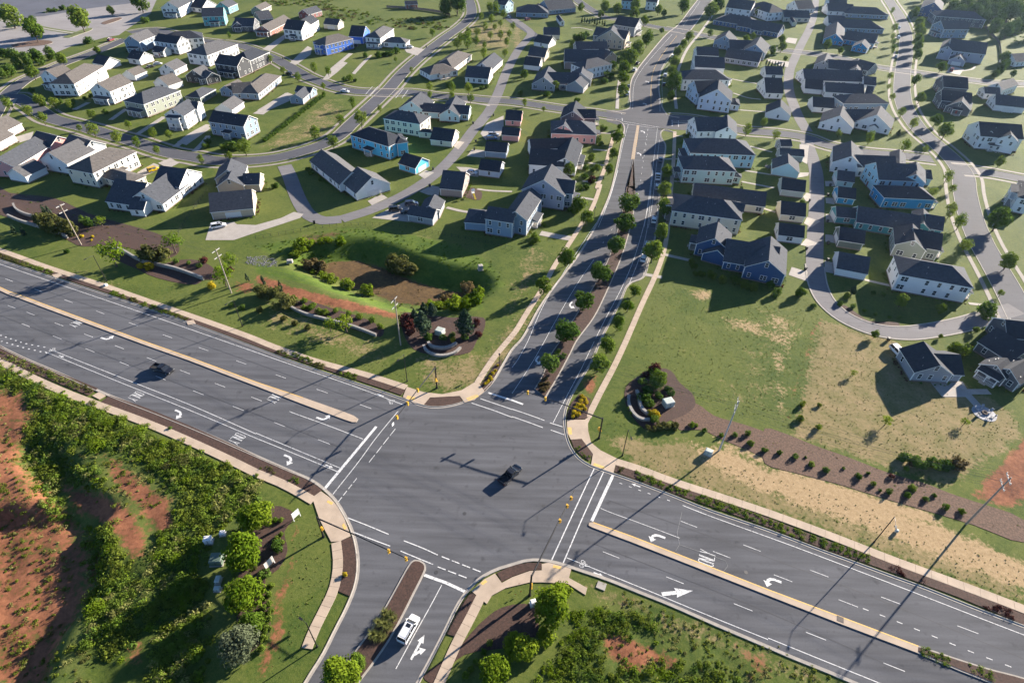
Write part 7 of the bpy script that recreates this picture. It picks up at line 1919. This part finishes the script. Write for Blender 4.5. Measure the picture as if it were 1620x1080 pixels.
cabinet('22', 1240, 712, 1.5, 1.1, 1.3, box_pale, 'pale utility box beside the steel utility pole', ang=-.5)
cabinet('30', 1325, 190, 1.3, 1.0, 1.5, mat('utility_white', (.66, .65, .64), .5), 'white utility cabinet at the edge of the thicket', ang=.2)
cabinet('30', 1412, 140, .9, .8, .8, mat('utility_white', (.66, .65, .64), .5), 'small white utility box beside the white cabinet', ang=.2)
cabinet('30', 1380, 310, 2.1, 1.9, 1.4, box_green, 'large dark green transformer behind the bright trees', ang=.1)
cabinet('30', 1385, 435, .8, 1.2, .9, box_pale, 'grey green box below the dark transformer', ang=.05)
cabinet('30', 1380, 490, 1.0, .7, .8, box_pale, 'lowest grey green box behind the bright trees', ang=.05)
cabinet('33', 808, 125, .5, .5, .8, box_pale, 'small pale pedestal on the dry bank', pad_=False)
cabinet('32', 132, 585, .9, .8, 1.3, mat('utility_white', (.66, .65, .64), .5), 'white control cabinet beside the corner tree', ang=.3)
cabinet('10', 672, 728, .9, .7, .6, mat('utility_white', (.66, .65, .64), .5), 'small white box on the western pavement edge', pad_=False)
cabinet('11', 215, 580, 1.6, 1.2, .9, conc_pale, 'concrete outlet box at the west end of the pond', ang=.2)
cabinet('11', 1420, 625, 1.3, 1.3, 1.6, conc_pale, 'concrete riser box on the east bank of the pond', ang=.3)

def board(code, x, y, w, h, z, ang, label, m, legs=2):
    p = up(*K(code, x, y))
    t = empty('sign_board', (p[0], p[1], 0), ang); tag(t, label, 'sign')
    for s in (-1, 1):
        mb = MB(); mb.box(s * w / 2 - .06, s * w / 2 + .06, -.06, .06, 0, z + h); mb.build('post', white_trim, t)
    mb = MB(); mb.box(-w / 2 + .07, w / 2 - .07, -.04, .04, z, z + h); mb.build('panel', m, t)
board('31', 95, 345, 1.8, 1.7, .7, math.radians(60), 'pale real estate board among the shrubs behind the lawn', mat('board_tan', (.55, .50, .46), .6))
board('31', 262, 40, 1.5, 1.6, .9, math.radians(55), 'white board with a blue base near the thicket corner', mat('board_white', (.74, .75, .77), .5))
for i, (x, y) in enumerate(((40, 462), (16, 528), (50, 512))):
    p = up(*K('32', x, y)); t = empty('marker_flag', (p[0], p[1], 0)); tag(t, ['uppermost', 'lowest', 'middle'][i] + ' of the three red utility flags at the corner', 'flag', 'red utility flags')
    mb = MB(); mb.tube([(0, 0, 0), (0, 0, .75)], .012, 5); mb.build('stem', metal_grey, t)
    mb = MB(); mb.add([(0, 0, .55), (.32, .03, .53), (.30, -.02, .78), (0, 0, .76), (0, .015, .55), (.32, .045, .53), (.30, -.005, .78), (0, .015, .76)], [(0, 1, 2, 3), (7, 6, 5, 4)]); mb.build('flag', mat('flag_red', (.55, .05, .03), .7), t)
# wheelie bins
BM = mat('bin_black', (.02, .02, .022), .6)
mb = MB(); mb.add([(-.26, -.3, .08), (.26, -.3, .08), (.26, .3, .08), (-.26, .3, .08), (-.32, -.38, 1.0), (.32, -.38, 1.0), (.32, .38, 1.0), (-.32, .38, 1.0)], [(3, 2, 1, 0), (0, 1, 5, 4), (1, 2, 6, 5), (2, 3, 7, 6), (3, 0, 4, 7)]); BIN = mb.mesh('body', [BM])
mb = MB(); mb.box(-.34, .34, -.4, .42, 1.0, 1.08); BLID = mb.mesh('lid', [BM])
mb = MB(); mb.tube([(-.3, .3, .1), (.3, .3, .1)], .1, 8); BWH = mb.mesh('wheel', [rubber])
BINS = [('b2', 840, 690, 'by the drive of the brown gabled garage'), ('b2', 872, 530, 'beside the turquoise garage drive'), ('b2', 1276, 268, 'upper of two by the shaded drive'), ('b2', 1262, 342, 'lower of two by the shaded drive'), ('b2', 1250, 95, 'behind the light blue cross gabled house'), ('b2', 1445, 18, 'at the bend of the western alley'),
        ('13', 392, 95, 'uppermost on the house side of the curving alley'), ('13', 376, 158, 'second on the house side of the curving alley'), ('13', 373, 324, 'third on the house side of the curving alley'), ('13', 377, 462, 'fourth on the house side of the curving alley'), ('13', 376, 570, 'fifth on the house side of the curving alley'), ('13', 240, 495, 'below the lowest white garage of the navy row'), ('13', 234, 625, 'beside the east gable of the navy house'), ('13', 261, 192, 'between the sage and cream garages'),
        ('13', 758, 1072, 'on the kerb of the alley bend'), ('01', 1078, 298, 'beside the drive of the wrap porch house'), ('01', 172, 372, 'on the kerb near the white farmhouse'), ('11', 370, 332, 'first of the pair by the pond fence')]
for code, x, y, lab in BINS:
    p = up(*K(code, x, y + 4)); t = empty('wheelie_bin', (p[0], p[1], .06), random.uniform(0, 6)); tag(t, 'black wheelie bin ' + lab, 'bin', 'black wheelie bins')
    ob('body', BIN, t); ob('lid', BLID, t); ob('wheel', BWH, t)
# white parasol on the navy terrace
p = up(*K('12', 1428, 618)); t = empty('parasol', (p[0], p[1], 0)); tag(t, 'white round parasol on the terrace of the navy house', 'parasol')
mb = MB(); mb.tube([(0, 0, 0), (0, 0, 2.6)], .03, 6); mb.build('pole', metal_grey, t)
mb = MB(); n = 12; v = [(0, 0, 2.75)] + [(1.75 * math.cos(2 * math.pi * k / n), 1.75 * math.sin(2 * math.pi * k / n), 2.2) for k in range(n)] + [(1.75 * math.cos(2 * math.pi * k / n), 1.75 * math.sin(2 * math.pi * k / n), 2.1) for k in range(n)]
mb.add(v, [(0, 1 + k, 1 + (k + 1) % n) for k in range(n)] + [(1 + k, 13 + k, 13 + (k + 1) % n, 1 + (k + 1) % n) for k in range(n)]); mb.build('canopy', white_trim, t)
mb = MB(); mb.tube([(0, 0, 0), (0, 0, .12)], .35, 10); mb.build('base', metal_black, t)
# slide and trampoline
p = up(*K('b2', 1255, 790)); t = empty('garden_slide', (p[0], p[1], 0), .4); tag(t, 'yellow garden slide with white frame beside the brown garage', 'slide')
ym = mat('slide_yellow', (.60, .45, .03), .4)
mb = MB(); mb.add([(-.3, 0, 1.6), (.3, 0, 1.6), (.3, -2.4, .2), (-.3, -2.4, .2), (-.3, 0, 1.52), (.3, 0, 1.52), (.3, -2.4, .12), (-.3, -2.4, .12)], [(0, 3, 2, 1), (4, 5, 6, 7), (0, 4, 7, 3), (1, 2, 6, 5), (2, 3, 7, 6), (0, 1, 5, 4)]); mb.build('chute', ym, t)
for sx in (-.5, .5):
    for sy in (0, 1.1):
        mb = MB(); mb.box(sx - .05, sx + .05, sy - .05, sy + .05, 0, 2.5); mb.build('post', white_trim, t)
mb = MB(); mb.box(-.55, .55, -.05, 1.15, 1.5, 1.58); mb.build('platform', white_trim, t)
mb = MB(); mb.add([(-.6, -.1, 2.4), (.6, -.1, 2.4), (.6, 1.2, 2.4), (-.6, 1.2, 2.4), (-.6, .55, 3.0), (.6, .55, 3.0)], [(0, 1, 5, 4), (2, 3, 4, 5), (0, 4, 3), (1, 2, 5)]); mb.build('canopy', mat('slide_canopy', (.6, .6, .58), .6), t)
p = up(*K('b4', 815, 520)); t = empty('trampoline', (p[0], p[1], 0)); tag(t, 'dark round trampoline beside the light blue garage', 'trampoline')
mb = MB(); mb.tube([(0, 0, .7), (0, 0, .76)], 1.7, 18); mb.build('mat', BM, t)
for k in range(6):
    a = k * math.pi / 3; mb = MB(); mb.tube([(1.72 * math.cos(a), 1.72 * math.sin(a), 0), (1.72 * math.cos(a), 1.72 * math.sin(a), 2.2)], .03, 5); mb.build('leg', metal_grey, t)
# pond fence
def fence(code, s, h, label, m, step=2.4, rails=(.3, 1.05), plank=False):
    P = resample(smooth(GP(code, s), 4), step)
    t = empty('fence', (0, 0, 0)); tag(t, label, 'fence')
    for i, q in enumerate(P):
        z = tz(q[0], q[1]); mb = MB(); mb.obox(q, (1, 0), (.04, .04), z - .1, z + h); mb.build('post', m, t)
    for i in range(len(P) - 1):
        a, b = P[i], P[i + 1]
        za, zb = tz(*a), tz(*b)
        if plank:
            for j in range(6):
                u0, u1 = (j + .04) / 6, (j + .96) / 6
                q0, q1 = a + (b - a) * u0, a + (b - a) * u1
                mb = MB(); mb.obox((q0 + q1) / 2, b - a, (np.linalg.norm(q1 - q0) / 2, .02), .08, h - random.uniform(.02, .08)); mb.build('plank', m, t)
        else:
            for r in rails:
                mb = MB(); mb.tube([(a[0], a[1], za + r), (b[0], b[1], zb + r)], .022, 4); mb.build('rail', m, t)
fence('11', '0 432 180 402 360 368 560 348 800 348 1000 372 1200 412 1390 445 1620 500', 1.2, 'black metal fence round the top of the pond', metal_black)
fence('a2', '430 78 560 84 700 96 850 112 1000 140 1035 158', 1.8, 'weathered plank fence below the brick house', mat('fence_wood', (.17, .14, .115), .9, .2, 1), plank=True)
fence('a5', '1240 250 1300 330 1370 400 1390 470 1400 580 1420 640', 1.6, 'dark plank fence at the meadow edge', mat('fence_dark', (.08, .07, .06), .9, .2, 1), plank=True)
fence('10', '1120 420 1160 350 1220 260 1310 130', 1.2, 'dark metal fence between the white and the tan house', metal_black)
# riprap at the pond inlet
rng = np.random.default_rng(4)
mb = MB()
G = GP('11', '-60 545 60 540 130 560 140 600 60 610 -60 590')
for k in range(420):
    x, y = rng.uniform(min(p[0] for p in G), max(p[0] for p in G)), rng.uniform(min(p[1] for p in G), max(p[1] for p in G))
    if not inside(G, np.array([x]), np.array([y]))[0]: continue
    s = rng.uniform(.12, .34); z = tz(x, y)
    d = rng.uniform(.6, 1.2, (6,))
    v = [(x + s * d[0], y, z), (x, y + s * d[1], z), (x - s * d[2], y, z), (x, y - s * d[3], z), (x + .1 * s, y, z + s * .7 * d[4]), (x, y, z - .2)]
    mb.add(v, [(0, 1, 4), (1, 2, 4), (2, 3, 4), (3, 0, 4), (1, 0, 5), (2, 1, 5), (3, 2, 5), (0, 3, 5)])
tag(mb.build('gravel', mat('riprap_grey', (.15, .15, .16), .9, .3, 2)), 'grey rock lining at the inlet of the pond', 'rocks', kind='stuff')

# ------------------------------------------------------------------ haze
hz = MB(); hz.box(-1500, 1500, -400, 2300, -5, 104)
hm = bpy.data.materials.new('haze_air'); hm.use_nodes = True
nt = hm.node_tree
for n in list(nt.nodes):
    if n.type != 'OUTPUT_MATERIAL': nt.nodes.remove(n)
pv = nt.nodes.new('ShaderNodeVolumePrincipled')
pv.inputs['Color'].default_value = (.55, .75, 1.0, 1)
pv.inputs['Density'].default_value = .00003
pv.inputs['Anisotropy'].default_value = .6
nt.links.new(pv.outputs[0], [n for n in nt.nodes if n.type == 'OUTPUT_MATERIAL'][0].inputs['Volume'])
HAZE = True
if HAZE:
    tag(hz.build('haze', hm), 'thin bluish morning haze over the neighbourhood', 'haze', kind='stuff')
